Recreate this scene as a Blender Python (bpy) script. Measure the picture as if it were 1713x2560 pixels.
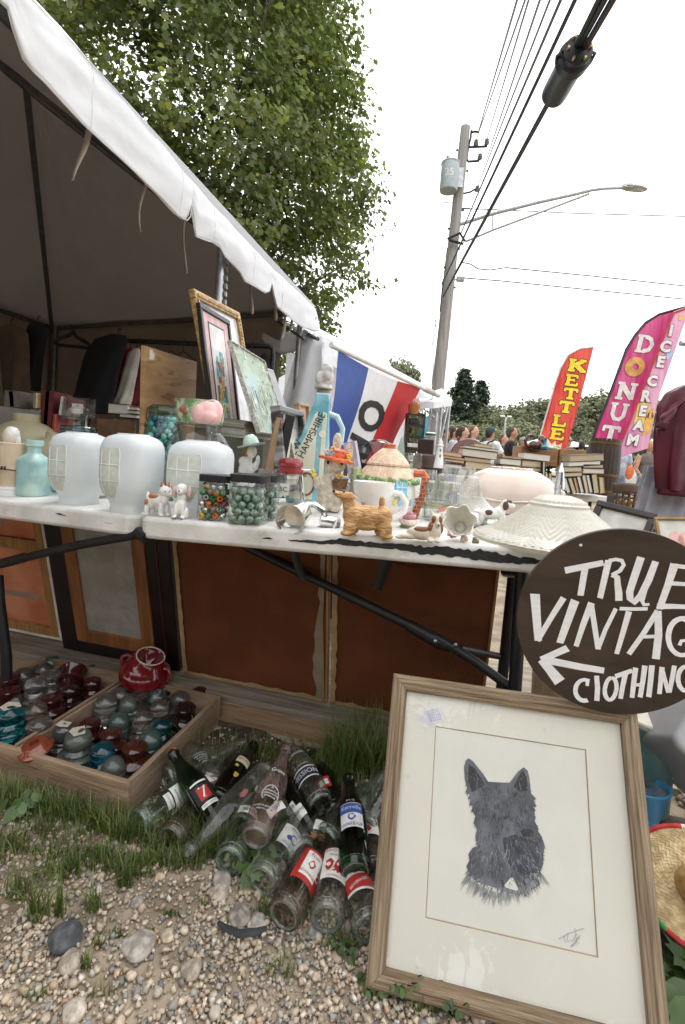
import bpy,math,random
import numpy as np
from mathutils import Vector,Matrix,noise as mnoise
for _o in list(bpy.data.objects): bpy.data.objects.remove(_o)
S=bpy.context.scene
COL=S.collection
R=math.radians
rnd=random.Random(7)
# ------------------------------------------------------------------ camera
F,CX,CY,PITCH,ROLL,EYE=1170.0,856.5,1200.0,R(3.1),R(4.3),0.93
cd=bpy.data.cameras.new('camera');cam=bpy.data.objects.new('camera',cd);COL.objects.link(cam)
_r=Vector((math.cos(ROLL),math.sin(ROLL)*math.sin(PITCH),math.sin(ROLL)*math.cos(PITCH)))
_u=Vector((-math.sin(ROLL),math.cos(ROLL)*math.sin(PITCH),math.cos(ROLL)*math.cos(PITCH)))
_f=Vector((0,math.cos(PITCH),-math.sin(PITCH)))
cam.matrix_world=Matrix(((_r.x,_u.x,-_f.x,0),(_r.y,_u.y,-_f.y,0),(_r.z,_u.z,-_f.z,EYE),(0,0,0,1)))
cd.sensor_fit='VERTICAL';cd.sensor_height=36;cd.lens=36*F/2560
cd.shift_y=-(1280-CY)/2560;cd.clip_start=0.05;cd.clip_end=2000
S.camera=cam
# ------------------------------------------------------------------ light: bright overcast day
SUN_EL,SUN_AZ=R(62),R(25)
w=bpy.data.worlds.new('World');S.world=w;w.use_nodes=True
nt=w.node_tree;nt.nodes.clear()
_out=nt.nodes.new('ShaderNodeOutputWorld');_bg=nt.nodes.new('ShaderNodeBackground');_bg.inputs['Strength'].default_value=0.12
_sky=nt.nodes.new('ShaderNodeTexSky');_sky.sky_type='NISHITA';_sky.sun_disc=False
_sky.sun_elevation=SUN_EL;_sky.sun_rotation=SUN_AZ
_tc=nt.nodes.new('ShaderNodeTexCoord');_mp=nt.nodes.new('ShaderNodeMapping');_mp.inputs['Scale'].default_value=(1.2,1.2,5)
_nz=nt.nodes.new('ShaderNodeTexNoise');_nz.inputs['Scale'].default_value=1.6;_nz.inputs['Detail'].default_value=6
_cr=nt.nodes.new('ShaderNodeValToRGB');_cr.color_ramp.elements[0].position=.3;_cr.color_ramp.elements[1].position=.62
_cr.color_ramp.elements[0].color=(10.2,10.4,10.7,1);_cr.color_ramp.elements[1].color=(11.8,11.8,11.8,1)
_mx=nt.nodes.new('ShaderNodeMixRGB');_mx.inputs['Fac'].default_value=.94
L=nt.links.new
L(_tc.outputs['Generated'],_mp.inputs['Vector']);L(_mp.outputs[0],_nz.inputs['Vector']);L(_nz.outputs['Fac'],_cr.inputs['Fac'])
L(_sky.outputs[0],_mx.inputs['Color1']);L(_cr.outputs[0],_mx.inputs['Color2']);L(_mx.outputs[0],_bg.inputs['Color']);L(_bg.outputs[0],_out.inputs['Surface'])
sl=bpy.data.lights.new('sun','SUN');sun=bpy.data.objects.new('sun',sl);COL.objects.link(sun)
sl.energy=.9;sl.angle=R(20);sl.color=(1,.97,.92)
sun.rotation_euler=(R(90)-SUN_EL,0,R(180)-SUN_AZ)   # high behind the stall, veiled by cloud
S.view_settings.view_transform='Standard';S.view_settings.look='None';S.view_settings.gamma=1
S.view_settings.exposure=0.85
S.cycles.max_bounces=12;S.cycles.transparent_max_bounces=24;S.cycles.use_denoising=True
S.cycles.caustics_reflective=False;S.cycles.caustics_refractive=False
# ------------------------------------------------------------------ layout helpers: a photo pixel to a point on a real plane
def ray(px,py):
 u=float((px-CX)/F);v=float(-(py-CY)/F)
 return _f + u*_r + v*_u
O0=Vector((0,0,EYE))
def G(px,py,z=0.0):                       # on the ground, or a level z above it
 d=ray(px,py);return O0 + d*((z-EYE)/d.z)
def T(px,py,dz=0.0):                      # on the table tops (they tip by a degree)
 d=ray(px,py);t=(.74+dz-EYE)/(d.z-.0215*d.x);return O0 + d*t
def D(px,py,Y):                           # at distance Y
 d=ray(px,py);return O0 + d*float(Y/d.y)
def PL(px,py,p0,n):                      # on any plane
 d=ray(px,py);return O0 + d*((p0-O0).dot(n)/d.dot(n))
def mpp(P): return (P-O0).dot(_f)/F         # metres per photo pixel at P
def onT(px,py,rpx=0):                     # base centre of a thing whose front foot is at the pixel
 P=T(px,py);P=bk_(P,rpx*mpp(P));return P,mpp(P)
def bk_(P,d):                              # farther back along the line of sight, staying on the table top
 q=P-O0;P=P+Vector((q.x/q.y*d,d,0));P.z=.74+.0215*P.x;return P
# ------------------------------------------------------------------ objects
def tag(o,label=None,cat=None,group=None,kind=None):
 for k,v in (('label',label),('category',cat),('group',group),('kind',kind)):
  if v: o[k]=v
 return o
def thing(name,label,cat,loc=(0,0,0),rot=(0,0,0),group=None):
 o=bpy.data.objects.new(name,None);COL.objects.link(o);o.location=loc;o.rotation_euler=rot
 o.empty_display_size=.05
 return tag(o,label,cat,group)
def copy_tree(o,parent=None):
 c=o.copy();COL.objects.link(c)
 if parent: c.parent=parent
 for ch in list(o.children): copy_tree(ch,c)
 return c
_txt={}
def text_geo(s,bold=0):
 key=(s,bold)
 if key not in _txt:
  cu=bpy.data.curves.new('t','FONT');cu.body=s;cu.align_x='CENTER';cu.align_y='CENTER';cu.resolution_u=3;cu.offset=bold
  ob=bpy.data.objects.new('t',cu);COL.objects.link(ob)
  dg=bpy.context.evaluated_depsgraph_get();me=bpy.data.meshes.new_from_object(ob.evaluated_get(dg))
  _txt[key]=([v.co.copy() for v in me.vertices],[tuple(p.vertices) for p in me.polygons])
  bpy.data.objects.remove(ob);bpy.data.curves.remove(cu);bpy.data.meshes.remove(me)
 return _txt[key]
class MB:
 def __init__(s): s.v=[];s.f=[];s.mi=[];s.k=0;s.m=None
 def raw(s,vs,fs,m=None):
  n=len(s.v);M=s.m if m is None else (m if s.m is None else s.m @ m)
  for p in vs:
   p=Vector(p);s.v.append(M @ p if M is not None else p)
  for f in fs: s.f.append(tuple(i+n for i in f));s.mi.append(s.k)
  return s
 def box(s,c,d,m=None):
  x,y,z=c;a,b,e=d[0]/2,d[1]/2,d[2]/2
  vs=[(x+i*a,y+j*b,z+k*e) for k in (-1,1) for j in (-1,1) for i in (-1,1)]
  return s.raw(vs,[(0,2,3,1),(4,5,7,6),(0,1,5,4),(2,6,7,3),(0,4,6,2),(1,3,7,5)],m)
 def lathe(s,prof,n=24,m=None,sx=1,sy=1,cap=True):
  vs=[];fs=[]
  for r,z in prof:
   for i in range(n):
    a=2*math.pi*i/n;vs.append((r*sx*math.cos(a),r*sy*math.sin(a),z))
  for j in range(len(prof)-1):
   for i in range(n):
    k=(i+1) % n;fs.append((j*n+i,j*n+k,(j+1)*n+k,(j+1)*n+i))
  if cap:
   if prof[0][0] > 1e-5: fs.append(tuple(range(n))[::-1])
   if prof[-1][0] > 1e-5: fs.append(tuple((len(prof)-1)*n+i for i in range(n)))
  return s.raw(vs,fs,m)
 def tube(s,pts,r,n=8,m=None,cap=True,closed=False,flat=1.0):
  pts=[Vector(p) for p in pts];N=len(pts);rs=r if isinstance(r,(list,tuple)) else [r]*N
  vs=[];fs=[];up=None
  for i,p in enumerate(pts):
   if closed: t=pts[(i+1) % N]-pts[i-1]
   else: t=pts[min(i+1,N-1)]-pts[max(i-1,0)]
   t=t.normalized() if t.length > 1e-9 else Vector((0,0,1))
   if up is None:
    up=Vector((0,0,1)) if abs(t.z) < .9 else Vector((0,1,0))
   a=t.cross(up);a=a.normalized() if a.length > 1e-6 else Vector((1,0,0));b=a.cross(t).normalized();up=b
   for k in range(n):
    q=2*math.pi*k/n;vs.append(p + a*(rs[i]*math.cos(q)) + b*(rs[i]*math.sin(q)*flat))
  for j in range(N if closed else N-1):
   for k in range(n):
    l=(k+1) % n;j2=(j+1) % N;fs.append((j*n+k,j2*n+k,j2*n+l,j*n+l))
  if cap and not closed: fs.append(tuple(range(n)));fs.append(tuple((N-1)*n+k for k in range(n))[::-1])
  return s.raw(vs,fs,m)
 def prism(s,poly,z0,z1,m=None):          # polygon in local xy, extruded along local z
  n=len(poly);vs=[(x,y,z0) for x,y in poly]+[(x,y,z1) for x,y in poly]
  ar=sum(poly[i][0]*poly[(i+1) % n][1]-poly[(i+1) % n][0]*poly[i][1] for i in range(n))
  f0=tuple(range(n));f1=tuple(range(n,2*n));sd=[(i,(i+1) % n,n+(i+1) % n,n+i) for i in range(n)]
  if ar > 0: fs=[f0[::-1],f1]+sd
  else: fs=[f0,f1[::-1]]+[q[::-1] for q in sd]
  return s.raw(vs,fs,m)
 def ell(s,c,r,n=16,k=10,m=None):
  if not isinstance(r,(tuple,list)): r=(r,r,r)
  pr=[(math.sin(math.pi*j/k),-math.cos(math.pi*j/k)) for j in range(k+1)];pr[0]=(0,-1);pr[-1]=(0,1)
  M=Matrix.Translation(Vector(c)) @ Matrix.Diagonal((r[0],r[1],r[2],1));M=M if m is None else m @ M
  vs=[(0,0,-1)]+[(a*math.cos(2*math.pi*i/n),a*math.sin(2*math.pi*i/n),z) for a,z in pr[1:-1] for i in range(n)]+[(0,0,1)]
  fs=[(0,1+(i+1) % n,1+i) for i in range(n)]
  for j in range(k-2):
   for i in range(n): fs.append((1+j*n+i,1+j*n+(i+1) % n,1+(j+1)*n+(i+1) % n,1+(j+1)*n+i))
  e=len(vs)-1;b=1+(k-2)*n;fs += [(b+i,b+(i+1) % n,e) for i in range(n)]
  return s.raw(vs,fs,M)
 def sheet(s,fn,nu,nv,m=None):            # fn(u,v) -> point
  vs=[fn(i/nu,j/nv) for j in range(nv+1) for i in range(nu+1)]
  return s.raw(vs,[(j*(nu+1)+i,j*(nu+1)+i+1,(j+1)*(nu+1)+i+1,(j+1)*(nu+1)+i) for j in range(nv) for i in range(nu)],m)
 def poly(s,pts,m=None): return s.raw(pts,[tuple(range(len(pts)))],m)
 def text(s,t,size,m=None,bend=None,sx=1):   # bend = radius: wraps round local z
  vs,fs=text_geo(t);o=[]
  for p in vs:
   x,y=p.x*size*sx,p.y*size
   o.append((bend*math.sin(x/bend),-bend*math.cos(x/bend),y) if bend else (x,y,0))
  return s.raw(o,fs,m)
 def build(s,name,mat,parent=None,smooth=35,bevel=0,seg=2,sub=0,loc=None,rot=None,solid=0,remesh=0,soft=0):
  me=bpy.data.meshes.new(name);me.from_pydata([tuple(p) for p in s.v],[],s.f);me.validate(verbose=False)
  ms=mat if isinstance(mat,(list,tuple)) else [mat]
  for q in ms: me.materials.append(q)
  if len(ms) > 1 and len(me.polygons) == len(s.mi): me.polygons.foreach_set('material_index',s.mi)
  if smooth:
   me.polygons.foreach_set('use_smooth',[True]*len(me.polygons))
   if smooth < 180: me.set_sharp_from_angle(angle=R(smooth))
  me.update()
  o=bpy.data.objects.new(name,me);COL.objects.link(o)
  if parent is not None: o.parent=parent
  if loc is not None: o.location=loc
  if rot is not None: o.rotation_euler=rot
  if solid:
   q=o.modifiers.new('solid','SOLIDIFY');q.thickness=solid;q.offset=0
  if remesh:
   q=o.modifiers.new('remesh','REMESH');q.mode='VOXEL';q.voxel_size=remesh;q.use_smooth_shade=True
   q=o.modifiers.new('smooth','SMOOTH');q.iterations=soft or 2;q.factor=.5
  if bevel:
   q=o.modifiers.new('bevel','BEVEL');q.width=bevel;q.segments=seg;q.limit_method='ANGLE';q.angle_limit=R(40)
  if sub:
   q=o.modifiers.new('sub','SUBSURF');q.levels=sub;q.render_levels=sub
  return o
def np_mesh(name,V,faces,mat,parent=None,tone=None,smooth=False,label=None,**kw):
 """V (n,3) and faces (m,k) arrays -> one mesh; tone: (n,3) colour attribute"""
 me=bpy.data.meshes.new(name);k=faces.shape[1];m=faces.shape[0]
 me.vertices.add(len(V));me.vertices.foreach_set('co',V.astype(np.float32).ravel())
 me.loops.add(m*k);me.loops.foreach_set('vertex_index',faces.astype(np.int32).ravel())
 me.polygons.add(m);me.polygons.foreach_set('loop_start',np.arange(0,m*k,k,dtype=np.int32))
 me.polygons.foreach_set('loop_total',np.full(m,k,dtype=np.int32))
 me.update(calc_edges=True);me.validate()
 if tone is not None:
  a=me.color_attributes.new('tone','FLOAT_COLOR','POINT')
  a.data.foreach_set('color',np.concatenate([tone,np.ones((len(tone),1))],1).astype(np.float32).ravel())
 if smooth: me.polygons.foreach_set('use_smooth',[True]*m)
 me.materials.append(mat);o=bpy.data.objects.new(name,me);COL.objects.link(o)
 if parent is not None: o.parent=parent
 return o
def X(loc,ax=None,up=None,rz=0):           # a frame: local x along ax, local z near up
 if ax is None: return Matrix.Translation(Vector(loc)) @ Matrix.Rotation(rz,4,'Z')
 a=Vector(ax).normalized();u=Vector(up) if up is not None else Vector((0,0,1))
 b=u.cross(a).normalized();c=a.cross(b)
 return Matrix(((a.x,b.x,c.x,loc[0]),(a.y,b.y,c.y,loc[1]),(a.z,b.z,c.z,loc[2]),(0,0,0,1)))
def RZ(a): return Matrix.Rotation(R(a),4,'Z')
def RX(a): return Matrix.Rotation(R(a),4,'X')
def RY(a): return Matrix.Rotation(R(a),4,'Y')
def TR(*p): return Matrix.Translation(Vector(p))
# ------------------------------------------------------------------ materials
_m={}
def pm(name,col,rough=.6,metal=0,var=.12,scale=14,col2=None,lo=.42,hi=.62,stretch=None,bump=0,bscale=None,coat=0,trans=0,ior=1.45,
       attr=False,spec=.5,detail=4,sss=0,sheen=0,grime=None,gscale=6,glo=.55,ghi=.75,random=0):
 if name in _m: return _m[name]
 m=bpy.data.materials.new(name);m.use_nodes=True;n=m.node_tree;b=n.nodes['Principled BSDF'];l=n.links.new
 b.inputs['Roughness'].default_value=rough;b.inputs['Metallic'].default_value=metal;b.inputs['Specular IOR Level'].default_value=spec
 b.inputs['Coat Weight'].default_value=coat;b.inputs['Coat Roughness'].default_value=.05
 b.inputs['Transmission Weight'].default_value=trans;b.inputs['IOR'].default_value=ior
 if sss: b.inputs['Subsurface Weight'].default_value=sss;b.inputs['Subsurface Radius'].default_value=(.02,.015,.01)
 tc=n.nodes.new('ShaderNodeTexCoord');mp=n.nodes.new('ShaderNodeMapping');l(tc.outputs['Object'],mp.inputs['Vector'])
 if stretch: mp.inputs['Scale'].default_value=stretch
 def noise(sc,det=detail,dist=0):
  q=n.nodes.new('ShaderNodeTexNoise');q.inputs['Scale'].default_value=sc;q.inputs['Detail'].default_value=det;q.inputs['Distortion'].default_value=dist
  l(mp.outputs[0],q.inputs['Vector']);return q
 nz=noise(scale,dist=.6 if stretch else 0);rp=n.nodes.new('ShaderNodeValToRGB');l(nz.outputs['Fac'],rp.inputs['Fac'])
 e=rp.color_ramp.elements;e[0].position=lo;e[1].position=hi
 c1=[min(1,x*(1-var)) for x in col];c2=[min(1,x*(1+var)) for x in col] if col2 is None else col2
 e[0].color=(*c1,1);e[1].color=(*c2,1);outc=rp.outputs[0]
 if attr:
  at=n.nodes.new('ShaderNodeVertexColor');at.layer_name='tone';mx=n.nodes.new('ShaderNodeMixRGB');mx.blend_type='MULTIPLY';mx.inputs['Fac'].default_value=1
  l(at.outputs[0],mx.inputs['Color1']);l(outc,mx.inputs['Color2']);outc=mx.outputs[0]
 if random:
  oi=n.nodes.new('ShaderNodeObjectInfo');hv=n.nodes.new('ShaderNodeHueSaturation');ma=n.nodes.new('ShaderNodeMapRange')
  ma.inputs['To Min'].default_value=1-random;ma.inputs['To Max'].default_value=1+random;l(oi.outputs['Random'],ma.inputs['Value'])
  l(ma.outputs[0],hv.inputs['Value']);l(outc,hv.inputs['Color']);outc=hv.outputs[0]
 if grime:
  gz=noise(gscale,8);gr=n.nodes.new('ShaderNodeValToRGB');gr.color_ramp.elements[0].position=glo;gr.color_ramp.elements[1].position=ghi
  l(gz.outputs['Fac'],gr.inputs['Fac']);mx=n.nodes.new('ShaderNodeMixRGB');l(gr.outputs[0],mx.inputs['Fac']);l(outc,mx.inputs['Color1'])
  mx.inputs['Color2'].default_value=(*grime,1);outc=mx.outputs[0]
 l(outc,b.inputs['Base Color'])
 if bump:
  bz=noise(bscale or scale*3,5);bp=n.nodes.new('ShaderNodeBump');bp.inputs['Strength'].default_value=bump;bp.inputs['Distance'].default_value=.01
  l(bz.outputs['Fac'],bp.inputs['Height']);l(bp.outputs[0],b.inputs['Normal'])
 _m[name]=m;return m
def cloth_t(name,col,fac,tcol=None,rough=.5,scale=4,var=.04,bump=.25,bscale=9):
 """woven or coated cloth that lets some light through"""
 m=pm(name,col,rough=rough,var=var,scale=scale,bump=bump,bscale=bscale);n=m.node_tree;l=n.links.new;b=n.nodes['Principled BSDF'];o=n.nodes['Material Output']
 t=n.nodes.new('ShaderNodeBsdfTranslucent');t.inputs['Color'].default_value=(*(tcol or col),1);s=n.nodes.new('ShaderNodeMixShader');s.inputs['Fac'].default_value=fac
 l(b.outputs[0],s.inputs[1]);l(t.outputs[0],s.inputs[2]);l(s.outputs[0],o.inputs['Surface']);return m
def thin(name,tint,edge,rough=.04,edge_p=3.5,dust=0.0,dustc=(.5,.48,.44)):
 """thin-walled glass: lets light straight through, tinted, denser where seen edge on, with a mirror-like skin"""
 if name in _m: return _m[name]
 m=bpy.data.materials.new(name);m.use_nodes=True;n=m.node_tree;n.nodes.clear();l=n.links.new
 o=n.nodes.new('ShaderNodeOutputMaterial');tr=n.nodes.new('ShaderNodeBsdfTransparent');gl=n.nodes.new('ShaderNodeBsdfGlossy');gl.inputs['Roughness'].default_value=rough
 lw=n.nodes.new('ShaderNodeLayerWeight');lw.inputs['Blend'].default_value=.5
 def pw(e,k,b):
  a=n.nodes.new('ShaderNodeMath');a.operation='POWER';a.inputs[1].default_value=e;l(lw.outputs['Facing'],a.inputs[0])
  c=n.nodes.new('ShaderNodeMath');c.operation='MULTIPLY_ADD';c.inputs[1].default_value=k;c.inputs[2].default_value=b;l(a.outputs[0],c.inputs[0]);return c
 mc=n.nodes.new('ShaderNodeMixRGB');mc.inputs['Color1'].default_value=(*tint,1);mc.inputs['Color2'].default_value=(*edge,1);l(pw(edge_p,1,0).outputs[0],mc.inputs['Fac']);l(mc.outputs[0],tr.inputs['Color'])
 fr=pw(4,.8,.05)
 ms=n.nodes.new('ShaderNodeMixShader');l(fr.outputs[0],ms.inputs['Fac']);l(tr.outputs[0],ms.inputs[1]);l(gl.outputs[0],ms.inputs[2]);last=ms.outputs[0]
 if dust:
  tc=n.nodes.new('ShaderNodeTexCoord');nz=n.nodes.new('ShaderNodeTexNoise');nz.inputs['Scale'].default_value=18;nz.inputs['Detail'].default_value=6;l(tc.outputs['Object'],nz.inputs['Vector'])
  mr=n.nodes.new('ShaderNodeMapRange');mr.inputs['From Min'].default_value=.35;mr.inputs['From Max'].default_value=.7;mr.inputs['To Max'].default_value=dust*2;l(nz.outputs['Fac'],mr.inputs['Value'])
  df=n.nodes.new('ShaderNodeBsdfDiffuse');df.inputs['Color'].default_value=(*dustc,1);m2=n.nodes.new('ShaderNodeMixShader')
  l(mr.outputs[0],m2.inputs['Fac']);l(last,m2.inputs[1]);l(df.outputs[0],m2.inputs[2]);last=m2.outputs[0]
 l(last,o.inputs['Surface']);_m[name]=m;return m
# ================================================================== ground
def leafm(name,c1,c2,c3=None,scale=2.0,trans=.35):
 if name in _m: return _m[name]
 m=bpy.data.materials.new(name);m.use_nodes=True;n=m.node_tree;n.nodes.clear();l=n.links.new
 o=n.nodes.new('ShaderNodeOutputMaterial');d=n.nodes.new('ShaderNodeBsdfDiffuse');t=n.nodes.new('ShaderNodeBsdfTranslucent');g=n.nodes.new('ShaderNodeBsdfGlossy');g.inputs['Roughness'].default_value=.45
 at=n.nodes.new('ShaderNodeVertexColor');at.layer_name='tone'
 tc=n.nodes.new('ShaderNodeTexCoord');nz=n.nodes.new('ShaderNodeTexNoise');nz.inputs['Scale'].default_value=scale;nz.inputs['Detail'].default_value=3;l(tc.outputs['Object'],nz.inputs['Vector'])
 rp=n.nodes.new('ShaderNodeValToRGB');e=rp.color_ramp.elements;e[0].position=.35;e[0].color=(*c1,1);e[1].position=.65;e[1].color=(*c2,1)
 if c3: q=e.new(.8);q.color=(*c3,1)
 l(nz.outputs['Fac'],rp.inputs['Fac']);mx=n.nodes.new('ShaderNodeMixRGB');mx.blend_type='MULTIPLY';mx.inputs['Fac'].default_value=1
 l(at.outputs[0],mx.inputs['Color1']);l(rp.outputs[0],mx.inputs['Color2'])
 oi=n.nodes.new('ShaderNodeObjectInfo');hv=n.nodes.new('ShaderNodeHueSaturation');ma=n.nodes.new('ShaderNodeMapRange');ma.inputs['To Min'].default_value=.75;ma.inputs['To Max'].default_value=1.25
 l(oi.outputs['Random'],ma.inputs['Value']);l(ma.outputs[0],hv.inputs['Value']);l(mx.outputs[0],hv.inputs['Color'])
 l(hv.outputs[0],d.inputs['Color']);l(hv.outputs[0],t.inputs['Color'])
 m1=n.nodes.new('ShaderNodeMixShader');m1.inputs['Fac'].default_value=trans;l(d.outputs[0],m1.inputs[1]);l(t.outputs[0],m1.inputs[2])
 m2=n.nodes.new('ShaderNodeMixShader');m2.inputs['Fac'].default_value=.05;l(m1.outputs[0],m2.inputs[1]);l(g.outputs[0],m2.inputs[2]);l(m2.outputs[0],o.inputs['Surface'])
 _m[name]=m;return m
wood_grey=pm('weathered plank',(.16,.13,.10),rough=.8,col2=(.28,.235,.19),scale=3,stretch=(1.2,14,14),lo=.35,hi=.68,bump=.4,bscale=12,grime=(.07,.055,.045),gscale=5,glo=.58,ghi=.75)
wood_pale=pm('pale board',(.40,.33,.25),rough=.8,col2=(.58,.50,.40),scale=3,stretch=(1.2,16,16),lo=.35,hi=.68,bump=.35,bscale=14)  # paler tone than the grey platform planks
wood_tan=pm('tan pine',(.22,.135,.075),rough=.7,col2=(.36,.24,.14),scale=3,stretch=(1.2,12,12),lo=.35,hi=.7,bump=.3,bscale=12,grime=(.09,.05,.03),gscale=7,glo=.6,ghi=.78)
wood_dark=pm('dark stained wood',(.018,.011,.008),rough=.45,col2=(.035,.02,.014),scale=3,stretch=(1,12,12),bump=.15)
black_m=pm('black painted steel',(.012,.012,.013),rough=.45,var=.3,bump=.05)
black_p=pm('black plastic',(.012,.012,.013),rough=.3,var=.2)
white_p=pm('white plastic',(.78,.77,.74),rough=.5,var=.05)
steel=pm('galvanised steel',(.42,.43,.44),rough=.38,metal=.85,var=.15,scale=9)
chrome=pm('polished metal',(.72,.71,.69),rough=.16,metal=1,var=.1,scale=30)
paper=pm('paper',(.74,.71,.64),rough=.85,var=.06)
# one sheet to the horizon; the near yard is gravelly dirt, farther off it is worn turf
g=MB();g.poly([(-400,-60,0),(400,-60,0),(400,700,0),(-400,700,0)])
gm=pm('gravelly dirt',(.26,.205,.145),rough=.95,col2=(.37,.30,.22),scale=9,bump=.6,bscale=60,grime=(.07,.085,.03),gscale=.8,glo=.52,ghi=.66)
tag(g.build('ground',gm,smooth=0),kind='structure')
rng=np.random.default_rng(5)
# crushed stone
_t=(1+5**.5)/2
CUB=np.array([(x,y,z) for z in (-1,1) for y in (-1,1) for x in (-1,1)])*.62
CUF=np.array([(0,2,3),(0,3,1),(4,5,7),(4,7,6),(0,1,5),(0,5,4),(2,6,7),(2,7,3),(0,4,6),(0,6,2),(1,3,7),(1,7,5)])
ICO=np.array([(-1,_t,0),(1,_t,0),(-1,-_t,0),(1,-_t,0),(0,-1,_t),(0,1,_t),(0,-1,-_t),(0,1,-_t),(_t,0,-1),(_t,0,1),(-_t,0,-1),(-_t,0,1)])/1.902
ICF=np.array([(0,11,5),(0,5,1),(0,1,7),(0,7,10),(0,10,11),(1,5,9),(5,11,4),(11,10,2),(10,7,6),(7,1,8),(3,9,4),(3,4,2),(3,2,6),(3,6,8),(3,8,9),(4,9,5),(2,4,11),(6,2,10),(8,6,7),(9,8,1)])
def gravel(n,x0,x1,y0,y1,rmin,rmax,keep=None,zoff=.002,cube=True):
 P=np.stack([rng.uniform(x0,x1,n),rng.uniform(y0,y1,n)],1)
 if keep is not None: P=P[keep(P)]
 n=len(P);r=rmin+(rmax-rmin)*rng.beta(1.6,3.2,n)
 B_,F_,nv=(CUB,CUF,8) if cube else (ICO,ICF,12)
 V=B_[None]*(1+rng.uniform(-.34,.26,(n,nv,3)))
 V=V*rng.uniform(.62,1.35,(n,1,3))
 A=rng.normal(size=(n,3,3));Q=np.linalg.qr(A)[0]
 V=np.einsum('nij,nkj->nki',Q,V)*r[:,None,None]
 V[:,:,2] *= .8;V[:,:,:2] += P[:,None];V[:,:,2] += (r*rng.uniform(.15,.75,n))[:,None]+zoff
 base=np.array([(.43,.345,.245),(.50,.405,.295),(.37,.30,.215),(.37,.33,.265),(.28,.26,.225),(.55,.455,.34),(.44,.30,.19),(.20,.195,.185),(.60,.53,.45)])
 c=np.array([1.17,1.18,1.22])*base[rng.choice(9,n,p=[.2,.2,.15,.13,.1,.1,.05,.04,.03])]*rng.uniform(.8,1.2,(n,1))
 return V.reshape(-1,3),(F_[None]+nv*np.arange(n)[:,None,None]).reshape(-1,3),np.repeat(c,nv,0)
PF0,PF1=Vector((-1.259,1.748,0)),Vector((.972,1.221,0));PFd=(PF1-PF0).normalized();PFn=Vector((-PFd.y,PFd.x,0))
def not_platform(P):
 d=(P[:,0]-PF0.x)*PFn.x+(P[:,1]-PF0.y)*PFn.y;t=(P[:,0]-PF0.x)*PFd.x+(P[:,1]-PF0.y)*PFd.y
 soil=(d > -.42) & (t > .95) & (t < 2.0) & (rng.random(len(P)) > .16)       # trodden soil, few stones, by the bottles
 turf=(d > -.80+.10*np.sin(P[:,0]*9)) & (P[:,0] < -.22) & (rng.random(len(P)) > .45)
 return ((d < -.03) & ~soil & ~turf) | (t > 2.33)
a=gravel(56000,-1.7,1.0,.42,1.75,.0034,.0082,not_platform);b=gravel(10500,.9,3.2,.2,3.4,.008,.018,not_platform);c=gravel(1500,-1.7,1.0,.42,1.5,.006,.0115,not_platform,cube=False)
d_=gravel(30000,-1.2,.9,.45,1.3,.0012,.0032,not_platform)
V=np.concatenate([a[0],b[0],c[0],d_[0]]);Fc=np.concatenate([a[1],b[1]+len(a[0]),c[1]+len(a[0])+len(b[0]),d_[1]+len(a[0])+len(b[0])+len(c[0])]);Cc=np.concatenate([a[2],b[2],c[2],d_[2]])
stone_m=pm('stone chip',(.9,.9,.9),rough=.85,var=.16,scale=120,attr=True,detail=3)
tag(np_mesh('gravel',V,Fc,stone_m,tone=Cc),kind='stuff')
soil_m=pm('dark garden soil',(.045,.034,.025),rough=.95,col2=(.09,.07,.05),scale=30,bump=.8,bscale=90)
q=MB();e_=lambda t,d: PF0+PFd*t+PFn*d
q.sheet(lambda u,v: e_(.86+1.2*u+.03*math.sin(v*20),-.44+.43*v+.03*math.sin(u*17))+Vector((0,0,.004+.004*abs(mnoise.noise(Vector((u*9,v*5,1)))))),24,10);tag(q.build('soil',soil_m),kind='structure')
soil_w=pm('worn turf soil',(.17,.13,.085),rough=.95,col2=(.27,.215,.145),scale=25,bump=.8,bscale=90)
q=MB();q.sheet(lambda u,v: e_(-.6+1.5*u,-.78+.05*math.sin(u*23)*(1-v)+.5*v)+Vector((0,0,.002+.003*abs(mnoise.noise(Vector((u*12,v*5,4)))))),30,10);tag(q.build('soil',soil_w),kind='structure')
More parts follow.
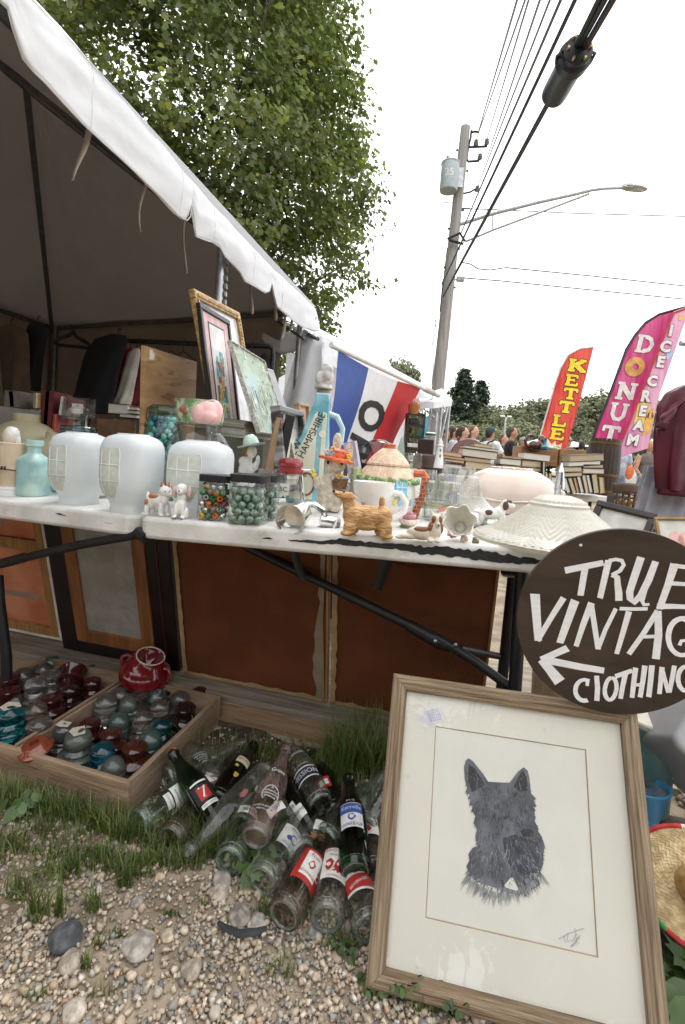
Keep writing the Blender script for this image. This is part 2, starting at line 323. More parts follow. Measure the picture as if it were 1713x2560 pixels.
# bigger stones, one by one: pixel of base, half width px, colour, label
def stone_obj(px,py,w,h,col,label,seed,dep=1.0):
 P=G(px,py);s=mpp(P);q=MB();q.ell((0,0,h*.42*s),(w*s,w*s*dep,h*.62*s),12,8)
 r2=random.Random(seed)
 off=Vector((r2.random()*50,r2.random()*50,0))
 q.v=[v*(1+.30*mnoise.noise(v/s/22+off)+.10*mnoise.noise(v/s/8+off)) for v in q.v]
 nm='rock grain %.2f %.2f' % (col[0],col[2])
 m=pm(nm,col,rough=.85,var=.3,scale=60,lo=.4,hi=.6,bump=.35,bscale=90)
 return tag(q.build('stone',m,smooth=28,loc=(P.x,P.y+w*s*.5,-.002),rot=(0,0,r2.random()*1.2-.6),sub=1),label,'stone','larger stones lying on the gravel')
ston=[(150,2380,42,44,(.075,.08,.085),'dark charcoal angular stone with a flat top, at the left of the gravel',1),(170,2432,31,34,(.37,.31,.25),'rounded pale granite stone just below the dark charcoal stone',2),
 (340,2392,43,30,(.34,.30,.26),'flat grey and tan striped stone in the middle of the gravel',3),(474,2450,27,31,(.33,.28,.22),'smooth egg shaped tan stone near the bottom of the gravel',4),
 (595,2315,30,33,(.27,.24,.20),'large round speckled granite cobble beside the bottles',5),(642,2325,23,22,(.36,.34,.31),'pale speckled granite stone touching the round cobble',6),
 (552,2222,26,27,(.33,.29,.25),'rounded grey granite stone at the edge of the grass below the bottles',7),(543,2248,27,20,(.42,.35,.29),'pinkish oblong stone lying against the rounded grey granite one',8),
 (614,2232,20,14,(.45,.36,.24),'small warm yellow pebble between the stones and the blue label bottle',9),(873,2335,18,26,(.33,.25,.19),'brown egg shaped pebble by the picture frame',10),
 (783,2345,21,17,(.27,.26,.24),'flat grey stone in front of the red label bottles',11),(178,2556,30,30,(.46,.40,.33),'pale round stone at the bottom edge of the picture',12),
 (236,2210,15,12,(.09,.08,.085),'small dark purple grey stone in the grass clump',13),(236,2238,16,15,(.56,.50,.43),'small white quartz stone right below a dark purple one',14),
 (416,2352,21,16,(.45,.37,.27),'rough golden tan stone up and right of the flat striped one',15),(340,2268,18,15,(.28,.25,.23),'grey brown stone under the grass in mid gravel',16),
 (545,2515,16,12,(.17,.19,.21),'slate blue stone near the bottom of the gravel',17),(326,2128,13,11,(.46,.35,.25),'small tan pebble at the mouth of the brown bottle',18),(395,2118,14,13,(.40,.30,.22),'pinkish pebble lying against the brown bottle',19)]
for a_ in ston: stone_obj(*a_)
# a strip of black rubber lying on the gravel
q=MB();q.tube([G(545,2305,.012),G(565,2322,.009),G(600,2334,.008),G(640,2330,.008),G(668,2318,.012)],[.004,.008,.0085,.008,.003],8,flat=.5)
tag(q.build('rubber_strip',pm('old rubber',(.03,.032,.035),rough=.6,var=.3)),'curved black rubber strip lying on the gravel below the cobble','rubber strip')
# ------------------------------------------------------------------ grass and weeds
def blades(pts,h0,h1,w,lean=.55,seg=4):
 pts=np.asarray(pts);n=len(pts);az=rng.uniform(0,2*np.pi,n);H=rng.uniform(h0,h1,n);ln=rng.uniform(.15,1,n)*lean
 d=np.stack([np.cos(az),np.sin(az),np.zeros(n)],1);sd=np.stack([-np.sin(az+rng.uniform(-.6,.6,n)),np.cos(az),np.zeros(n)],1);vs=[]
 for k in range(seg+1):
  t=k/seg;c=pts+d*(H*ln*t*t*1.1)[:,None];c=c.copy();c[:,2] += H*(t-.42*ln*t*t);ww=w*(1-t**1.6)*.5+.0001
  vs += [c-sd*ww,c+sd*ww]
 V=np.stack(vs,1);k=2*(seg+1);f=np.array([(2*i,2*i+1,2*i+3,2*i+2) for i in range(seg)])
 tone=rng.uniform(.7,1.35,(n,1))*np.where(rng.random((n,1)) < .1,np.array([[1.7,1.25,.9]]),np.array([[1,1,1.]]))
 return V.reshape(-1,3),(f[None]+k*np.arange(n)[:,None,None]).reshape(-1,4),np.repeat(tone,k,0)
def clump(px,py,rx,ry,n,h0,h1,w=.0028,lean=.6):
 out=[]
 for _ in range(n):
  while True:
   u,v=rng.uniform(-1,1,2)
   if u*u+v*v < 1: break
  P=G(px+u*rx,py+v*ry);out.append((P.x,P.y,0))
 return blades(out,h0,h1,w,lean)
def join(parts):
 o=0;A=[];B=[];C=[]
 for v,f,c in parts: A.append(v);B.append(f+o);C.append(c);o += len(v)
 return np.concatenate(A),np.concatenate(B),np.concatenate(C)
gr_m=leafm('grass blade',(.085,.13,.026),(.155,.205,.055),scale=12)
cl=[]
for i in range(16): cl.append(clump(-10+i*22+rng.uniform(-8,8),1990+i*6.4+rng.uniform(-6,20),30,22,60,.035,.085))
for i in range(34): cl.append(clump(-10+rng.uniform(0,420),2050+rng.uniform(0,150),40,15,26,.022,.055))
for px,py,rx,ry,n,a0,a1 in [(330,2095,60,14,120,.03,.06),(410,2125,60,16,150,.035,.075),(470,2090,60,24,240,.05,.09),(520,2125,60,30,300,.045,.09),(455,2165,60,20,120,.03,.06),(380,2160,35,14,50,.03,.055),
 (520,1935,40,30,80,.05,.1),(600,1880,60,30,70,.04,.09),(480,1880,25,40,30,.08,.16),(860,1920,60,40,420,.09,.19),(925,1900,40,60,360,.10,.20),(800,1945,60,30,160,.06,.12),(700,1900,70,30,90,.04,.10),(760,2010,60,30,60,.03,.08),(880,2020,50,40,90,.05,.1),(640,2120,60,40,90,.03,.07),
 (95,2300,30,18,34,.04,.10),(40,2240,40,18,40,.03,.09),(150,2290,14,8,22,.05,.10),(235,2275,22,12,34,.04,.09),(312,2215,22,12,40,.03,.08),(300,2180,40,20,50,.03,.06),(175,2190,30,14,36,.03,.08),(85,2290,10,6,18,.06,.12),(245,2370,12,6,14,.03,.05),(215,2420,16,8,18,.02,.05),(375,2338,16,8,40,.01,.02),(430,2290,24,8,40,.008,.018),(510,2270,10,6,16,.015,.035),(290,2340,24,8,30,.008,.018),(660,2290,14,8,22,.03,.06),(90,2500,30,12,12,.02,.05),(700,2440,40,16,26,.02,.05),(690,2310,20,8,24,.015,.03),(840,2370,40,20,60,.015,.04),(960,2480,60,30,90,.015,.04),(1060,2520,50,20,60,.02,.05),(1600,1800,50,20,90,.04,.09),(1640,1790,40,20,60,.04,.09),(1700,1960,20,30,30,.03,.07),(250,2490,40,6,10,.02,.04)]:
 cl.append(clump(px,py,rx,ry,n,a0,a1))
V,Fq,Tn=join(cl);tag(np_mesh('grass',V,Fq,gr_m,tone=Tn),kind='stuff')
# fallen leaves and dry straw under the table
def leaf_poly(kind):
 if kind == 'maple':
  p=[(0,0),(.16,.12),(.50,.10),(.36,.32),(.56,.62),(.28,.60),(.22,.72),(0,1.05),(-.22,.72),(-.28,.60),(-.56,.62),(-.36,.32),(-.50,.10),(-.16,.12)]
 elif kind == 'oval': p=[(0,0),(.2,.15),(.32,.42),(.24,.75),(0,1),(-.24,.75),(-.32,.42),(-.2,.15)]
 elif kind == 'star': p=[(0,0),(.5,.14),(.27,.4),(.52,.72),(0,1.05),(-.52,.72),(-.27,.4),(-.5,.14)]
 else: p=[(0,0),(.3,.1),(.42,.4),(.36,.7),(.5,.95),(.16,.85),(0,1.1),(-.16,.85),(-.5,.95),(-.36,.7),(-.42,.4),(-.3,.1)]
 return np.array(p)
def leaves(P,N,size,kind='maple',up=None,cup=.12):
 """P (n,3) leaf bases, N (n,3) leaf normals; tip direction random in plane, drooping"""
 n=len(P);p=leaf_poly(kind);N=N/np.linalg.norm(N,axis=1,keepdims=True)
 d=rng.normal(size=(n,3)) if up is None else up+rng.normal(size=(n,3))*.35
 d -= (d*N).sum(1,keepdims=True)*N;d /= np.linalg.norm(d,axis=1,keepdims=True)+1e-9;s=np.cross(d,N)
 sz=size if np.ndim(size) else rng.uniform(.7,1.25,n)*size
 V=P[:,None]+sz[:,None,None]*(p[None,:,0,None]*s[:,None]+p[None,:,1,None]*d[:,None]-cup*(np.abs(p[None,:,0,None])+.35*p[None,:,1,None]**2)*N[:,None])
 k=len(p);return V.reshape(-1,3),np.arange(n*k).reshape(n,k),k
P=np.array([tuple(G(rng.uniform(560,900),rng.uniform(1850,1920),.006)) for _ in range(90)]);N=rng.normal(size=(90,3))*.4+np.array([0,0,1]);V,Fq,k=leaves(P,N,.016,'oval')
tag(np_mesh('leaf_litter',V,Fq,leafm('dead leaf',(.10,.06,.035),(.2,.12,.07),scale=30,trans=.1),tone=np.repeat(rng.uniform(.5,1.3,(90,1))*np.ones((1,3)),k,0)),kind='stuff')
weed_m=leafm('weed leaf',(.06,.115,.025),(.10,.17,.045),scale=20)
def weed(px,py,hgt,n,size,label,kind='lobed',spread=.5):
 B=G(px,py);t=thing('weed',label,'weed',B,group='small weeds growing by the bottles and the frame');st=MB();Pp=[];Nn=[];U=[]
 for i in range(n):
  a=rng.uniform(0,6.28);h=hgt*rng.uniform(.4,1);tip=Vector((math.cos(a)*h*spread,math.sin(a)*h*spread,h));st.tube([(0,0,-.005),tip*.5+Vector((0,0,h*.12)),tip],[.0012,.001,.0007],5)
  for j in range(2):
   Pp.append(tuple(tip*(1-.28*j)));Nn.append((math.cos(a)*.5+rng.normal()*.3,math.sin(a)*.5-.35,.75));U.append((math.cos(a+j*2.2),math.sin(a+j*2.2),-.1))
 st.build('stem',weed_m,t);V,Fq,k=leaves(np.array(Pp),np.array(Nn),size,kind,np.array(U))
 o=np_mesh('leaves',V,Fq,weed_m,parent=t,tone=np.repeat(rng.uniform(.75,1.3,(len(Pp),1))*np.ones((1,3)),k,0));o['kind']='stuff'
weed(700,2085,.07,8,.03,'broad leaved weed growing in front of the pink glass bottle');weed(640,2140,.055,6,.04,'pale broad leaved weed against the white banded bottle');weed(625,2195,.06,7,.03,'drooping leafy weed beside the blue label bottle base');weed(672,2130,.03,9,.014,'little clover like weed between two bottles','oval');weed(995,2475,.055,40,.011,'bushy pale green weed at the lower left corner of the wooden frame','oval',.75);weed(930,2470,.02,14,.014,'low clover sprigs left of the bushy weed','oval',1.2);weed(1130,2545,.05,16,.012,'thin sprig in front of the wooden frame bottom rail','oval',.5);weed(1690,2540,.1,22,.05,'dark leafy plant below the straw hat','lobed',.7);weed(50,2035,.06,8,.035,'broad leaved weed in the grass before the crate','oval');weed(740,2290,.02,8,.012,'tiny weed under the beverage bottle','oval',1);weed(770,2040,.02,5,.012,'small sprig among the clear bottles','oval',1);weed(870,2385,.03,10,.014,'clover sprig between the brown pebble and frame','oval',1)
# ------------------------------------------------------------------ low wooden platform behind the crate and under the table
pt=thing('wooden_platform','low weathered wooden platform running under the tables and the round sign','platform',(PF0.x,PF0.y,0),(0,0,math.atan2(PFd.y,PFd.x)))
# local x along the front edge, y back
L0,L1,YB=-1.3,2.29,1.0
for i,(y0,y1) in enumerate([(0,.145),(.149,.30),(.304,.45),(.454,.6)]):
 q=MB();q.box(((L0+1.62)/2,(y0+y1)/2,.083),(1.62-L0,y1-y0,.024));q.build('plank',wood_grey,pt,smooth=0,bevel=.002)
q=MB();q.box(((L0+1.62)/2,.011,.035),(1.62-L0,.022,.072));q.build('edge_board',wood_tan,pt,smooth=0,bevel=.0015)
q=MB();q.prism([(1.624,0),(L1,0),(2.17,.72),(1.624,.72)],.0795,.097);q.build('board',wood_pale,pt,smooth=0,bevel=.001)
for i,(x,y) in enumerate([(1.7,.05),(2.14,.5)]):
 q=MB();q.box((x,y,.039),(.07,.07,.078));q.build('block',wood_dark,pt,smooth=0)
# ================================================================== big market tent on the left
EV=[(90,0,2.39),(313,252,2.37),(510,488,2.31),(664,653,2.284),(790,773,2.3)]
ep=[G(*p) for p in EV];C1=ep[-1].copy();edir=Vector((-.261,-.965,0));ep=[ep[0]+(ep[0]-ep[1]).normalized()*3.3]+ep;ep[0].z=2.42
en=Vector((.965,-.261,0))                      # outward
def eave_at(p):                                    # the eave point level with p along the tent side
 t=(p-C1).dot(edir)
 for a,b in zip(ep[::-1][:-1],ep[::-1][1:]):
  ta,tb=(a-C1).dot(edir),(b-C1).dot(edir)
  if ta <= t <= tb: return a.lerp(b,(t-ta)/(tb-ta))
 return ep[-1] if t < 0 else ep[0]
vinyl=cloth_t('white tent vinyl',(.86,.87,.89),.28,rough=.42,var=.035,scale=5,bump=.35)
lining=cloth_t('dark tent lining',(.24,.205,.18),.28,(.25,.205,.17),rough=.7,var=.10,scale=1.2,bump=.6,bscale=2.2)  # dark taupe blackout vinyl on the inside of the roof
wallm=cloth_t('tan tent wall',(.33,.275,.24),.18,(.34,.26,.21),rough=.75,var=.10,scale=1.5,bump=.4,bscale=3)
tent=thing('market_tent','big white frame tent with scalloped valance over the vintage stall','tent',(C1.x,C1.y,0))
off=Vector((C1.x,C1.y,0))
# valance: scalloped lower edge, column by column
low=[(16,22),(30,75),(55,148),(80,178),(110,207),(160,262),(208,313),(257,358),(307,403),(355,449),(400,491),(440,534),(455,546),(467,551),(475,541),(478,512),(484,545),(490,592),(510,600),(530,606),(549,619),(560,640),(585,665),(600,681),(611,703),(640,719),(662,733),(671,729),(676,708),(683,740),(690,768),(705,780),(720,791),(735,804),(760,820),(785,829),(797,826)]
lp=[PL(x,y,C1,en) for x,y in low];t0=ep[0].copy();lp=[Vector((t0.x,t0.y,2.16)),Vector((t0.x,t0.y,2.16)).lerp(lp[0],.5)]+lp
lp=[a.lerp(b,k/3) for a,b in zip(lp[:-1],lp[1:]) for k in range(3)]+[lp[-1]];bilf=lambda p,s: .022*mnoise.noise(Vector((p.y*2.3,p.z*2,s*1.2)))*s+.007*mnoise.noise(Vector((p.y*7+s*2.5,s*3,3)))+.0022*mnoise.noise(Vector((p.y*19-s*6,s*8,2)))+.012*math.sin(s*3.1)
q=MB();n=len(lp);NR=14;vs=[]
for i,b in enumerate(lp):
 a=eave_at(b)
 for j in range(NR+1):
  s=j/NR;p=a.lerp(Vector((a.x+(b.x-a.x)*.2,a.y+(b.y-a.y)*.2,b.z)),s) if False else a.lerp(b,s)
  bil=bilf(b,s)
  vs.append(p+en*bil-off)
q.raw(vs,[(i*(NR+1)+j,(i+1)*(NR+1)+j,(i+1)*(NR+1)+j+1,i*(NR+1)+j+1) for i in range(n-1) for j in range(NR)])
va=q.build('valance',vinyl,tent,smooth=60,solid=.002)
q=MB();q.tube([p+en*.004-off for p in lp],.0028,5);q.build('hem',pm('hem piping',(.62,.6,.58),rough=.6),va)
for fx in (.22,.36,.55,.7,.86):                       # sewn seams across the valance
 i=int(fx*n);a=eave_at(lp[i]);q=MB();q.tube([a.lerp(lp[i],s)+en*(bilf(lp[i],s)+.001)-off for s in (0,.25,.5,.75,1)],.0028,6);q.build('seam',vinyl,va)
# roof: hip roof over a 3.6 m wide plan, inner lining and outer skin
W=3.62;Cw=Vector((-3.80,6.0,2.28));C4=ep[0].copy();C3=C4+(Cw-C1)
wd=(Cw-C1);wd.z=0;r1=C1+(wd*.5)+Vector((-.261,-.965,0))*1.75;r2=C4+(wd*.5)+Vector((.261,.965,0))*1.75;r1.z=r2.z=3.55
def roof(dz,mat,name,inset):
 q=MB();A,B,Cc,Dd=C1.copy(),Cw.copy(),C3.copy(),C4.copy();e1,e2=r1.copy(),r2.copy()
 for p in (A,B,Cc,Dd): p.z += dz
 for p in (e1,e2): p.z += dz
 if inset:
  for p in (A,Dd): p -= en*.03
 def patch(a,b,c,d):
  q.sheet(lambda u,v: a.lerp(b,u).lerp(d.lerp(c,u),v)+Vector((0,0,-.10*math.sin(math.pi*v)*math.sin(math.pi*u)+.010*math.sin(u*46+v*5)*math.sin(math.pi*v)))-off,40,10)
 patch(Dd,A,e1,e2);patch(A,B,e1,e1.copy());patch(B,Cc,e2,e1);patch(Cc,Dd,e2.copy(),e2)
 return q.build(name,mat,tent,smooth=50)
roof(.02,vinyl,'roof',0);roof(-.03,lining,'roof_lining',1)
def pole(a,b,r,name='pole',m=steel,par=tent):
 q=MB();q.tube([Vector(a)-off,Vector(b)-off],r,12);return q.build(name,m,par)
dk=pm('dull aluminium pole',(.16,.155,.15),rough=.5,metal=.6)
ins=-en*.09
for a,b in ((ep[0],ep[2]),(ep[2],ep[3]),(ep[3],C1)): pole(a+ins-Vector((0,0,.05)),b+ins-Vector((0,0,.05)),.026,'rail',dk)
for a,b in ((C1,Cw),(Cw,C3)): pole(a+Vector((0,0,-.07))+(r1-a).normalized()*.06,b+Vector((0,0,-.07))+(r1-b).normalized()*.06,.026,'rail',dk)
for a,b in ((C1,r1),(Cw,r1),(C4,r2),(C3,r2),(r1,r2)): pole(a+Vector((0,0,-.1)),b+Vector((0,0,-.1)),.024,'rafter',dk)
mid=r1.lerp(r2,.42)
for t in (.30,.62):
 a=C1.lerp(C4,t);pole(a+ins+Vector((0,0,-.06)),r1.lerp(r2,min(1,max(0,(t-.2)*1.6)))+Vector((0,0,-.12)),.024,'rafter',dk)
lg=PL(552,655,C1+ins,en);pole(Vector((lg.x,lg.y,0)),Vector((lg.x,lg.y,2.27)),.027,'leg')
q=MB()
for k in range(26): q.box((lg.x-off.x+.040,lg.y-off.y+.012,.9+k*.05),(.012,.03,.03))
q.build('leg_channel',steel,tent,smooth=0)
pole((Cw.x+.1,Cw.y-.1,0),(Cw.x+.1,Cw.y-.1,2.25),.027,'leg',dk);pole(C1+ins+Vector((-.05,-.05,-2.3)),C1+ins+Vector((-.05,-.05,-.05)),.027,'leg')
pole(D(763,850,4.3),D(688,800,4.6),.012,'brace',dk);pole(D(795,848,4.35),D(700,802,5.2),.018,'brace',dk)
# webbing ties hanging from the eave rail
tie=pm('tan webbing tie',(.42,.37,.31),rough=.8,var=.1)
for i,(x0,y0,x1,y1,wpx) in enumerate([(214,318,194,458,15),(366,466,354,582,11),(466,556,460,680,9),(628,722,627,786,8),(683,764,688,802,8),(713,802,704,850,7),(724,806,728,828,6),(754,820,748,835,6),(296,862,296,912,0)]):
 if not wpx: continue
 a=PL(x0,y0,C1+ins*.7,en);b=PL(x1,y1,C1+ins*.7,en);s=mpp(a)*wpx*.5;q=MB();N=9;vs=[];ex=Vector((.9,-.3,0)).normalized()
 a.z += .12
 for k in range(N):
  u=k/(N-1);p=a.lerp(b,u)+Vector((.012*math.sin(u*5+i),.02*math.sin(u*4+i*2),0));tw=Matrix.Rotation(.5*math.sin(u*4+i),3,'Z') @ ex;vs += [p-tw*s-off,p+tw*s-off]
 q.raw(vs,[(2*k,2*k+1,2*k+3,2*k+2) for k in range(N-1)]);q.build('strap',tie,tent,smooth=60,solid=.0015)
def drape(a,b,ztop,zbot,name,mat,nfold=7,amp=.03,par=tent,sag=.0):
 a,b=Vector(a),Vector(b);d=b-a;nn=Vector((-d.y,d.x,0)).normalized();q=MB()
 q.sheet(lambda u,v: a.lerp(b,u)+nn*(amp*math.sin(u*nfold*6.28+1.1*math.sin(v*3))*(.4+.6*v)+.02*mnoise.noise(Vector((u*4,v*3,7))))+Vector((0,0,zbot+(ztop-zbot)*(1-v)-sag*math.sin(math.pi*u)*(1-v)))-off,60,14)
 return q.build(name,mat,par,smooth=80,solid=.002)
a=Vector((C1.x-.32,C1.y+.08,0));b=Vector((Cw.x,Cw.y-.02,0));drape(a,b,2.34,.05,'wall_panel',wallm,2,.015,sag=.06)
drape(b,Vector((C3.x,C3.y,0)),2.36,.05,'wall_panel',wallm,3,.02,sag=-.06)
# white side curtain gathered at the far corner
q=MB();tp=D(800,838,4.42);
def curt(u,v):
 w=.14+.50*v**1.15;x=tp.x-.06-w*(1-u)+.08*u+.10*v*u;y=tp.y+.02+.05*math.sin(u*9+v*2)*(.3+v)+.10*(1-u)
 return Vector((x,y,2.02*(1-v)+.1*v))-off
q.sheet(curt,36,16);q.build('side_curtain',vinyl,tent,smooth=80,solid=.002)
# the turned-up white flap hung along the back rail
q=MB();q.sheet(lambda u,v: D(655,828,4.75).lerp(D(790,842,4.5),u)+Vector((0,-.02*v,-v*(.10+.12*math.sin(math.pi*min(1,u*1.2)))+.02))-off,20,4);q.build('flap',vinyl,tent,smooth=80,solid=.002)
# ================================================================== trees
bark=pm('grey bark',(.07,.055,.042),rough=.9,col2=(.13,.105,.08),scale=6,stretch=(6,6,1),bump=.6)
maple_m=leafm('maple leaf',(.10,.135,.032),(.16,.20,.048),(.25,.24,.055),scale=.55,trans=.48)
tree=thing('maple_tree','tall leafy green maple tree behind the white tent','tree',(-5.0,13.5,0))
q=MB();base=Vector((0,0,0))
def limb(p,d,r,ln,depth,out):
 pts=[p];rs=[r];dd=d.normalized()
 for k in range(5):
  dd=(dd+Vector((rng.normal()*.13,rng.normal()*.13,.06))).normalized();pts.append(pts[-1]+dd*ln/5);rs.append(r*(1-.14*(k+1)))
 q.tube(pts,rs,8 if r > .05 else 5)
 if depth == 0: out += pts[2:];return
 for k in range(4 if depth > 1 else 3):
  i=2+k % 4;a=rng.uniform(0,6.28);e=(dd*.7+Vector((math.cos(a),math.sin(a),rng.uniform(-.1,.5)))*.9).normalized();limb(pts[i],e,rs[i]*.55,ln*rng.uniform(.5,.72),depth-1,out)
tips=[]
q.tube([(0,0,-.2),(0,0,1),(.1,0,3),(.1,.1,5)],[.42,.34,.28,.24],12)
for k in range(11):
 a=k*2.4;z=2.6+k*.65;limb(Vector((.1,.05,min(z,5))),Vector((math.cos(a),math.sin(a),.55+.09*k)),.15,4.6,2,tips)
q.build('trunk',bark,tree)
# crown: leaf sprays on an uneven envelope, thinner at the upper left where sky shows
cc=np.array([0,0,8.6]);Rr=np.array([5.0,5.0,7.6]);cen=[]
for _ in range(4600):
 d=rng.normal(size=3);d /= np.linalg.norm(d);rr=rng.uniform(.42,1.0)**.55
 lump=1+.17*mnoise.noise(Vector(d*2.6))+.13*mnoise.noise(Vector(d*6.0+3))
 p=cc+d*Rr*rr*lump
 if p[2] < 1.9: continue
 if mnoise.noise(Vector(p*.55+11)) < -.34: continue
 if p[0] < -1.2 and p[2] > 6.5 and mnoise.noise(Vector(p*.9+5)) < .10: continue       # the airy upper left, limbs showing
 if d[1] > .35 and rng.random() < .75: continue          # fewer at the far side
 cen.append((*p,*d))
cen=np.array(cen);nl=38;P=np.repeat(cen[:,:3],nl,0)+rng.normal(size=(len(cen)*nl,3))*np.array([.24,.24,.13]);N=np.repeat(cen[:,3:],nl,0)*.5+rng.normal(size=P.shape)*.45+np.array([0,0,.55])
U=np.repeat(cen[:,3:],nl,0)+np.array([0,0,-.8]);V,Fq,k=leaves(P,N,rng.uniform(.07,.155,len(P)),'star',U,.2)
lum=np.array([[1+.55*mnoise.noise(Vector(c_[:3]*.9+2))] for c_ in cen]);tn=np.repeat(rng.uniform(.7,1.25,(len(cen),1))*lum,nl,0)*rng.uniform(.75,1.3,(len(P),1))*np.where(rng.random((len(P),1)) < .05,np.array([[1.7,1.3,.6]]),np.array([[1.,1,1]]))
crown=np_mesh('crown',V,Fq,maple_m,parent=tree,tone=np.repeat(tn,k,0));crown['kind']='stuff'
# far trees: a few builds, each copied along the field edge
far_m=leafm('far foliage',(.12,.14,.062),(.20,.215,.095),(.26,.24,.125),scale=.35,trans=.3)  # distance haze put into the colour: foliage brightened
pine_m=leafm('pine needles',(.06,.09,.055),(.10,.13,.08),scale=.6,trans=.2)
def far_tree(name,label,seed,h,wd,n,conifer=False):
 global rng;rng=np.random.default_rng(seed);t=thing(name,label,'tree');q=MB();q.tube([(0,0,0),(.1,0,h*.4),(0,.1,h*.85)],[h*.018,h*.013,h*.004],6);C=[]
 for _ in range(n):
  if conifer:
   lay=rng.integers(0,22);z0=h*(.12+.90*(lay/22));br=rng.integers(0,6);hsh=abs(mnoise.noise(Vector((lay*3.1+.5,br*2.7+.3,seed*.7))));a=br*1.047+lay*.7+hsh*2;Lb=max(.03,1-z0/h)**.8*wd*(.62+1.9*hsh);f_=rng.random()**.7;r=Lb*f_
   C.append((math.cos(a)*r+rng.normal()*.22,math.sin(a)*r+rng.normal()*.22,z0-r*.16+.25*f_*f_+rng.normal()*.10,math.cos(a)*.3,math.sin(a)*.3,.9))
  else:
   d=rng.normal(size=3);d /= np.linalg.norm(d);d[2]=d[2]*.9
   rr=rng.uniform(.3,1)**.5*(1+.25*mnoise.noise(Vector(d*2.2+seed))+.18*mnoise.noise(Vector(d*5+seed)));C.append((*(d*np.array([wd,wd,h*.44])*rr+np.array([0,0,h*.54])),*d))
 C=np.array(C);nl=5;P=np.repeat(C[:,:3],nl,0)+rng.normal(size=(len(C)*nl,3))*(.26 if not conifer else .16);N=np.repeat(C[:,3:],nl,0)+rng.normal(size=P.shape)*.5+np.array([0,0,.4])
 q.build('trunk',bark,t);V,Fq,k=leaves(P,N,.33 if not conifer else .30,'star',None,.2)
 o=np_mesh('crown',V,Fq,pine_m if conifer else far_m,parent=t,tone=np.repeat(rng.uniform(.6,1.35,(len(P),1))*np.ones((1,3)),k,0));o['kind']='stuff';return t
fA=far_tree('deciduous_tree','x',11,11,4.2,2300);fB=far_tree('deciduous_tree','x',23,10,5.0,2500);fC=far_tree('deciduous_tree','x',31,7,3.6,1600);pA=far_tree('pine_tree','x',41,14.5,5.6,3600,True)
rng=np.random.default_rng(77)
hz=[(pA,1162,72,930,'tall dark white pine rising over the treeline beside the utility pole'),(pA,1205,78,958,'second dark pine, shorter, right behind the tall one'),(fC,1155,58,1052,'rounded bright green tree below the tall pine'),
 (fB,1262,74,1008,'pale olive broad tree between the pines and the kettle flag'),(fA,1330,80,996,'hazy green tree left of the kettle flag'),(fA,1390,84,990,'tree crown just left behind the kettle flag'),(fB,1470,76,985,'dark tree directly behind the kettle flag'),(fA,1515,72,972,'tall dark green tree right of the kettle flag'),
 (fB,1580,80,980,'tree hidden mostly behind the donut flag'),(fA,1640,78,1000,'tree seen between the ice cream flag and the maroon jacket'),(fB,1700,74,990,'tree behind the maroon jacket shoulder'),(fA,1770,76,985,'tree at the far right end of the treeline'),
 (fC,1230,62,1062,'low light green shrubby tree above the shoppers'),(fC,1300,64,1050,'low olive tree behind the field lamp post'),(fC,1365,66,1068,'low bushy tree left of the kettle flag pole'),(fC,1540,60,1060,'low shrubby tree behind the dark barrel'),(fC,1655,58,1064,'low green tree left of the maroon jacket'),(fC,1600,66,1050,'low tree behind the two shopping women'),
 (fB,1090,80,1030,'tree behind the small white canopy tent'),(fA,1010,82,1010,'tree hidden behind the open flag'),(fC,1110,60,1085,'dark shrub by the small canopy legs'),(fB,900,84,1000,'tree behind the tents'),(fA,1850,80,985,'tree beyond the right edge of the treeline'),(fB,1425,70,1030,'mid height tree at the foot of the kettle flag')]
used=set()
for src,px,Y,ytop,lab in hz:
 o=src if src.name not in used else copy_tree(src);used.add(src.name);top=D(px,ytop,Y);H0={fA.name: 10.8,fB.name: 9.8,fC.name: 6.9,pA.name: 14.3}[src.name]
 o.location=(top.x,Y,0);s=top.z/H0;o.scale=(s*rng.uniform(.9,1.1),s,s);o.rotation_euler=(0,0,rng.uniform(0,6));o['label']=lab;o['group']='trees along the far edge of the field'
sm=copy_tree(fC);tp=D(1004,890,30);sm.location=(tp.x,30,0);sm.scale=(.42,.42,tp.z/6.9);sm['label']='small brownish tree top showing above the second tent';sm['group']='trees along the far edge of the field'
f=MB();f.poly([(-60,14,.004),(90,14,.004),(120,110,.004),(-100,110,.004)]);tag(f.build('field',pm('worn field turf',(.16,.16,.075),rough=.95,col2=(.27,.24,.15),scale=1.5,bump=.3),smooth=0),kind='structure')
# ================================================================== utility pole, street lamp, wires
pb=D(1089.5,1020,13);ptp=D(1164,318,13);dv=(ptp-pb)/(ptp.z-pb.z);p0=pb-dv*pb.z;offp=p0.copy()
poleo=thing('utility_pole','tall grey wooden utility pole with transformer and street lamp arm','utility pole',p0)
pole_m=pm('weathered pole wood',(.25,.235,.215),rough=.85,col2=(.34,.32,.295),scale=2,stretch=(8,8,.5),lo=.35,hi=.7,bump=.4)
q=MB();q.tube([p0-offp,ptp-offp],[.19,.125],20);q.build('shaft',pole_m,poleo)
def ax(py):                                         # pole axis at picture height py
 t=(318-py)/(318-1020);return ptp.lerp(pb,t)
def Q(px,py,Y=13): return D(px,py,Y)-offp
q=MB();a=Q(1119,407,12.75);b=Q(1121,478,12.75)
tx=Matrix.Translation(b);hh=(a-b).length;q.lathe([(.0,0),(.22,0),(.235,.03),(.235,hh*.93),(.25,hh*.95),(.25,hh*.98),(.16,hh+.05),(.0,hh+.07)],24,tx)
tr=q.build('transformer',pm('pale transformer paint',(.38,.43,.45),rough=.5,var=.06),poleo)
q=MB();q.lathe([(.03,0),(.05,.03),(.03,.06),(.05,.09),(.02,.15),(0,.16)],12,Matrix.Translation(a+Vector((0,0,.05))));q.build('bushing',steel,tr)
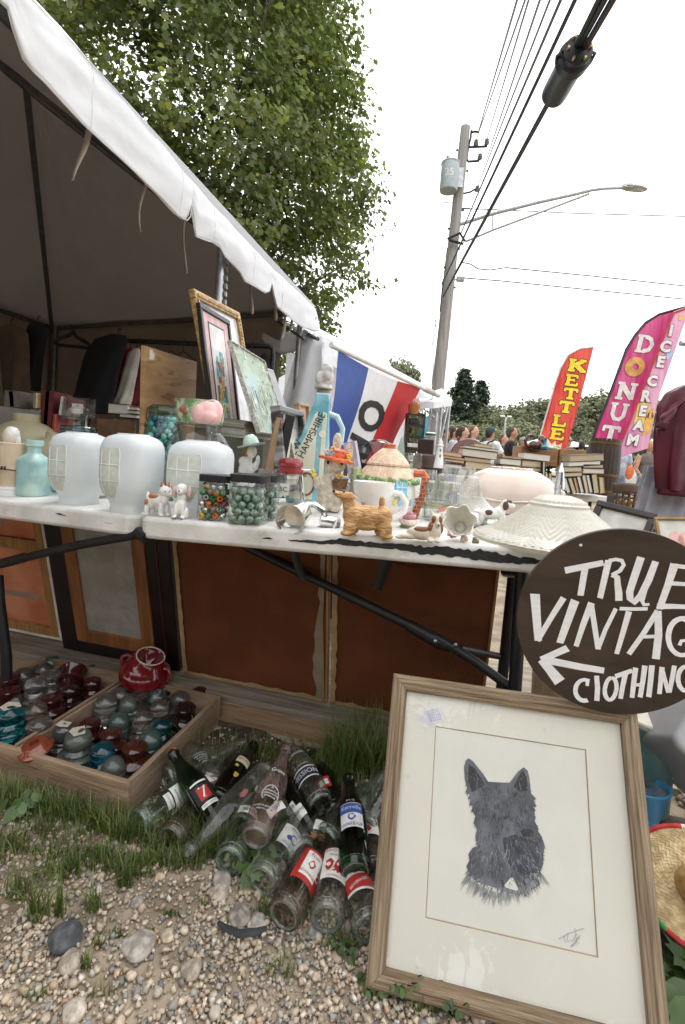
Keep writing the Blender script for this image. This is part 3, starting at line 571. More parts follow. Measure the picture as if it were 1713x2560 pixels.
q=MB();q.text('25',.26,Matrix.Translation(b+Vector((0,-.0,hh*.5))) @ RZ(-14) @ RX(90) @ TR(0,0,.0) @ RX(-90),bend=.239);q.build('lettering',pm('white paint',(.75,.76,.77),rough=.6),tr)
q=MB();q.box(((a+b)/2-Vector((-.3,0,0))),(.2,.06,.5));q.build('bracket',steel,tr)
wire_m=pm('black cable',(.016,.016,.017),rough=.5,var=.2);thinw=pm('grey wire',(.10,.10,.105),rough=.5)
q=MB();q.tube([Q(1177,345),Q(1178,332),Q(1186,329),Q(1198,330)],.03,8);q.build('arm',black_m,poleo);q=MB();q.tube([Q(1172,368),Q(1218,366)],.03,8);q.build('arm',black_m,poleo);q=MB();q.tube([Q(1177,345),Q(1171,368),Q(1167,398),Q(1171,404),Q(1198,402)],.03,8);q.build('arm',black_m,poleo);q=MB();q.tube([Q(1158,484),Q(1176,480),Q(1193,470)],.025,8);q.build('arm',black_m,poleo);q=MB();q.tube([Q(1150,521),Q(1176,522)],.02,8)
q.build('arm',black_m,poleo)
ins_m=pm('grey porcelain',(.22,.22,.23),rough=.3)
for (px,py) in ((1190,355),(1217,353),(1200,390),(1193,470)):
 q=MB();q.lathe([(.03,0),(.07,.03),(.04,.05),(.07,.08),(.04,.1),(.06,.14),(0,.16)],12,Matrix.Translation(Q(px,py+5)-Vector((0,0,.05))));q.build('insulator',ins_m,poleo)
q=MB();q.tube([Q(1155,330),Q(1160,360),Q(1158,420),Q(1148,480),Q(1150,500)],.012,6);q.tube([Q(1113,409),Q(1118,440),Q(1135,480),Q(1155,498)],.02,6);q.tube([Q(1099,418),Q(1092,460),Q(1094,490),Q(1115,508),Q(1150,504)],.008,6);q.tube([Q(1096,420),Q(1085,480),Q(1090,505),Q(1150,508)],.008,6);q.tube([Q(1149,540),Q(1147,512),Q(1138,512),Q(1132,530),Q(1134,550),Q(1146,568)],.02,6);q.tube([Q(1119,620),Q(1112,680),Q(1108,735)],.02,6);q.tube([Q(1126,640),Q(1113,690),Q(1108,700),Q(1100,780)],.015,6)
q.build('drop_wire',wire_m,poleo)
q=MB();q.tube([Q(1119,597,12.7),Q(1150,583,12.7),Q(1162,602,12.7),Q(1158,610,12.7),Q(1122,600,12.7)],.035,8);q.build('cable_loop',black_m,poleo)
q=MB();q.box(Q(1151,698),(.2,.12,.11));q.tube([Q(1120,700),Q(1145,698)],.015,6);q.build('junction_box',pm('grey box',(.3,.3,.3)),poleo)
for k in range(9): q=MB();py=300+k*48+30;c_=ax(py)-offp;q.box(c_+Vector((-.17 if k % 2 else .16,-.05,0)),(.05,.05,.04));q.build('bolt',black_m,poleo)
lamp_m=pm('brushed lamp arm',(.40,.40,.40),rough=.45,metal=.6)
arm=MB();arm.tube([Q(1148,562),Q(1230,535,12.6),Q(1350,505,12.2),Q(1440,485,11.9),Q(1480,475,11.8),Q(1515,471,11.7),Q(1560,470,11.6)],[.045,.045,.042,.04,.036,.034,.03],10);arm.tube([Q(1164,604),Q(1233,575,12.6),Q(1340,535,12.2),Q(1474,484,11.8)],.028,10);arm.tube([Q(1233,536,12.6),Q(1231,575,12.6)],.022,8)
la=arm.build('lamp_arm',lamp_m,poleo)
q=MB();q.ell((0,0,0),(.30,.13,.055),20,8);q.raw([(-.30,-.06,-.02),(-.30,.06,-.02),(-.30,.06,.05),(-.30,-.06,.05),(-.1,-.1,-.04),(-.1,.1,-.04),(-.1,.1,.06),(-.1,-.1,.06)],[(0,1,2,3),(0,4,5,1),(3,2,6,7),(0,3,7,4),(1,5,6,2)]);q.lathe([(.03,.04),(.03,.10),(.0,.11)],10)
hd=q.build('lamp_head',lamp_m,poleo,loc=Q(1587,471,11.5),rot=(0,R(3),0));q=MB();q.ell((.05,0,-.035),(.17,.09,.03),16,6);q.build('lens',pm('lamp lens',(.5,.5,.5),rough=.15),hd)
# wires from the pole over the camera's right shoulder
def wire(label,a,b,r,m=wire_m,sag=.15,ext=2.6,name='cable',group='overhead wires running to the pole',nseg=24):
 A,B=Vector(a),Vector(b);E_=A+(B-A)*ext;pts=[]
 for k in range(nseg+1):
  t=k/nseg;p=A.lerp(E_,t);p.z -= sag*4*t*(1-t)*((E_-A).length/30);pts.append(p)
 q=MB();q.tube([p-A for p in pts],r,8);return tag(q.build(name,m,loc=A),label,'cable',group)
wl=[(1196,330,1293,0,5.6,.015,'thinnest wire, leftmost of the fan above the pole'),(1190,352,1313,0,5.4,.013,'second thin wire from the left in the fan'),(1217,350,1322,0,5.4,.013,'thin wire just right of the second in the fan'),(1216,400,1350,0,5.2,.014,'thin wire from the lower pole arm'),(1193,470,1375,0,5.0,.013,'neutral wire with a slight kink between thin and thick cables')]
for px,py,qx,qy,Y,r,lab in wl: wire(lab,D(px,py,13),D(qx,qy,Y),r,thinw,0)
wire('dark grey cable passing behind the lamp arm, thinnest of the thick ones',D(1152,585,12.9),D(1402,0,4.9),.017,pm('weathered cable',(.09,.09,.09),rough=.5),0)
wire('black cable between the grey one and the spliced one',D(1105,710,12.8),D(1438,0,4.6),.021,wire_m,0)
tail=wire('heavy black telephone cable carrying the splice case',D(1108,740,12.7),D(1511,0,4.15),.030,wire_m,0)
def along(A,B,t): return A.lerp(B,t)
# splice case on the heavy cable
A,B=D(1108,740,12.7),D(1511,0,4.15);dirv=(B-A).normalized()
def on_wire(px,py):
 best=None
 for k in range(4000):
  t=k/4000*1.5;p=A.lerp(B,t);d=p-O0;u=CX+F*d.dot(_r)/d.dot(_f);v=CY-F*d.dot(_u)/d.dot(_f);e=(u-px)**2+(v-py)**2
  if best is None or e < best[0]: best=(e,p)
 return best[1]
c0,c1=on_wire(1378,232),on_wire(1468,108);ax_=(c1-c0).normalized();ln=(c1-c0).length;s=mpp((c0+c1)/2)
sp=thing('splice_case','black cylindrical splice case clamped on the overhead telephone cable','splice case',c0)
M=Vector((0,0,1)).rotation_difference(ax_).to_matrix().to_4x4();dn=Vector((0,0,-.03))
q=MB();r=33*s;q.m=Matrix.Translation(dn) @ M;q.lathe([(0,0),(r*.75,0),(r*.95,ln*.03),(r,ln*.1),(r,ln*.62),(r*1.06,ln*.64),(r*1.06,ln*.68)],28);q.lathe([(r*1.2,ln*.68),(r*1.2,ln*.80),(r*1.02,ln*.82),(r*1.02,ln*.9),(r*.7,ln*.93),(0,ln*.95)],28)
q.build('casing',pm('black moulded rubber',(.010,.010,.012),rough=.42,var=.2),sp)
for k in range(6):
 q=MB();q.m=Matrix.Translation(dn) @ M;a=k*1.05;q.tube([(r*.8*math.cos(a),r*.8*math.sin(a),ln*.9),(r*.8*math.cos(a),r*.8*math.sin(a),ln*.97)],.012,8);q.build('bolt',pm('brass bolt',(.5,.35,.15),rough=.4,metal=.8),sp)
q=MB();q.m=Matrix.Translation(dn) @ M;q.tube([(r*1.15,-.02,ln*.55),(r*1.35,0,ln*.7),(r*1.3,0,ln*.84),(r*1.0,0,ln*.86)],.014,8);q.build('clamp',black_m,sp);q=MB();q.m=Matrix.Translation(dn) @ M;q.tube([(-r*1.15,-.02,ln*.7),(-r*1.32,0,ln*.8),(-r*1.1,0,ln*.88)],.014,8);q.build('clamp',black_m,sp)
q=MB();e=c1+ax_*2.2-c0
for k,(dx,dz) in enumerate(((.04,.0),(-.035,.02))): q.tube([ax_*ln*.85+Vector((dx,0,dz-.03)),e*.55+Vector((dx*1.6,0,dz)),e+Vector((dx*2,0,dz))],.022,8)
q.build('lead',wire_m,sp);q=MB();q.tube([ax_*ln*.88+Vector((.07,0,-.02)),e*.6+Vector((.09,0,-.02)),e*.72+Vector((.03,0,0))],.012,6);q.build('copper_wire',pm('old copper',(.22,.07,.035),rough=.5,metal=.5),sp)
# service drops to the right, guy wires to the left
def span(label,pts,r,m=thinw): 
 q=MB();A=pts[0];q.tube([p-A for p in pts],r,6);tag(q.build('cable',m,loc=A),label,'cable','overhead wires running to the pole')
span('dark service wire crossing the lamp arm to the right edge',[D(1170,522,13),D(1236,524,13),D(1430,533,13.2),D(1713,541,13.6),D(2100,548,14.5)],.013)
span('kinked grey wire joining the service wire by the lamp arm',[D(1168,538,13),D(1190,538,13),D(1218,526,13),D(1240,523,13)],.008)
span('thin grey drop wire, upper of the pair below the lamp',[D(1156,656,13),D(1176,660,13),D(1195,672,13),D(1225,675,13),D(1265,669,13),D(1480,690,14),D(1713,715,15),D(2100,755,17)],.017)
span('thin grey drop wire, lower of the pair below the lamp',[D(1161,695,13),D(1250,702,13.2),D(1480,725,14),D(1713,748,15),D(2100,788,17)],.017)
fw=pm('pale guy wire',(.42,.42,.43),rough=.5)
span('faint guy wire slanting down left of the pole, farther out',[D(1125,545,13),D(970,900,11),D(930,1010,10.5)],.004,fw);span('faint guy wire slanting down left of the pole, nearer in',[D(1108,690,13),D(1000,870,11.5),D(950,960,10.9)],.004,fw)
q=MB();A=D(1092,790,13.1);q.tube([D(x,y,13.1)-A for x,y in ((1095,770),(1088,800),(1090,820),(1083,860),(1085,900),(1080,960))],.012,6);q.tube([D(x,y,13.1)-A for x,y in ((1090,800),(1082,850),(1077,900),(1073,960))],.008,6);tag(q.build('hanging_chain',pm('pale chain',(.35,.38,.40),rough=.5),loc=A),'tangle of thin pale lines hanging down beside the pole foot','chain')
# ================================================================== the two folding tables
tabm=pm('scuffed white table top',(.66,.64,.61),rough=.42,col2=(.76,.75,.73),scale=7,bump=.12,bscale=160,grime=(.42,.37,.30),gscale=16,glo=.60,ghi=.82)
def table(name,label,A,B,width,legs):
 d=(B-A);L_=d.length;d.normalize();yv=Vector((-d.y,d.x,0)).normalized();zv=d.cross(yv).normalized()
 M=Matrix(((d.x,yv.x,zv.x,A.x),(d.y,yv.y,zv.y,A.y),(d.z,yv.z,zv.z,A.z),(0,0,0,1)))
 t=thing(name,label,'table',A);t.matrix_world=M
 q=MB();rr=.035;pts=[]
 for cx,cy,a0 in ((L_-rr,width-rr,0),(rr,width-rr,90),(rr,rr,180),(L_-rr,rr,270)):
  for k in range(6): a=R(a0+k*18);pts.append((cx+rr*math.cos(a),cy+rr*math.sin(a)))
 q.prism(pts,-.058,0);q.build('top',tabm,t,bevel=.011,seg=3)
 q=MB();q.box((L_/2,.12,-.063),(L_-.2,.025,.016));q.box((L_/2,width-.12,-.063),(L_-.2,.025,.018));q.build('rail',black_m,t)
 return t,M
Ar,Br=T(343,1291),T(1268,1367);er=(Br-Ar).normalized();Br=Ar+er*1.07
rt,Mr=table('folding_table','scuffed white folding table with black peeling patches along its front edge',Ar,Br,.76,0)
Bl,Al=T(338,1289),T(0,1249.5);Al=Bl+(Al-Bl).normalized()*1.5
lt_,Ml=table('folding_table','white folding table at the left with lamp globes, its edge only lightly nicked',Al,Bl,.76,0)
def leg_parts(t,M,segs):
 Mi=M.inverted()
 for nm,pts,r in segs:
  q=MB();q.tube([Mi @ Vector(p) for p in pts],r,14);q.build(nm,black_m,t)
a=D(1304,1425,1.17);b=D(1286,1745,1.14);b0=b+(b-a)*((b.z-.0)/(a.z-b.z));a2=D(1285,1425,1.40);b2=D(1252,1735,1.42);b20=b2+(b2-a2)*((b2.z-.097)/(a2.z-b2.z))
jn=D(1115,1607,1.24);ul=D(604,1361,1.50)
leg_parts(rt,Mr,[('leg',[a+Vector((0,0,.06)),b,b0],.0165),('leg',[a2+Vector((0,0,.05)),b2,b20],.0165),('brace',[ul+Vector((-.06,.02,.03)),ul,jn],.0135),('brace',[jn,D(1190,1655,1.2),D(1281,1722,1.15)],.0125),('crossbar',[D(1150,1621,1.26),D(1245,1640,1.4)],.010),('crossbar',[D(1264,1430,1.3),D(1304,1432,1.17)],.014)])
q=MB();q.m=Mr.inverted();q.tube([D(1022,1563,1.275),D(1060,1584,1.262),D(1095,1605,1.25),D(1132,1618,1.235)],[.0165,.018,.018,.016],14);q.build('joint_sleeve',black_m,rt)
for (px,py,Y) in ((1088,1603,1.225),(1139,1612,1.21),(1291,1735,1.12)):
 q=MB();q.m=Mr.inverted() @ Matrix.Translation(D(px,py,Y));q.ell((0,0,0),(.005,.003,.005),10,6);q.build('rivet',steel,rt)
q=MB();q.m=Mr.inverted();q.tube([D(735,1372,1.36),D(742,1405,1.35),D(758,1452,1.34)],[.012,.012,.011],8,flat=.35);q.build('hook_strap',black_m,rt);q=MB();q.m=Mr.inverted();q.tube([D(970,1396,1.22),D(960,1425,1.23),D(942,1474,1.25)],[.016,.015,.013],8,flat=.25);q.build('hook_strap',black_m,rt)
leg_parts(lt_,Ml,[('brace',[D(-60,1425,1.55),D(30,1402,1.45),D(60,1394,1.42)],.0155),('brace',[D(50,1397,1.42),D(200,1362,1.30),D(345,1336,1.24)],.0125),('leg',[D(-6,1440,1.5),D(-2,1500,1.5),D(8,1580,1.5),D(16,1640,1.5),D(17,1730,1.5),D(18,1800,1.49)],.0165),('crossbar',[D(345,1330,1.24),D(368,1345,1.22)],.016)])
# bare black plastic where the white paint has peeled off the front edges
def patch(t,M,tops,bots,A):
 nrm=(M.to_3x3() @ Vector((0,-1,0)));Mi=M.inverted();tp=[Mi @ (PL(x,y,A,nrm)+nrm*.0012) for x,y in tops];bt=[Mi @ (PL(x,y,A,nrm)+nrm*.0012) for x,y in bots]
 q=MB();n=len(tp);q.raw(tp+bt,[(i,n+i,n+i+1,i+1) for i in range(n-1)]);q.build('peeled_patch',pm('bare black plastic',(.02,.02,.021),rough=.6,var=.3,scale=90),t,smooth=0)
def jag(pts,up,dn,seed):
 r2=random.Random(seed);T_,B_=[],[]
 for (x0,y0,w0),(x1,y1,w1) in zip(pts[:-1],pts[1:]):
  N=max(2,int((x1-x0)/9))
  for k in range(N):
   u=k/N;x=x0+(x1-x0)*u;y=y0+(y1-y0)*u;w_=w0+(w1-w0)*u;T_.append((x,y-w_*up*r2.uniform(.55,1.25)));B_.append((x,y+w_*dn*r2.uniform(.6,1.1)))
 x,y,_=pts[-1];T_.append((x,y));B_.append((x,y+.5));return T_,B_
patch(rt,Mr,*jag([(722,1351,2),(760,1353,7),(800,1357,7),(850,1355,14),(890,1359,13),(925,1363,13),(990,1367,12),(1050,1376,20),(1120,1381,22),(1200,1389,25),(1250,1397,22),(1300,1402,20),(1345,1404,12),(1375,1406,1)],.62,.5,3),Ar)
patch(rt,Mr,*jag([(657,1346,2),(668,1345,5),(682,1347,2)],.6,.5,4),Ar)
patch(lt_,Ml,*jag([(140,1284,1),(150,1285,4),(168,1290,2)],.6,.5,5),Bl);patch(lt_,Ml,*jag([(262,1307,.6),(275,1308,1.2),(282,1309,.6)],.6,.5,6),Bl)
# ================================================================== goods on the tables
def pxb(s,m=None):
 q=MB();q.m=Matrix.Diagonal((s,s,s,1)) if m is None else Matrix.Diagonal((s,s,s,1)) @ m;return q
def sup(a,p): return 1/((abs(math.cos(a))**p+abs(math.sin(a))**p)**(1/p))
def slathe(q,prof,p=5,n=40,rot=0,cap=True):
 vs=[]
 for r,z in prof:
  for i in range(n):
   a=2*math.pi*i/n;k=sup(a,p);vs.append((r*k*math.cos(a+rot),r*k*math.sin(a+rot),z))
 fs=[(j*n+i,j*n+(i+1) % n,(j+1)*n+(i+1) % n,(j+1)*n+i) for j in range(len(prof)-1) for i in range(n)]
 if cap: fs.append(tuple(range(n))[::-1])
 return q.raw(vs,fs)
milk=cloth_t('milk glass',(.80,.83,.84),.38,(.80,.84,.86),rough=.2,var=.03,bump=.04)
milk2=pm('etched milk glass',(.64,.68,.64),rough=.6,var=.06,scale=60)
leadc=pm('raised glass line',(.74,.76,.72),rough=.3)
cream=cloth_t('cream glass',(.78,.72,.50),.35,(.82,.74,.48),rough=.2,bump=.03)
china=pm('white china',(.80,.79,.77),rough=.16,var=.03,coat=.4)
bisque=pm('white bisque',(.74,.73,.70),rough=.5,var=.05)
clear=thin('clear glass',(.965,.975,.965),(.50,.55,.52))
clear_d=thin('dusty clear glass',(.93,.95,.935),(.50,.53,.50),dust=.06)
aqua=thin('aqua glass',(.55,.80,.80),(.10,.38,.42))
aqua_f=pm('frosted aqua glass',(.36,.60,.60),rough=.32,var=.18,col2=(.50,.68,.62),scale=14,sss=.2,coat=.3)
def shade(px,py,hpx,label,rot,k=1.0,panel=(-1,)):
 P,s=onT(px,py,62);t=thing('glass_lampshade',label,'lamp shade',P,group='white glass lamp shades with etched windows on the tables')
 pr=[(57,0),(58,3),(54,12),(57,22),(74,44),(83,62),(86,80),(86,140),(84,152),(78,164),(66,172),(50,177),(46,178)]
 pr=[(r*k*.84,z*hpx/178) for r,z in pr];q=pxb(s);slathe(q,pr,3.2,56,rot,cap=False);q.build('body',milk,t,smooth=180)
 q=pxb(s);slathe(q,[(44*k*.84,hpx*1.0),(44*k*.84,hpx*1.015),(38*k*.84,hpx*1.015),(37*k*.84,hpx*.98)],3.2,40,rot,cap=False);q.build('rim',china,t,smooth=60)
 def rad(z):
  for (r0,z0),(r1,z1) in zip(pr[:-1],pr[1:]):
   if z0 <= z <= z1: return r0+(r1-r0)*(z-z0)/(z1-z0+1e-9)
  return pr[-1][0]
 def surf(a,z,o=1.006): r=rad(z)*sup(a,3.2)*o;return (r*math.cos(a+rot),r*math.sin(a+rot),z)
 z0,z1=hpx*.20,hpx*.82;zc=hpx*.55
 for fa in panel:
  aw=.60
  def W_(v): z=z0+(z1-z0)*v;return aw*(1-max(0,(abs(v-.62)-.25)/.62)**1.7*1.0) if v > .3 else aw*(.45+.55*(v/.3)**.8)
  q=pxb(s);q.sheet(lambda u,v: surf(fa+(u*2-1)*W_(v),z0+(z1-z0)*v),14,18);w_=q.build('window',milk2,t,smooth=180)
  ln=[[surf(fa-W_(v),z0+(z1-z0)*v,1.01) for v in [i/14 for i in range(15)]]+[surf(fa+W_(v),z0+(z1-z0)*v,1.01) for v in [1-i/14 for i in range(15)]]]
  q=pxb(s);q.tube(ln[0],1.5,6,closed=True)
  q.build('border',leadc,w_)
  for e in (-.3,.3): q=pxb(s);q.tube([surf(fa+e*aw,z0+(z1-z0)*(.06+.88*i/10),1.01) for i in range(11)],1.2,6);q.build('bar',leadc,w_)
  for v in (.33,.66): q=pxb(s);q.tube([surf(fa+(u/5-1)*W_(v),z0+(z1-z0)*v,1.01) for u in range(11)],1.2,6);q.build('bar',leadc,w_)
 return t
shade(197,1266,174,'white glass lamp shade at the left, in front of the aqua rimmed jar',R(-14),.84,(-math.pi*.5-.35,));shade(326,1287,190,'white glass lamp shade standing in the middle of the three, left of the cat figurine',R(-14),.90,(-math.pi*.5-.38,));shade(497,1293,180,'white glass lamp shade inside the shadow of the big jar, behind the bead jars',R(-6),1.0,(-math.pi*.5-.22,))
def lat(name,label,cat,px,py,prof,mat,group=None,n=28,back=0,smooth=45,sx=1,sy=1,rot=0):
 rp=max(r for r,z in prof[:3]);P,s=onT(px,py,rp*sy+back);t=thing(name,label,cat,P,(0,0,rot),group);q=pxb(s);q.lathe(prof,n,sx=sx,sy=sy);q.build('body',mat,t,smooth=smooth);return t,s
# left end
t,s=lat('perfume_vase','beige bamboo shaped vase with brown slits on a white base, at the left edge','vase',26,1240,[(30,20),(31,60),(33,64),(31,68),(33,128),(30,130),(27,100),(0,96)],pm('glazed beige',(.60,.47,.34),rough=.25,var=.06,coat=.4));q=pxb(s);q.lathe([(34,0),(34,9),(31,10),(31,14),(33,15),(32,22)],28);q.build('base',china,t)
q=pxb(s);q.tube([(32.5*math.cos(a),32.5*math.sin(a),64+1.5*math.sin(a*3)) for a in [i*.3 for i in range(21)]],1.6,6,closed=True);q.box((0,-33,67),(3,3,9));q.box((7,-32.5,67),(3,3,9));q.build('slit',pm('dark slit',(.05,.035,.03)),t)
P,s=onT(10,1216,40);t=thing('boy_figurine','white haired porcelain boy figurine in a blue coat behind the beige vase','figurine',P+Vector((0,.02,0)));q=pxb(s);q.ell((-6,0,50),(22,16,52));q.ell((6,-4,88),(26,14,18));q.build('body',pm('pale blue glaze',(.42,.52,.68),rough=.2,var=.2,coat=.4),t,remesh=3*s);q=pxb(s);q.ell((3,-4,122),(17,17,20));q.build('head',pm('porcelain skin',(.78,.66,.58),rough=.3),t);q=pxb(s);q.ell((5,1,128),(19,18,20));q.ell((20,4,112),(6,8,14));q.build('hair',china,t,remesh=2.5*s)
P,s=onT(82,1243,33);t=thing('aqua_bottle','small frosted aqua medicine bottle standing beside the beige bamboo vase','bottle',P);q=pxb(s);slathe(q,[(28,0),(30,3),(31,8),(31,84),(28,94),(15,104),(13,108),(13,122),(17,124),(17,138),(14,139)],4,36,R(-6),cap=True);q.build('body',aqua_f,t,smooth=50)
globe_p=[(34,0),(36,8),(40,20),(58,40),(72,66),(74,84),(66,108),(48,122),(30,129),(30,148),(26,148)]
for px,py,k,bk,lab in ((62,1192,.98,120,'cream glass lamp globe with short neck, tallest at the left'),(135,1196,.72,110,'cream glass lamp globe half hidden by the first white lamp shade'),(40,1214,.66,60,'small cream glass lamp globe behind the aqua bottle, left')):
 lat('lamp_globe',lab,'lamp globe',px,py,[(r*k,z*k*1.0) for r,z in globe_p],cream,'cream glass lamp globes at the left end',back=bk*k)
t,s=lat('clear_bottle','tall clear glass bottle with a thick rim behind the first lamp shade','bottle',186,1210,[(44,0),(47,6),(47,80),(44,105),(30,128),(24,140),(23,158),(25,164),(27,168),(27,178),(24,181),(21,178),(20,160)],clear,back=70)
t,s=lat('canning_jar','aqua glass canning jar with threaded rim behind the first lamp shade','jar',190,1240,[(52,0),(56,4),(57,12),(57,128),(48,140),(40,146),(40,150),(42,152),(40,156),(42,159),(39,163),(36,164)],aqua,back=40)
t,s=lat('glass_tumbler','low clear glass dish between the two left lamp shades','glass dish',268,1222,[(60,0),(66,6),(68,70),(70,110),(68,112),(64,70),(60,10)],clear_d,back=70)
lat('glass_jar','clear glass jar base standing at the far side of the second lamp shade','jar',232,1252,[(40,0),(42,6),(42,60),(40,64)],clear_d,back=40)
# marbles and beads
def ballset(name,label,cat,group,P,s,R_,z0,z1,r,mats,n,square=True,hole=False,seed=1):   # closely packed rows behind the glass
 r2=random.Random(seed);pts=[];k=0;z=z0+r*.98;L_=R_-r*.95
 while z < z1-r*.5:
  row=0;b=-L_
  while b < (.3*R_ if square else L_) and row < 3:
   a=-L_+(r if (k+row) % 2 else 0)
   while a <= L_+.01:
    if square or a*a+b*b <= L_*L_: pts.append((a+r2.uniform(-.12,.12)*r,b+r2.uniform(0,.2)*r,z+r2.uniform(-.14,.14)*r))
    a += 2.0*r
   b += 1.8*r;row += 1
  z += 1.70*r;k += 1
 pts.sort(key=lambda p: p[1]);pts=pts[:n]
 mesh={}
 for i,(x,y,z) in enumerate(pts):
  m=mats[r2.randrange(len(mats))]
  if m.name not in mesh:
   q=pxb(s)
   if hole: q.lathe([(r*.38,-r*.62),(r*.8,-r*.62),(r,-r*.25),(r,r*.25),(r*.8,r*.62),(r*.38,r*.62),(r*.38,-r*.62)],14,cap=False)
   else: q.ell((0,0,0),r,14,9)
   o=q.build(name,m);mesh[m.name]=o;o.location=P+Vector((x,y,z))*s;o.rotation_euler=(r2.uniform(0,3),r2.uniform(0,3),r2.uniform(0,3));tag(o,label % m['nm'] if '%' in label else label,cat,group)
  else:
   c=mesh[m.name].copy();COL.objects.link(c);c.location=P+Vector((x,y,z))*s;c.rotation_euler=(r2.uniform(0,3),r2.uniform(0,3),r2.uniform(0,3))
def nm(m,n): m['nm']=n;return m
jadem=nm(pm('green stone marble',(.16,.27,.20),rough=.18,var=.3,col2=(.30,.42,.33),scale=120,coat=.5),'green')
tealm=nm(pm('teal marble',(.20,.42,.42),rough=.15,var=.3,coat=.6,scale=100),'teal');palem=nm(pm('pale marble',(.55,.68,.60),rough=.15,var=.2,coat=.6,scale=100),'pale green');navym=nm(pm('navy marble',(.05,.10,.16),rough=.15,coat=.6),'dark blue')
P,s=onT(400,1252,60);P=bk_(P,.10);t=thing('bail_jar','blue mason jar with wire bail and glass lid, full of marbles','jar',P);k=1.05
q=pxb(s);q.lathe([(46*k,0),(48*k,6),(48*k,150),(44*k,172),(38*k,182),(37*k,188),(40*k,190),(38*k,196),(40*k,199),(37*k,206),(37*k,214)],32,cap=False);q.build('body',aqua,t);q=pxb(s);q.lathe([(38*k,214),(38*k,224),(34*k,230),(20*k,234),(0,235)],32);q.build('lid',aqua,t)
q=pxb(s);q.tube([(-39*k,0,186),(-46*k,0,200),(-44*k,0,226),(-30*k,0,236),(20*k,0,238),(42*k,0,230),(46*k,0,206),(40*k,0,188)],1.5,6);q.tube([(-40*k,-2,186),(-45*k,-8,176),(-42*k,-12,190),(-38*k,-20,188)],1.5,6);q.build('wire_bail',pm('rusty wire',(.06,.035,.025),rough=.7),t)
ballset('marble','small %s marble inside the blue mason jar','marble','marbles in the blue mason jar',P,s,42,90,205,8.5,[tealm,palem,navym],60,False,seed=3)
P,s=onT(487,1280,88);P=bk_(P,.05);t=thing('glass_jar','big clear glass storage jar with a dark button fill and pot on top','jar',P)
q=pxb(s);q.lathe([(84,0),(88,6),(90,14),(90,120),(84,150),(66,178),(54,190),(53,204),(56,206),(56,210)],40,cap=False);q.build('body',clear,t)
P2=P.copy();ballset('button','pale green button in the big glass jar','button','buttons in the big glass jar',P+Vector((-.052,.0,0)),s,34,6,150,8,[palem,nm(pm('grey green button',(.20,.26,.21),rough=.4,var=.3),'grey')],46,False,seed=5)
rosepot=thing('planter_pot','small china pot with a pink rose and green leaves, upside down on the jar','pot',P+Vector((0,0,210*s)));q=pxb(s)
q.sheet(lambda u,v: ((54+8*v)*(1+.04*math.sin(u*37))*math.cos(u*6.283),(54+8*v)*(1+.04*math.sin(u*37))*math.sin(u*6.283),58*v),48,8);q.poly([(58*math.cos(i*.262),58*math.sin(i*.262),57) for i in range(24)]);q.build('body',pm('mossy glazed green',(.16,.30,.12),rough=.25,col2=(.62,.64,.50),scale=34,coat=.4),rosepot,smooth=60)
q=pxb(s)
for dx,dy,dz,rx,rz in ((26,-46,28,30,30),(40,-36,30,28,32),(14,-50,24,22,26),(34,-50,18,22,18)): q.ell((dx,dy,dz),(rx,16,rz))
q.build('rose',pm('pink glaze',(.72,.42,.40),rough=.25,var=.15,coat=.4),rosepot,remesh=3*s);q=pxb(s);q.ell((-26,-57,30),(9,5,9));q.ell((-20,-58,24),(6,5,6));q.build('berry',pm('red brown berry',(.3,.09,.05),rough=.3),rosepot)
# animals and small figures
def fig(name,label,cat,px,py,blobs,mat,back=20,vox=2.2,group=None,rz=0,parts=(),k=1):
 P,s=onT(px,py,back);s *= k;t=thing(name,label,cat,P,(0,0,rz),group);q=pxb(s)
 for b in blobs: q.ell((b[0],b[2] if len(b) > 5 else 0,b[1]),(b[-3],b[-2],b[-1]),14,10)
 q.build('body',mat,t,smooth=180,remesh=vox*s,soft=3)
 for nm_,bl,m in parts:
  for b in bl: q=pxb(s);q.ell((b[0],b[2],b[1]),(b[3],b[4],b[5]),12,8);q.build(nm_,m,t,smooth=180)
 return t,s
orange_g=pm('orange brown glaze',(.45,.17,.07),rough=.25,var=.2,coat=.4);noseb=pm('black glaze',(.015,.012,.012),rough=.2);pinkg=pm('soft pink glaze',(.66,.48,.43),rough=.25,coat=.3)
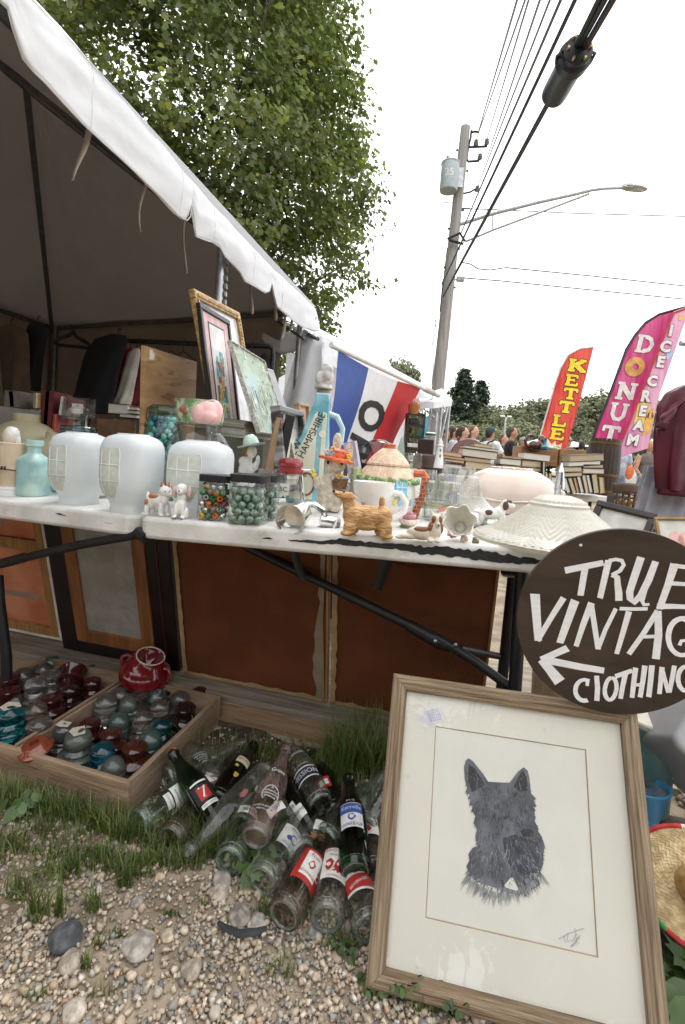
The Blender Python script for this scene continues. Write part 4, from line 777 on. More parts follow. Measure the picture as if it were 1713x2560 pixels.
# blobs: x, z, y, rx, ry, rz
fig('cat_figurine','white china cat figurine with orange ears and patches, looking right','figurine',393,1292,[(-6,40,0,22,13,16),(-18,36,0,14,12,18),(14,44,0,13,12,17),(18,62,0,17,14,15),(30,57,-4,8,7,7),(-26,14,-6,6,6,16),(-30,4,-6,8,6,4),(-16,14,7,6,6,16),(10,18,-6,6,6,20),(13,4,-7,7,6,4),(22,18,5,6,6,20),(26,4,4,7,6,4),(10,76,-2,5,3,9),(26,77,-2,5,3,9),(-27,46,2,5,5,14)],bisque,14,1.6,parts=(('patch',[(-9,50,-7,13,7,8),(-24,36,-9,6,5,8)],orange_g),('ear',[(9,79,-3,4,3,9),(26,80,-3,4,3,8)],orange_g),('eye',[(22,64,-14,1.6,1,2),(31,64,-11,1.4,1,2)],noseb)))
fig('dog_figurine','white china dog figurine with drooping pinkish ears, facing the viewer','figurine',451,1298,[(0,30,0,15,15,24),(0,52,0,12,11,16),(0,73,-3,15,14,15),(0,67,-13,8,7,7),(-15,14,-3,8,10,15),(15,14,-3,8,10,15),(-9,20,-12,5,5,20),(9,20,-12,5,5,20),(-10,4,-17,7,7,4),(10,4,-17,7,7,4)],china,16,1.5,parts=(('ear',[(-18,66,0,6,6,14),(19,66,0,6,6,14)],pinkg),('nose',[(0,70,-20,2.2,1.5,2)],noseb),('paw',[(-12+i*4,3,-23,.8,1,3.5) for i in range(7)],noseb)))
def sqjar(px,py,w_,h,label,lid=True):
 P,s=onT(px,py,w_);t=thing('bead_jar',label,'jar',P,(0,0,R(-6)));q=pxb(s);slathe(q,[(w_*.93,0),(w_*.97,3),(w_*.98,8),(w_*.98,h*.84),(w_*.9,h*.87)],5,40,0);q.build('body',clear,t,smooth=50)
 q=pxb(s);slathe(q,[(w_*.99,h*.845),(w_*.99,h-1),(w_*.95,h),(0,h)],5,40,0);q.build('lid',black_p,t,smooth=40);return P,s
P,s=sqjar(541,1304,41,112,'square jar with black lid full of mixed coloured pony beads')
bm=[nm(pm('bead '+n,c,rough=.2,metal=mt,var=.05,coat=.4),n) for n,c,mt in (('yellow',(.66,.40,.05),0),('silver',(.6,.58,.55),.9),('brown',(.20,.11,.05),0),('orange',(.62,.14,.03),0),('green',(.02,.17,.06),0),('silver grey',(.5,.5,.48),.9),('amber',(.45,.25,.04),0),('plum',(.22,.08,.12),0))]
ballset('bead','%s bead in the mixed bead jar','bead','beads in the mixed bead jar',P,s,37,3,92,8.4,bm,110,True,True,8)
P,s=sqjar(620,1314,45,122,'square jar with black lid full of green stone marbles, in front');ballset('marble','green stone marble in the front square jar','marble','green marbles in the front jar',P,s,41,3,100,10.2,[jadem],70,True,False,9)
P,s=sqjar(655,1302,36,112,'square jar of green marbles hidden behind the front one');ballset('marble','green stone marble in the rear square jar','marble','green marbles in the rear jar',P+Vector((.01,0,0)),s,30,3,90,10,[jadem],30,True,False,10)
# seated lady in a green hat
t,s=fig('lady_figurine','white porcelain seated lady figurine in a pale green hat','figurine',620,1252,[(-2,20,0,30,20,22),(18,26,-4,20,14,12),(30,34,-6,8,8,6),(-8,62,0,17,13,26),(-12,82,2,14,10,12),(4,64,-12,9,6,8),(14,74,-13,7,6,10),(18,86,-12,5,5,12),(-2,88,0,6,6,12)],bisque,24,1.8,parts=(('head',[(2,104,-3,11,11,14)],pm('porcelain skin',(.78,.66,.58))),('hair',[(-5,104,2,11,11,13)],pm('auburn glaze',(.38,.17,.05),rough=.3))),k=1.16)
q=pxb(s);q.m=q.m @ TR(0,0,116) @ RY(-14);q.lathe([(29,0),(30,3),(18,3),(15,16),(8,24),(0,25)],24);hat=q.build('hat',pm('pale green glaze',(.52,.66,.58),rough=.3,var=.1,coat=.3),t)
lat('glass_jar','small clear jar with dark lid to the left of the lady figurine','jar',590,1256,[(24,0),(25,4),(25,34),(22,40),(22,44)],clear,back=40)
P,s=onT(668,1250,40);q=pxb(s);q.box((0,30,8),(60,60,14));q.box((60,40,6),(50,60,10));tag(q.build('white_tray',white_p,loc=P+Vector((-.0,.06,0)),bevel=.002),'white tray lying behind the seated lady figurine','tray')
# syrup dispenser
P,s=onT(718,1292,36);t=thing('syrup_dispenser','glass syrup dispenser with a red lid and thumb lever','dispenser',P);q=pxb(s);q.lathe([(38,0),(40,4),(40,14),(34,50),(28,84),(27,104),(29,108)],12,cap=False);q.build('body',clear,t,smooth=20)
redm=pm('oxide red enamel',(.25,.02,.025),rough=.28,var=.15,coat=.4);q=pxb(s);q.lathe([(33,104),(33,112),(29,114),(29,120),(31,122),(31,132),(26,140),(0,143)],28);q.build('lid',redm,t);q=pxb(s);q.lathe([(30,100),(30,105)],28);q.build('collar',steel,t)
q=pxb(s);q.tube([(24,-4,116),(40,-4,116),(50,-4,117)],[3,2.5,2],8);q.tube([(28,-6,104),(34,-10,70),(42,-10,44),(36,-10,36),(30,-8,60)],3,8,flat=.5);q.build('handle',chrome,t);q=pxb(s);q.raw([(-20,-34,52),(4,-35.5,52),(4,-33,80),(-20,-31,80)],[(0,1,2,3)]);lb=q.build('label',paper,t);q=pxb(s);q.m=q.m @ TR(-8,-35.6,66) @ RX(90) @ RX(-6);q.text('5C.',16);q.build('lettering',black_p,t)
# chrome juicer on its side
P=D(757,1290,T(757,1322).y+.035);s=mpp(P);t=thing('juicer','chrome screw press juicer cup lying on its side','juicer',P);M=TR(-14,-6,2) @ RZ(-16) @ RX(98)
q=pxb(s,M);q.lathe([(0,4-30),(25,4-30),(31,-22),(34,40),(38,42),(38,46),(35,46),(31,10),(0,6)],36);q.build('cup',chrome,t)
q=pxb(s,TR(4,24,-6) @ RZ(-10) @ RX(96));n=10;q.tube([(44*math.cos(a)+12,36*math.sin(a),4) for a in [i*.6283 for i in range(10)]],8,8,closed=True);q.build('frame',chrome,t,smooth=30)
q=pxb(s);q.tube([(44,10,-10),(84,18,-14)],[15,15],20);q.build('barrel',chrome,t);q=pxb(s);q.tube([(-40,14,-6),(-56,14,-4)],[10,10],14);q.build('knob',chrome,t);q=pxb(s);q.tube([(58,16,-12),(92,24,-16)],[17,16],20);q.build('grip',pm('dull pewter',(.25,.25,.23),rough=.4,metal=.8),t)
q=pxb(s);q.tube([(20,-16,-36),(50,-22,-38),(76,-14,-34),(84,-2,-10),(88,0,10),(104,-4,34)],2.2,8);tag(q.build('price_string',white_p,loc=P),'loop of white string lying beside the chrome juicer','string')
# state shaped decanter with a stone face stopper
P,s=onT(768,1266,30);P=bk_(P,.085);s=mpp(P);t=thing('decanter','blue and cream state shaped decanter lettered New Hampshire, with a stone face stopper','decanter',P)
outl=[(-52,0),(-56,60),(-60,110),(-55,132),(-36,146),(-24,168),(-19,190),(-12,214),(-2,240),(2,250),(2,272),(38,272),(40,250),(40,210),(44,150),(42,100),(46,70),(40,40),(42,0)]
q=pxb(s);q.m=q.m @ RX(90);q.prism(outl,-24,24);q.build('body',pm('sky blue glaze',(.16,.44,.55),rough=.22,var=.15,col2=(.30,.56,.64),scale=12,coat=.5),t,bevel=5*s,seg=3)
pn=[(-44,10),(-47,60),(-50,108),(-44,124),(-28,138),(-14,164),(-6,190),(4,218),(12,226),(12,10)];q=pxb(s);q.m=q.m @ TR(0,-23.2,0) @ RX(90);q.prism(pn,0,2.4);q.build('panel',pm('cream glaze',(.66,.66,.52),rough=.25,var=.08,coat=.4),t,bevel=1*s)
q=pxb(s);q.m=q.m @ TR(0,-23.2,0) @ RX(90);q.prism([(24,10),(24,226),(34,222),(36,10)],0,2.2);q.build('panel',pm('cream glaze',(.66,.66,.52)),t,bevel=1*s)
q=pxb(s);q.m=q.m @ TR(-11,-26.4,165) @ RX(90) @ RZ(67);q.text('HAMPSHIRE',25,TR(6,-10,0),sx=.92);q.text('NEW',24,TR(-46,10,0));q.text('te',22,TR(-86,-34,0) @ RZ(-67));q.build('lettering',black_p,t)
q=pxb(s);q.m=q.m @ TR(27,-26.2,172) @ RX(90);q.lathe([(0,.6),(9,.6),(9,0)],18);q.build('price_dot',paper,t);q=pxb(s);q.m=q.m @ TR(-4,-26,48) @ RX(90);q.tube([(19*math.cos(a),27*math.sin(a),0) for a in [i*.26 for i in range(24)]],2.4,6,closed=True);q.build('seal',pm('seal brown',(.2,.07,.06),rough=.3),t)
q=pxb(s);q.tube([(38,0,222),(58,0,218),(74,0,190),(72,0,150)],[9,8,7,7],10);q.build('handle',pm('pale blue glaze two',(.45,.62,.66),rough=.25,coat=.4),t)
q=pxb(s);q.lathe([(16,270),(16,280)],20,TR(20,0,0));q.build('cork',pm('cork',(.36,.19,.10),rough=.8),t)
stm=pm('grey stone glaze',(.36,.35,.33),rough=.35,col2=(.55,.54,.51),scale=26,coat=.2);q=pxb(s);q.ell((22,0,312),(21,19,30));q.ell((8,-12,308),(11,8,16));q.ell((30,-4,330),(12,12,12));q.lathe([(22,282),(23,286),(20,291),(12,293)],24,TR(20,0,0))
for k in range(7): q.ell((30+4*math.sin(k),-14+k*3,296+k*5),(6,5,4))
q.build('stopper',stm,t,remesh=2.4*s)
# bunny in a flowered hat
t,s=fig('bunny_figurine','cream resin bunny figurine in an orange flowered hat holding a basket','figurine',824,1282,[(0,40,0,34,26,44),(0,78,0,26,21,30),(4,118,-4,28,24,24),(-8,108,-14,12,12,10),(-34,66,-10,12,10,12),(-38,78,-12,9,8,9),(34,62,-8,12,12,14),(6,172,4,12,7,26),(38,150,4,10,6,24),(-14,8,-14,14,16,9),(14,8,-14,14,16,9)],pm('rough cream resin',(.66,.58,.46),rough=.8,var=.18,scale=60,bump=.6,bscale=120),30,2.2)
hato=pm('orange straw hat',(.60,.12,.04),rough=.7,var=.25,scale=60,bump=.4);q=pxb(s);q.m=q.m @ TR(8,-2,134) @ RY(8);q.lathe([(46,-8),(45,-2),(30,2),(28,18),(16,24),(0,25)],28);q.build('hat',hato,t);q=pxb(s);q.ell((40,2,154),(6,3,18),m=RY(14) if False else None);q.build('inner_ear',pm('coral resin',(.6,.25,.14),rough=.7),t)
for i,(x,y,z,c) in enumerate(((-6,-26,146,(.30,.45,.55)),(-16,-25,148,(.55,.60,.62)),(2,-27,142,(.30,.42,.50)),(-2,-22,156,(.7,.5,.15)),(8,-26,150,(.66,.58,.50)),(38,-22,140,(.72,.46,.08)),(36,-22,128,(.72,.46,.08)),(-10,-26,138,(.32,.46,.55)))):
 q=pxb(s);[q.ell((x+4*math.cos(k*1.26),y,z+4*math.sin(k*1.26)),3.6,8,6) for k in range(5)];q.build('flower',pm('flower %d' % i,c,rough=.6),t)
q=pxb(s);q.lathe([(16,60),(21,84),(20,86),(0,82)],20,TR(20,-22,0));bk=q.build('basket',pm('brown basket',(.22,.11,.055),rough=.8,var=.3,scale=90,bump=.5),t)
for i,(x,z,c) in enumerate(((10,90,(.7,.36,.08)),(22,92,(.75,.5,.08)),(32,88,(.6,.62,.5)),(4,84,(.35,.5,.58)),(28,84,(.45,.55,.60)),(16,84,(.66,.60,.5)))): q=pxb(s);q.ell((x,-30,z),(7,6,5));q.build('egg',pm('egg %d' % i,c,rough=.5),bk)
q=pxb(s);q.ell((-44,-14,88),(7,6,6));q.ell((-46,-14,98),(5.5,5,6));q.build('chick',pm('yellow chick',(.72,.52,.10),rough=.6),t);[(lambda q: (q.ell((x,-24,122),(3.4,2,5)),q.build('eye',noseb,t)))(pxb(s)) for x in (22,-12)]
# terrier with its nose up
fur=pm('golden resin fur',(.50,.26,.10),rough=.6,col2=(.66,.40,.18),scale=40,stretch=(1,1,2.4),bump=.8,bscale=90);t,s=fig('terrier_figurine','golden brown terrier dog figurine with its nose in the air','figurine',908,1342,[(6,50,0,46,26,27),(-30,50,0,26,26,30),(44,50,0,26,25,28),(-40,74,-2,18,17,22),(-46,92,-4,20,17,15),(-64,98,-8,15,11,9),(-76,102,-9,8,8,6),(-36,20,-14,16,14,24),(-24,18,12,14,12,20),(52,20,-14,18,15,26),(40,18,12,14,12,20),(-44,5,-18,15,12,7),(58,5,-16,16,13,7),(4,26,0,36,20,14),(40,86,0,8,7,16),(-38,96,-16,7,5,12)],fur,22,2.4,parts=(('nose',[(-81,106,-12,4,4,4)],noseb),('eye',[(-56,107,-14,3,3,2.5),(-62,107,4,3,3,2.5)],noseb)))
# cottage teapot
P,s=onT(960,1300,86);t=thing('cottage_teapot','painted china cottage teapot with a peach thatched roof lid and brick handle','teapot',P);t.scale=(.87,.87,1);wallc=pm('white cottage glaze',(.74,.70,.66),rough=.25,var=.05,coat=.4);q=pxb(s)
q.lathe([(66,0),(78,10),(84,40),(82,70),(74,96),(70,104)],36,cap=True);q.build('body',wallc,t,smooth=60);thatch=pm('peach thatch',(.68,.47,.32),rough=.5,var=.1,col2=(.76,.59,.44),scale=20,stretch=(3,3,.6),bump=.3)
def scal(q,r0,z0,r1,z1,amp,nf,fl): q.sheet(lambda u,v: ((r0+(r1-r0)*v)*math.cos(u*6.2832),(r0+(r1-r0)*v)*math.sin(u*6.2832),z0+(z1-z0)*v**fl+amp*(1-v)*math.sin(u*6.2832*nf)+.9*math.sin(u*6.2832*60)*(1-v*.5)),180,10)
q=pxb(s);scal(q,84,92,54,130,5,5,.8);q.build('eaves',thatch,t,smooth=40);q=pxb(s);scal(q,60,130,20,168,1.5,6,.75);q.lathe([(62,126),(62,131),(58,132)],40);q.build('lid',thatch,t,smooth=40)
rb=pm('brick red glaze',(.52,.12,.05),rough=.4,var=.2,scale=40,bump=.3);q=pxb(s);q.lathe([(17,164),(19,168),(17,173),(18,178),(14,180),(0,180)],20);q.build('chimney',rb,t)
q=pxb(s);q.tube([(74,-6,112),(100,-8,112),(110,-8,104),(104,-8,60),(96,-8,40),(84,-8,0)],[11,11,11,10,10,12],8,flat=.9);hb=q.build('handle',rb,t,smooth=0);q=pxb(s)
for k in range(11): z=4+k*10;x=85+z*.2;q.tube([(x-11,-19,z),(x+11,-19,z)],.9,4)
for k in range(10): z=9+k*10;x=85+z*.2+(4 if k % 2 else -4);q.tube([(x,-19.2,z-5),(x,-19.2,z+5)],.9,4)
o=q.build('mortar',pm('mortar',(.62,.34,.24),rough=.7),hb);o['kind']='stuff'
q=pxb(s);q.tube([(-60,-10,40),(-84,-12,76),(-92,-12,116)],[18,16,15],12);q.build('spout',pm('leafy glaze',(.22,.36,.14),rough=.45,var=.5,col2=(.55,.58,.36),scale=50,bump=.5),t)
q=pxb(s)
for k in range(22): a=R(-165+k*7.5);q.ell((86*math.cos(a),86*math.sin(a),92+4*math.sin(k*2)),(7,5,6),8,6)
o=q.build('ivy',pm('ivy glaze',(.28,.40,.18),rough=.5,var=.4,scale=40),t);o['kind']='stuff'
q=pxb(s);q.m=q.m @ RZ(22);q.box((0,-86,76),(36,6,34));wn=q.build('window',pm('blue window',(.24,.55,.75),rough=.3),t,bevel=2*s);q=pxb(s);q.m=q.m @ RZ(22);q.box((0,-90,76),(2,2,30));q.box((0,-90,78),(32,2,2));q.build('bar',china,wn);q=pxb(s);q.m=q.m @ RZ(22);[q.ell((-16+i*8,-89,57),(6,4,4),8,6) for i in range(5)];q.build('flower_box',pm('ivy glaze',(.28,.4,.18)),wn)
for i in range(5): q=pxb(s);q.m=q.m @ RZ(12+i*9.5);q.ell((0,-85,42),(6,3,8));q.build('egg',pm('pastel %d' % (i % 3),((.75,.6,.15),(.25,.5,.7),(.72,.5,.5))[i % 3],rough=.4),t)
q=pxb(s);q.m=q.m @ RZ(30);q.ell((0,-80,16),(12,4,18));q.build('door',pm('pale teal glaze',(.45,.62,.62),rough=.3),t)
# shaving scuttle mug
P,s=onT(926,1326,30);P=bk_(P,.03);t=thing('shaving_mug','white china shaving mug with a flared cup and looped handle','mug',P);q=pxb(s);q.lathe([(28,0),(30,4),(24,10),(22,40),(28,62),(46,78),(52,92),(54,116),(50,116),(46,92),(30,74)],36);q.build('body',china,t,smooth=60)
q=pxb(s);q.raw([(-26,-20,52),(-22,-26,66),(-58,-20,84),(-66,-10,80),(-64,6,80),(-26,8,52)],[(0,1,2,3,4,5)]);q.build('spout',china,t,solid=4*s);q=pxb(s);q.tube([(48,-2,92),(70,-4,90),(84,-4,70),(82,-4,46),(62,-4,30),(34,-2,22),(24,0,16)],[7,7.5,8,8,8,7,6],12);q.build('handle',china,t)
q=pxb(s);[q.ell((-36+k*9,-24,40+5*math.sin(k*2)),(8,5,8),10,8) for k in range(4)];q.build('decal_rose',pm('raspberry glaze',(.48,.10,.20),rough=.3),t)
# china rose
P,s=onT(1020,1322,26);t=thing('china_rose','china rose blossom with pink centre and pale cream outer petals','china flower',P)
for ring,(n,r0,z0,h,m) in enumerate(((5,26,2,20,'p'),(4,17,6,28,'q'),(3,9,10,30,'q'))):
 for k in range(n):
  q=pxb(s);a=k*6.283/n+ring*.6;q.m=q.m @ Matrix.Rotation(a,4,'Z');q.sheet(lambda u,v: ((r0*.3+r0*.7*math.sin(v*1.5))*math.cos((u-.5)*1.7*(.6+.5*v)),(r0*.3+r0*.7*math.sin(v*1.5))*math.sin((u-.5)*1.7*(.6+.5*v)),z0+h*v**1.3-3*abs(u-.5)*v),8,6)
  q.build('petal',pm('cream pink petal',(.74,.60,.55),rough=.3,coat=.3) if m == 'p' else pm('mauve pink petal',(.55,.25,.30),rough=.3,coat=.3),t,smooth=180,solid=2*s)
q=pxb(s);q.lathe([(20,0),(22,3),(8,6)],16);q.build('base',pm('leaf green glaze',(.16,.22,.10),rough=.4),t)
# stacked glasses with a rose decal
P,s=onT(1089,1306,32);t=thing('jelly_glass','clear jelly glass with a gold and rose decal band, the lower of two','glass',P);q=pxb(s);q.lathe([(28,0),(31,4),(33,42),(35,50),(33,50),(31,42),(29,8)],28);q.build('body',clear,t)
q=pxb(s);q.lathe([(33.4,38),(33.9,41)],28,cap=False);q.build('gold_band',pm('gold line',(.5,.33,.1),rough=.3,metal=.8),t);q=pxb(s);[q.ell((4+k*6,-32,30+3*math.sin(k*2)),(5,2,4.5),10,6) for k in range(-1,2)];q.build('rose_decal',pm('rose decal',(.6,.22,.17),rough=.4),t)
t2=thing('jelly_glass','clear ridged jelly glass nested on top of the decal glass','glass',P+Vector((0,0,44*s)));q=pxb(s);q.lathe([(25,0),(28,4),(28,20),(31,22),(31,30),(34,34),(34,52),(32,52),(26,8)],28);q.build('body',clear,t2)
t3=thing('jelly_glass','small clear glass behind the stacked jelly glasses, only its rim showing','glass',P+Vector((0,.08,0)));q=pxb(s);q.lathe([(24,0),(25,60),(27,112),(22,116),(22,60)],24);q.build('body',clear_d,t3)
# ribbed prismatic shade, pink shade, spaniel, collie, vase, big embossed shade
rib=thin('ribbed pressed glass',(.93,.94,.92),(.62,.64,.60),dust=.22,dustc=(.80,.80,.77));P,s=onT(1135,1312,88);P=bk_(P,.12);s=mpp(P);t=thing('glass_lampshade','ribbed holophane style clear glass lamp shade flaring to its base','lamp shade',P);t['label']='ribbed clear glass lamp shade flaring widely to its base'
pr=[(122,0),(120,6),(104,18),(80,34),(62,56),(54,84),(48,100),(38,104),(38,108),(40,112),(40,124),(37,124)];q=pxb(s);q.sheet(lambda u,v: (lambda j,f: ((pr[j][0]*(1-f)+pr[j+1][0]*f)*(1+.022*(1 if int(u*144) % 2 else -1)*(1 if j < 7 else 0))*math.cos(u*6.28319),(pr[j][0]*(1-f)+pr[j+1][0]*f)*(1+.022*(1 if int(u*144) % 2 else -1)*(1 if j < 7 else 0))*math.sin(u*6.28319),pr[j][1]*(1-f)+pr[j+1][1]*f))(min(10,int(v*11)),v*11-min(10,int(v*11))),144,22);q.build('body',rib,t,smooth=60)
pinkc=pm('blush milk glass',(.63,.52,.45),rough=.25,var=.04,sss=.25,coat=.4);P,s=onT(1268,1296,105);P=bk_(P,.13);s=mpp(P);t=thing('glass_lampshade','large blush pink domed glass lamp shade with a scalloped crown, lying rim down','lamp shade',P)
q=pxb(s);q.lathe([(122,0),(126,6),(124,20),(122,44),(112,66),(92,86),(64,100),(34,107),(18,108)],56,sy=.8);q.build('body',pinkc,t,smooth=60);q=pxb(s);q.m=q.m @ Matrix.Diagonal((1,.8,1,1));q.tube([(48*math.cos(i*.1745),48*math.sin(i*.1745),104+1.5*(i % 2)) for i in range(36)],3.2,8,closed=True);q.build('crown_rim',pinkc,t);q=pxb(s);q.m=q.m @ Matrix.Diagonal((1,.8,1,1));q.tube([(126*math.cos(i*.1745),126*math.sin(i*.1745),30+2*math.sin(i*1.2)) for i in range(36)],2.2,6,closed=True);q.build('ridge',pm('ivory line',(.74,.70,.60),rough=.3),t)
t,s=fig('spaniel_figurine','white spaniel dog figurine with brown head patches, striding right','figurine',1230,1322,[(-8,36,0,30,13,14),(14,40,0,16,12,16),(24,56,0,11,10,12),(30,64,-2,13,11,11),(44,60,-3,8,6,6),(-30,22,-4,7,6,16),(-36,8,-4,6,6,9),(-18,20,6,7,6,18),(18,18,-5,6,6,18),(26,16,6,6,6,16),(-40,40,0,12,5,4)],bisque,8,1.8,parts=(('ear',[(26,60,-10,8,4,12)],pm('dark brown glaze',(.10,.05,.035),rough=.3)),('patch',[(-14,40,-9,10,6,8),(34,70,-4,9,8,6)],pm('dark brown glaze',(.1,.05,.035)))))
P,s=onT(1222,1330,30);q=pxb(s);q.lathe([(40,0),(46,6),(47,10),(42,10),(38,4)],28,sy=.6);tag(q.build('pewter_dish',pm('pewter',(.28,.29,.30),rough=.35,metal=.8),loc=P+Vector((0,.03,0))),'low pewter dish under the striding spaniel figurine','dish')
coll=pm('sable and cream glaze',(.66,.58,.46),rough=.3,col2=(.70,.64,.54),scale=26,coat=.4);brn=pm('sable brown glaze',(.26,.10,.035),rough=.3,var=.3,coat=.4);t,s=fig('collie_figurine','sable and white collie dog figurine lying down beside the china rose','figurine',1056,1356,[(-4,20,0,38,18,18),(26,30,-4,20,18,26),(28,56,-6,15,14,15),(31,46,-18,7,8,7),(-36,10,-2,26,12,8),(-56,6,-2,14,8,5),(34,6,-18,8,12,6),(16,6,-18,8,12,6),(18,70,-2,5,3,6),(38,70,-2,5,3,6)],coll,22,2.0,parts=(('mane',[(17,36,-12,8,8,16),(42,36,-8,6,8,14),(-6,30,-10,20,8,9)],brn),('face_patch',[(22,58,-14,7,6,10),(37,58,-14,6,6,10)],brn),('nose',[(31,46,-26,2.2,2,2)],noseb)))
P,s=onT(1146,1356,34);t=thing('flower_vase','white china cornucopia vase with pink roses, lying with its mouth to the viewer','vase',P+Vector((0,0,40*s)));M=RZ(-18) @ RX(68)
q=pxb(s,M);q.sheet(lambda u,v: ((14+24*v**.8)*(1+.09*v*math.sin(u*6.283*6))*math.cos(u*6.2832),(14+24*v**.8)*(1+.09*v*math.sin(u*6.283*6))*math.sin(u*6.2832),-30+64*v+5*v*math.sin(u*6.283*6)),60,10);q.lathe([(0,-30),(14,-30)],20,cap=False);q.build('body',pm('aged ivory china',(.72,.70,.62),rough=.2,var=.06,coat=.4),t,smooth=180,solid=3*s)
for x,z,r,m in ((6,-30,9,pinkg),(-30,-20,6,pinkg),(-22,-24,7,pm('dusty rose',(.52,.28,.25),rough=.3)),(34,-34,8,pm('olive leaf glaze',(.2,.2,.13),rough=.4))): q=pxb(s);[q.ell((x+4*math.cos(k*2),-26-k,z+4*math.sin(k*2)),r*.75,10,8) for k in range(4)];q.build('rosebud',m,t)
emb=cloth_t('embossed frosted glass',(.68,.66,.58),.35,(.74,.71,.60),rough=.18,var=.05,bump=.03);P,s=onT(1386,1381,172);s=mpp(P);t=thing('glass_lampshade','wide frosted glass ceiling shade embossed with leaves, at the right end of the table','lamp shade',P)
pr=[(198,0),(200,4),(192,9),(158,21),(126,43),(95,67),(76,83),(70,88),(70,94),(63,98),(60,103),(46,111),(26,116),(14,117)]
def embf(u,v):
 j=min(12,int(v*13));f=v*13-j;r=pr[j][0]*(1-f)+pr[j+1][0]*f;z=pr[j][1]*(1-f)+pr[j+1][1]*f;a=u*6.28319
 if 2 <= j < 6:
  w_=((u*12) % 1)-.5;vv=(v*13-2)/4;e=math.sin((vv*13+abs(w_)*9)*4.0);r *= 1+.017*max(-.5,e)*(1 if abs(w_) > .04 else -1)
 elif j >= 9: r *= 1+.018*math.sin(u*6.283*40)
 else: r *= 1+.008*math.sin(u*6.283*60)*(1 if j < 2 else 0)
 return (r*math.cos(a),r*math.sin(a),z)
q=pxb(s);q.sheet(embf,480,78);q.build('body',emb,t,smooth=60)
P=P+Vector((.02,.03,0));tn_=thing('tinsel_ornament','shaggy silver tinsel ornament standing behind the embossed shade','ornament',D(1396,1240,P.y+.15));s2=mpp(tn_.location);q=pxb(s2);r2=random.Random(4)
for k in range(150):
 z=r2.uniform(-10,78);a=r2.uniform(0,6.28);w_=15*(1-max(0,z-30)/62);q.raw([(w_*.4*math.cos(a),w_*.4*math.sin(a),z),(w_*.4*math.cos(a)+2,w_*.4*math.sin(a),z+1),(w_*1.2*math.cos(a),w_*1.2*math.sin(a),z-12)],[(0,1,2)])
q.lathe([(8,-20),(12,20),(8,60),(2,82)],10);o=q.build('strands',pm('silver tinsel',(.72,.70,.74),rough=.2,metal=1),tn_,smooth=0);o['kind']='stuff'
# glass dome, drum glass and boxes at the back of the table
P=D(944,1168,T(944,1240).y+.28);s=mpp(P);t=thing('glass_dome','clear crystal dome on a dark base behind the cottage teapot','glass dome',P);q=pxb(s);q.lathe([(46,8),(47,24),(43,44),(32,60),(16,68),(0,70)],32);q.build('dome',thin('smoky crystal',(.72,.74,.74),(.18,.19,.19)),t);q=pxb(s);q.lathe([(45,-14),(46,8),(40,9),(0,9)],32);q.build('base',pm('dark slate base',(.06,.065,.055),rough=.3,var=.4,scale=40),t);q=pxb(s);q.box((0,10,-62),(100,90,92));tag(q.build('white_box',white_p,loc=P,bevel=.002),'white box under the crystal dome, at the back of the table','box')
P=D(1020,1172,T(1020,1240).y+.28);s=mpp(P);t=thing('drum_glass','wide clear drum glass on a white stand behind the cottage teapot','glass',P);q=pxb(s);q.lathe([(33,0),(34,36),(34,40),(31,40),(30,4),(0,2)],32);q.build('body',clear_d,t);q=pxb(s);q.lathe([(33,-70),(35,-6),(33,0),(0,0)],32);q.build('stand',white_p,t)
P=D(884,1160,T(884,1240).y+.24);s=mpp(P);q=pxb(s);q.m=q.m @ RY(-14) @ RZ(-30);q.box((0,0,10),(34,12,92));q.k=1;q.box((-3,-7,10),(24,1.2,80));q.k=0;tag(q.build('boxed_game',[pm('lilac card',(.56,.50,.62),rough=.6),pm('blush card print',(.72,.58,.60),rough=.6,var=.2,scale=40)],loc=P),'tall lilac and pink box leaning behind the bunny figurine','box');q=pxb(s);q.m=q.m @ RY(-14);q.box((14,20,-30),(16,20,110));tag(q.build('black_case',black_p,loc=P),'narrow black case behind the lilac and pink box','case')
P=D(1098,1150,2.1);s=mpp(P);t=thing('lighthouse_ornament','small white lighthouse ornament near the dark case','ornament',P);q=pxb(s);q.lathe([(13,-20),(6,34),(8,35),(8,38),(5,39),(5,46),(0,56)],14);q.build('tower',white_p,t);q=pxb(s);q.box((0,-6,24),(4,4,7));q.box((0,-8,10),(4,4,7));q.build('window',pm('grey pane',(.2,.2,.2)),t)
# ================================================================== pictures leaning under the tables, tops towards the viewer
def frame_at(P0,P1,tilt,yaw_fix=None):
 ex=Vector(P1)-Vector(P0);L_=ex.length;ex.normalize();bk=Vector((-ex.y,ex.x,0)).normalized();up=(Vector((0,0,1))*math.cos(tilt)+bk*math.sin(tilt)).normalized();up=(up-ex*up.dot(ex)).normalized();y=up.cross(ex)
 return Matrix(((ex.x,y.x,up.x,P0[0]),(ex.y,y.y,up.y,P0[1]),(ex.z,y.z,up.z,P0[2]),(0,0,0,1))),L_
def leaning(name,label,cat,P0,P1,tilt):
 M,L_=frame_at(P0,P1,tilt);t=thing(name,label,cat);t.matrix_world=M;return t,L_
def bar(t,name,m,x0,x1,z0,z1,y0,y1,bevel=.0012,par=None):
 q=MB();q.box(((x0+x1)/2,(y0+y1)/2,(z0+z1)/2),(x1-x0,y1-y0,z1-z0));return q.build(name,m,par or t,smooth=0,bevel=bevel)
ZP=.098;TL_=R(-13)
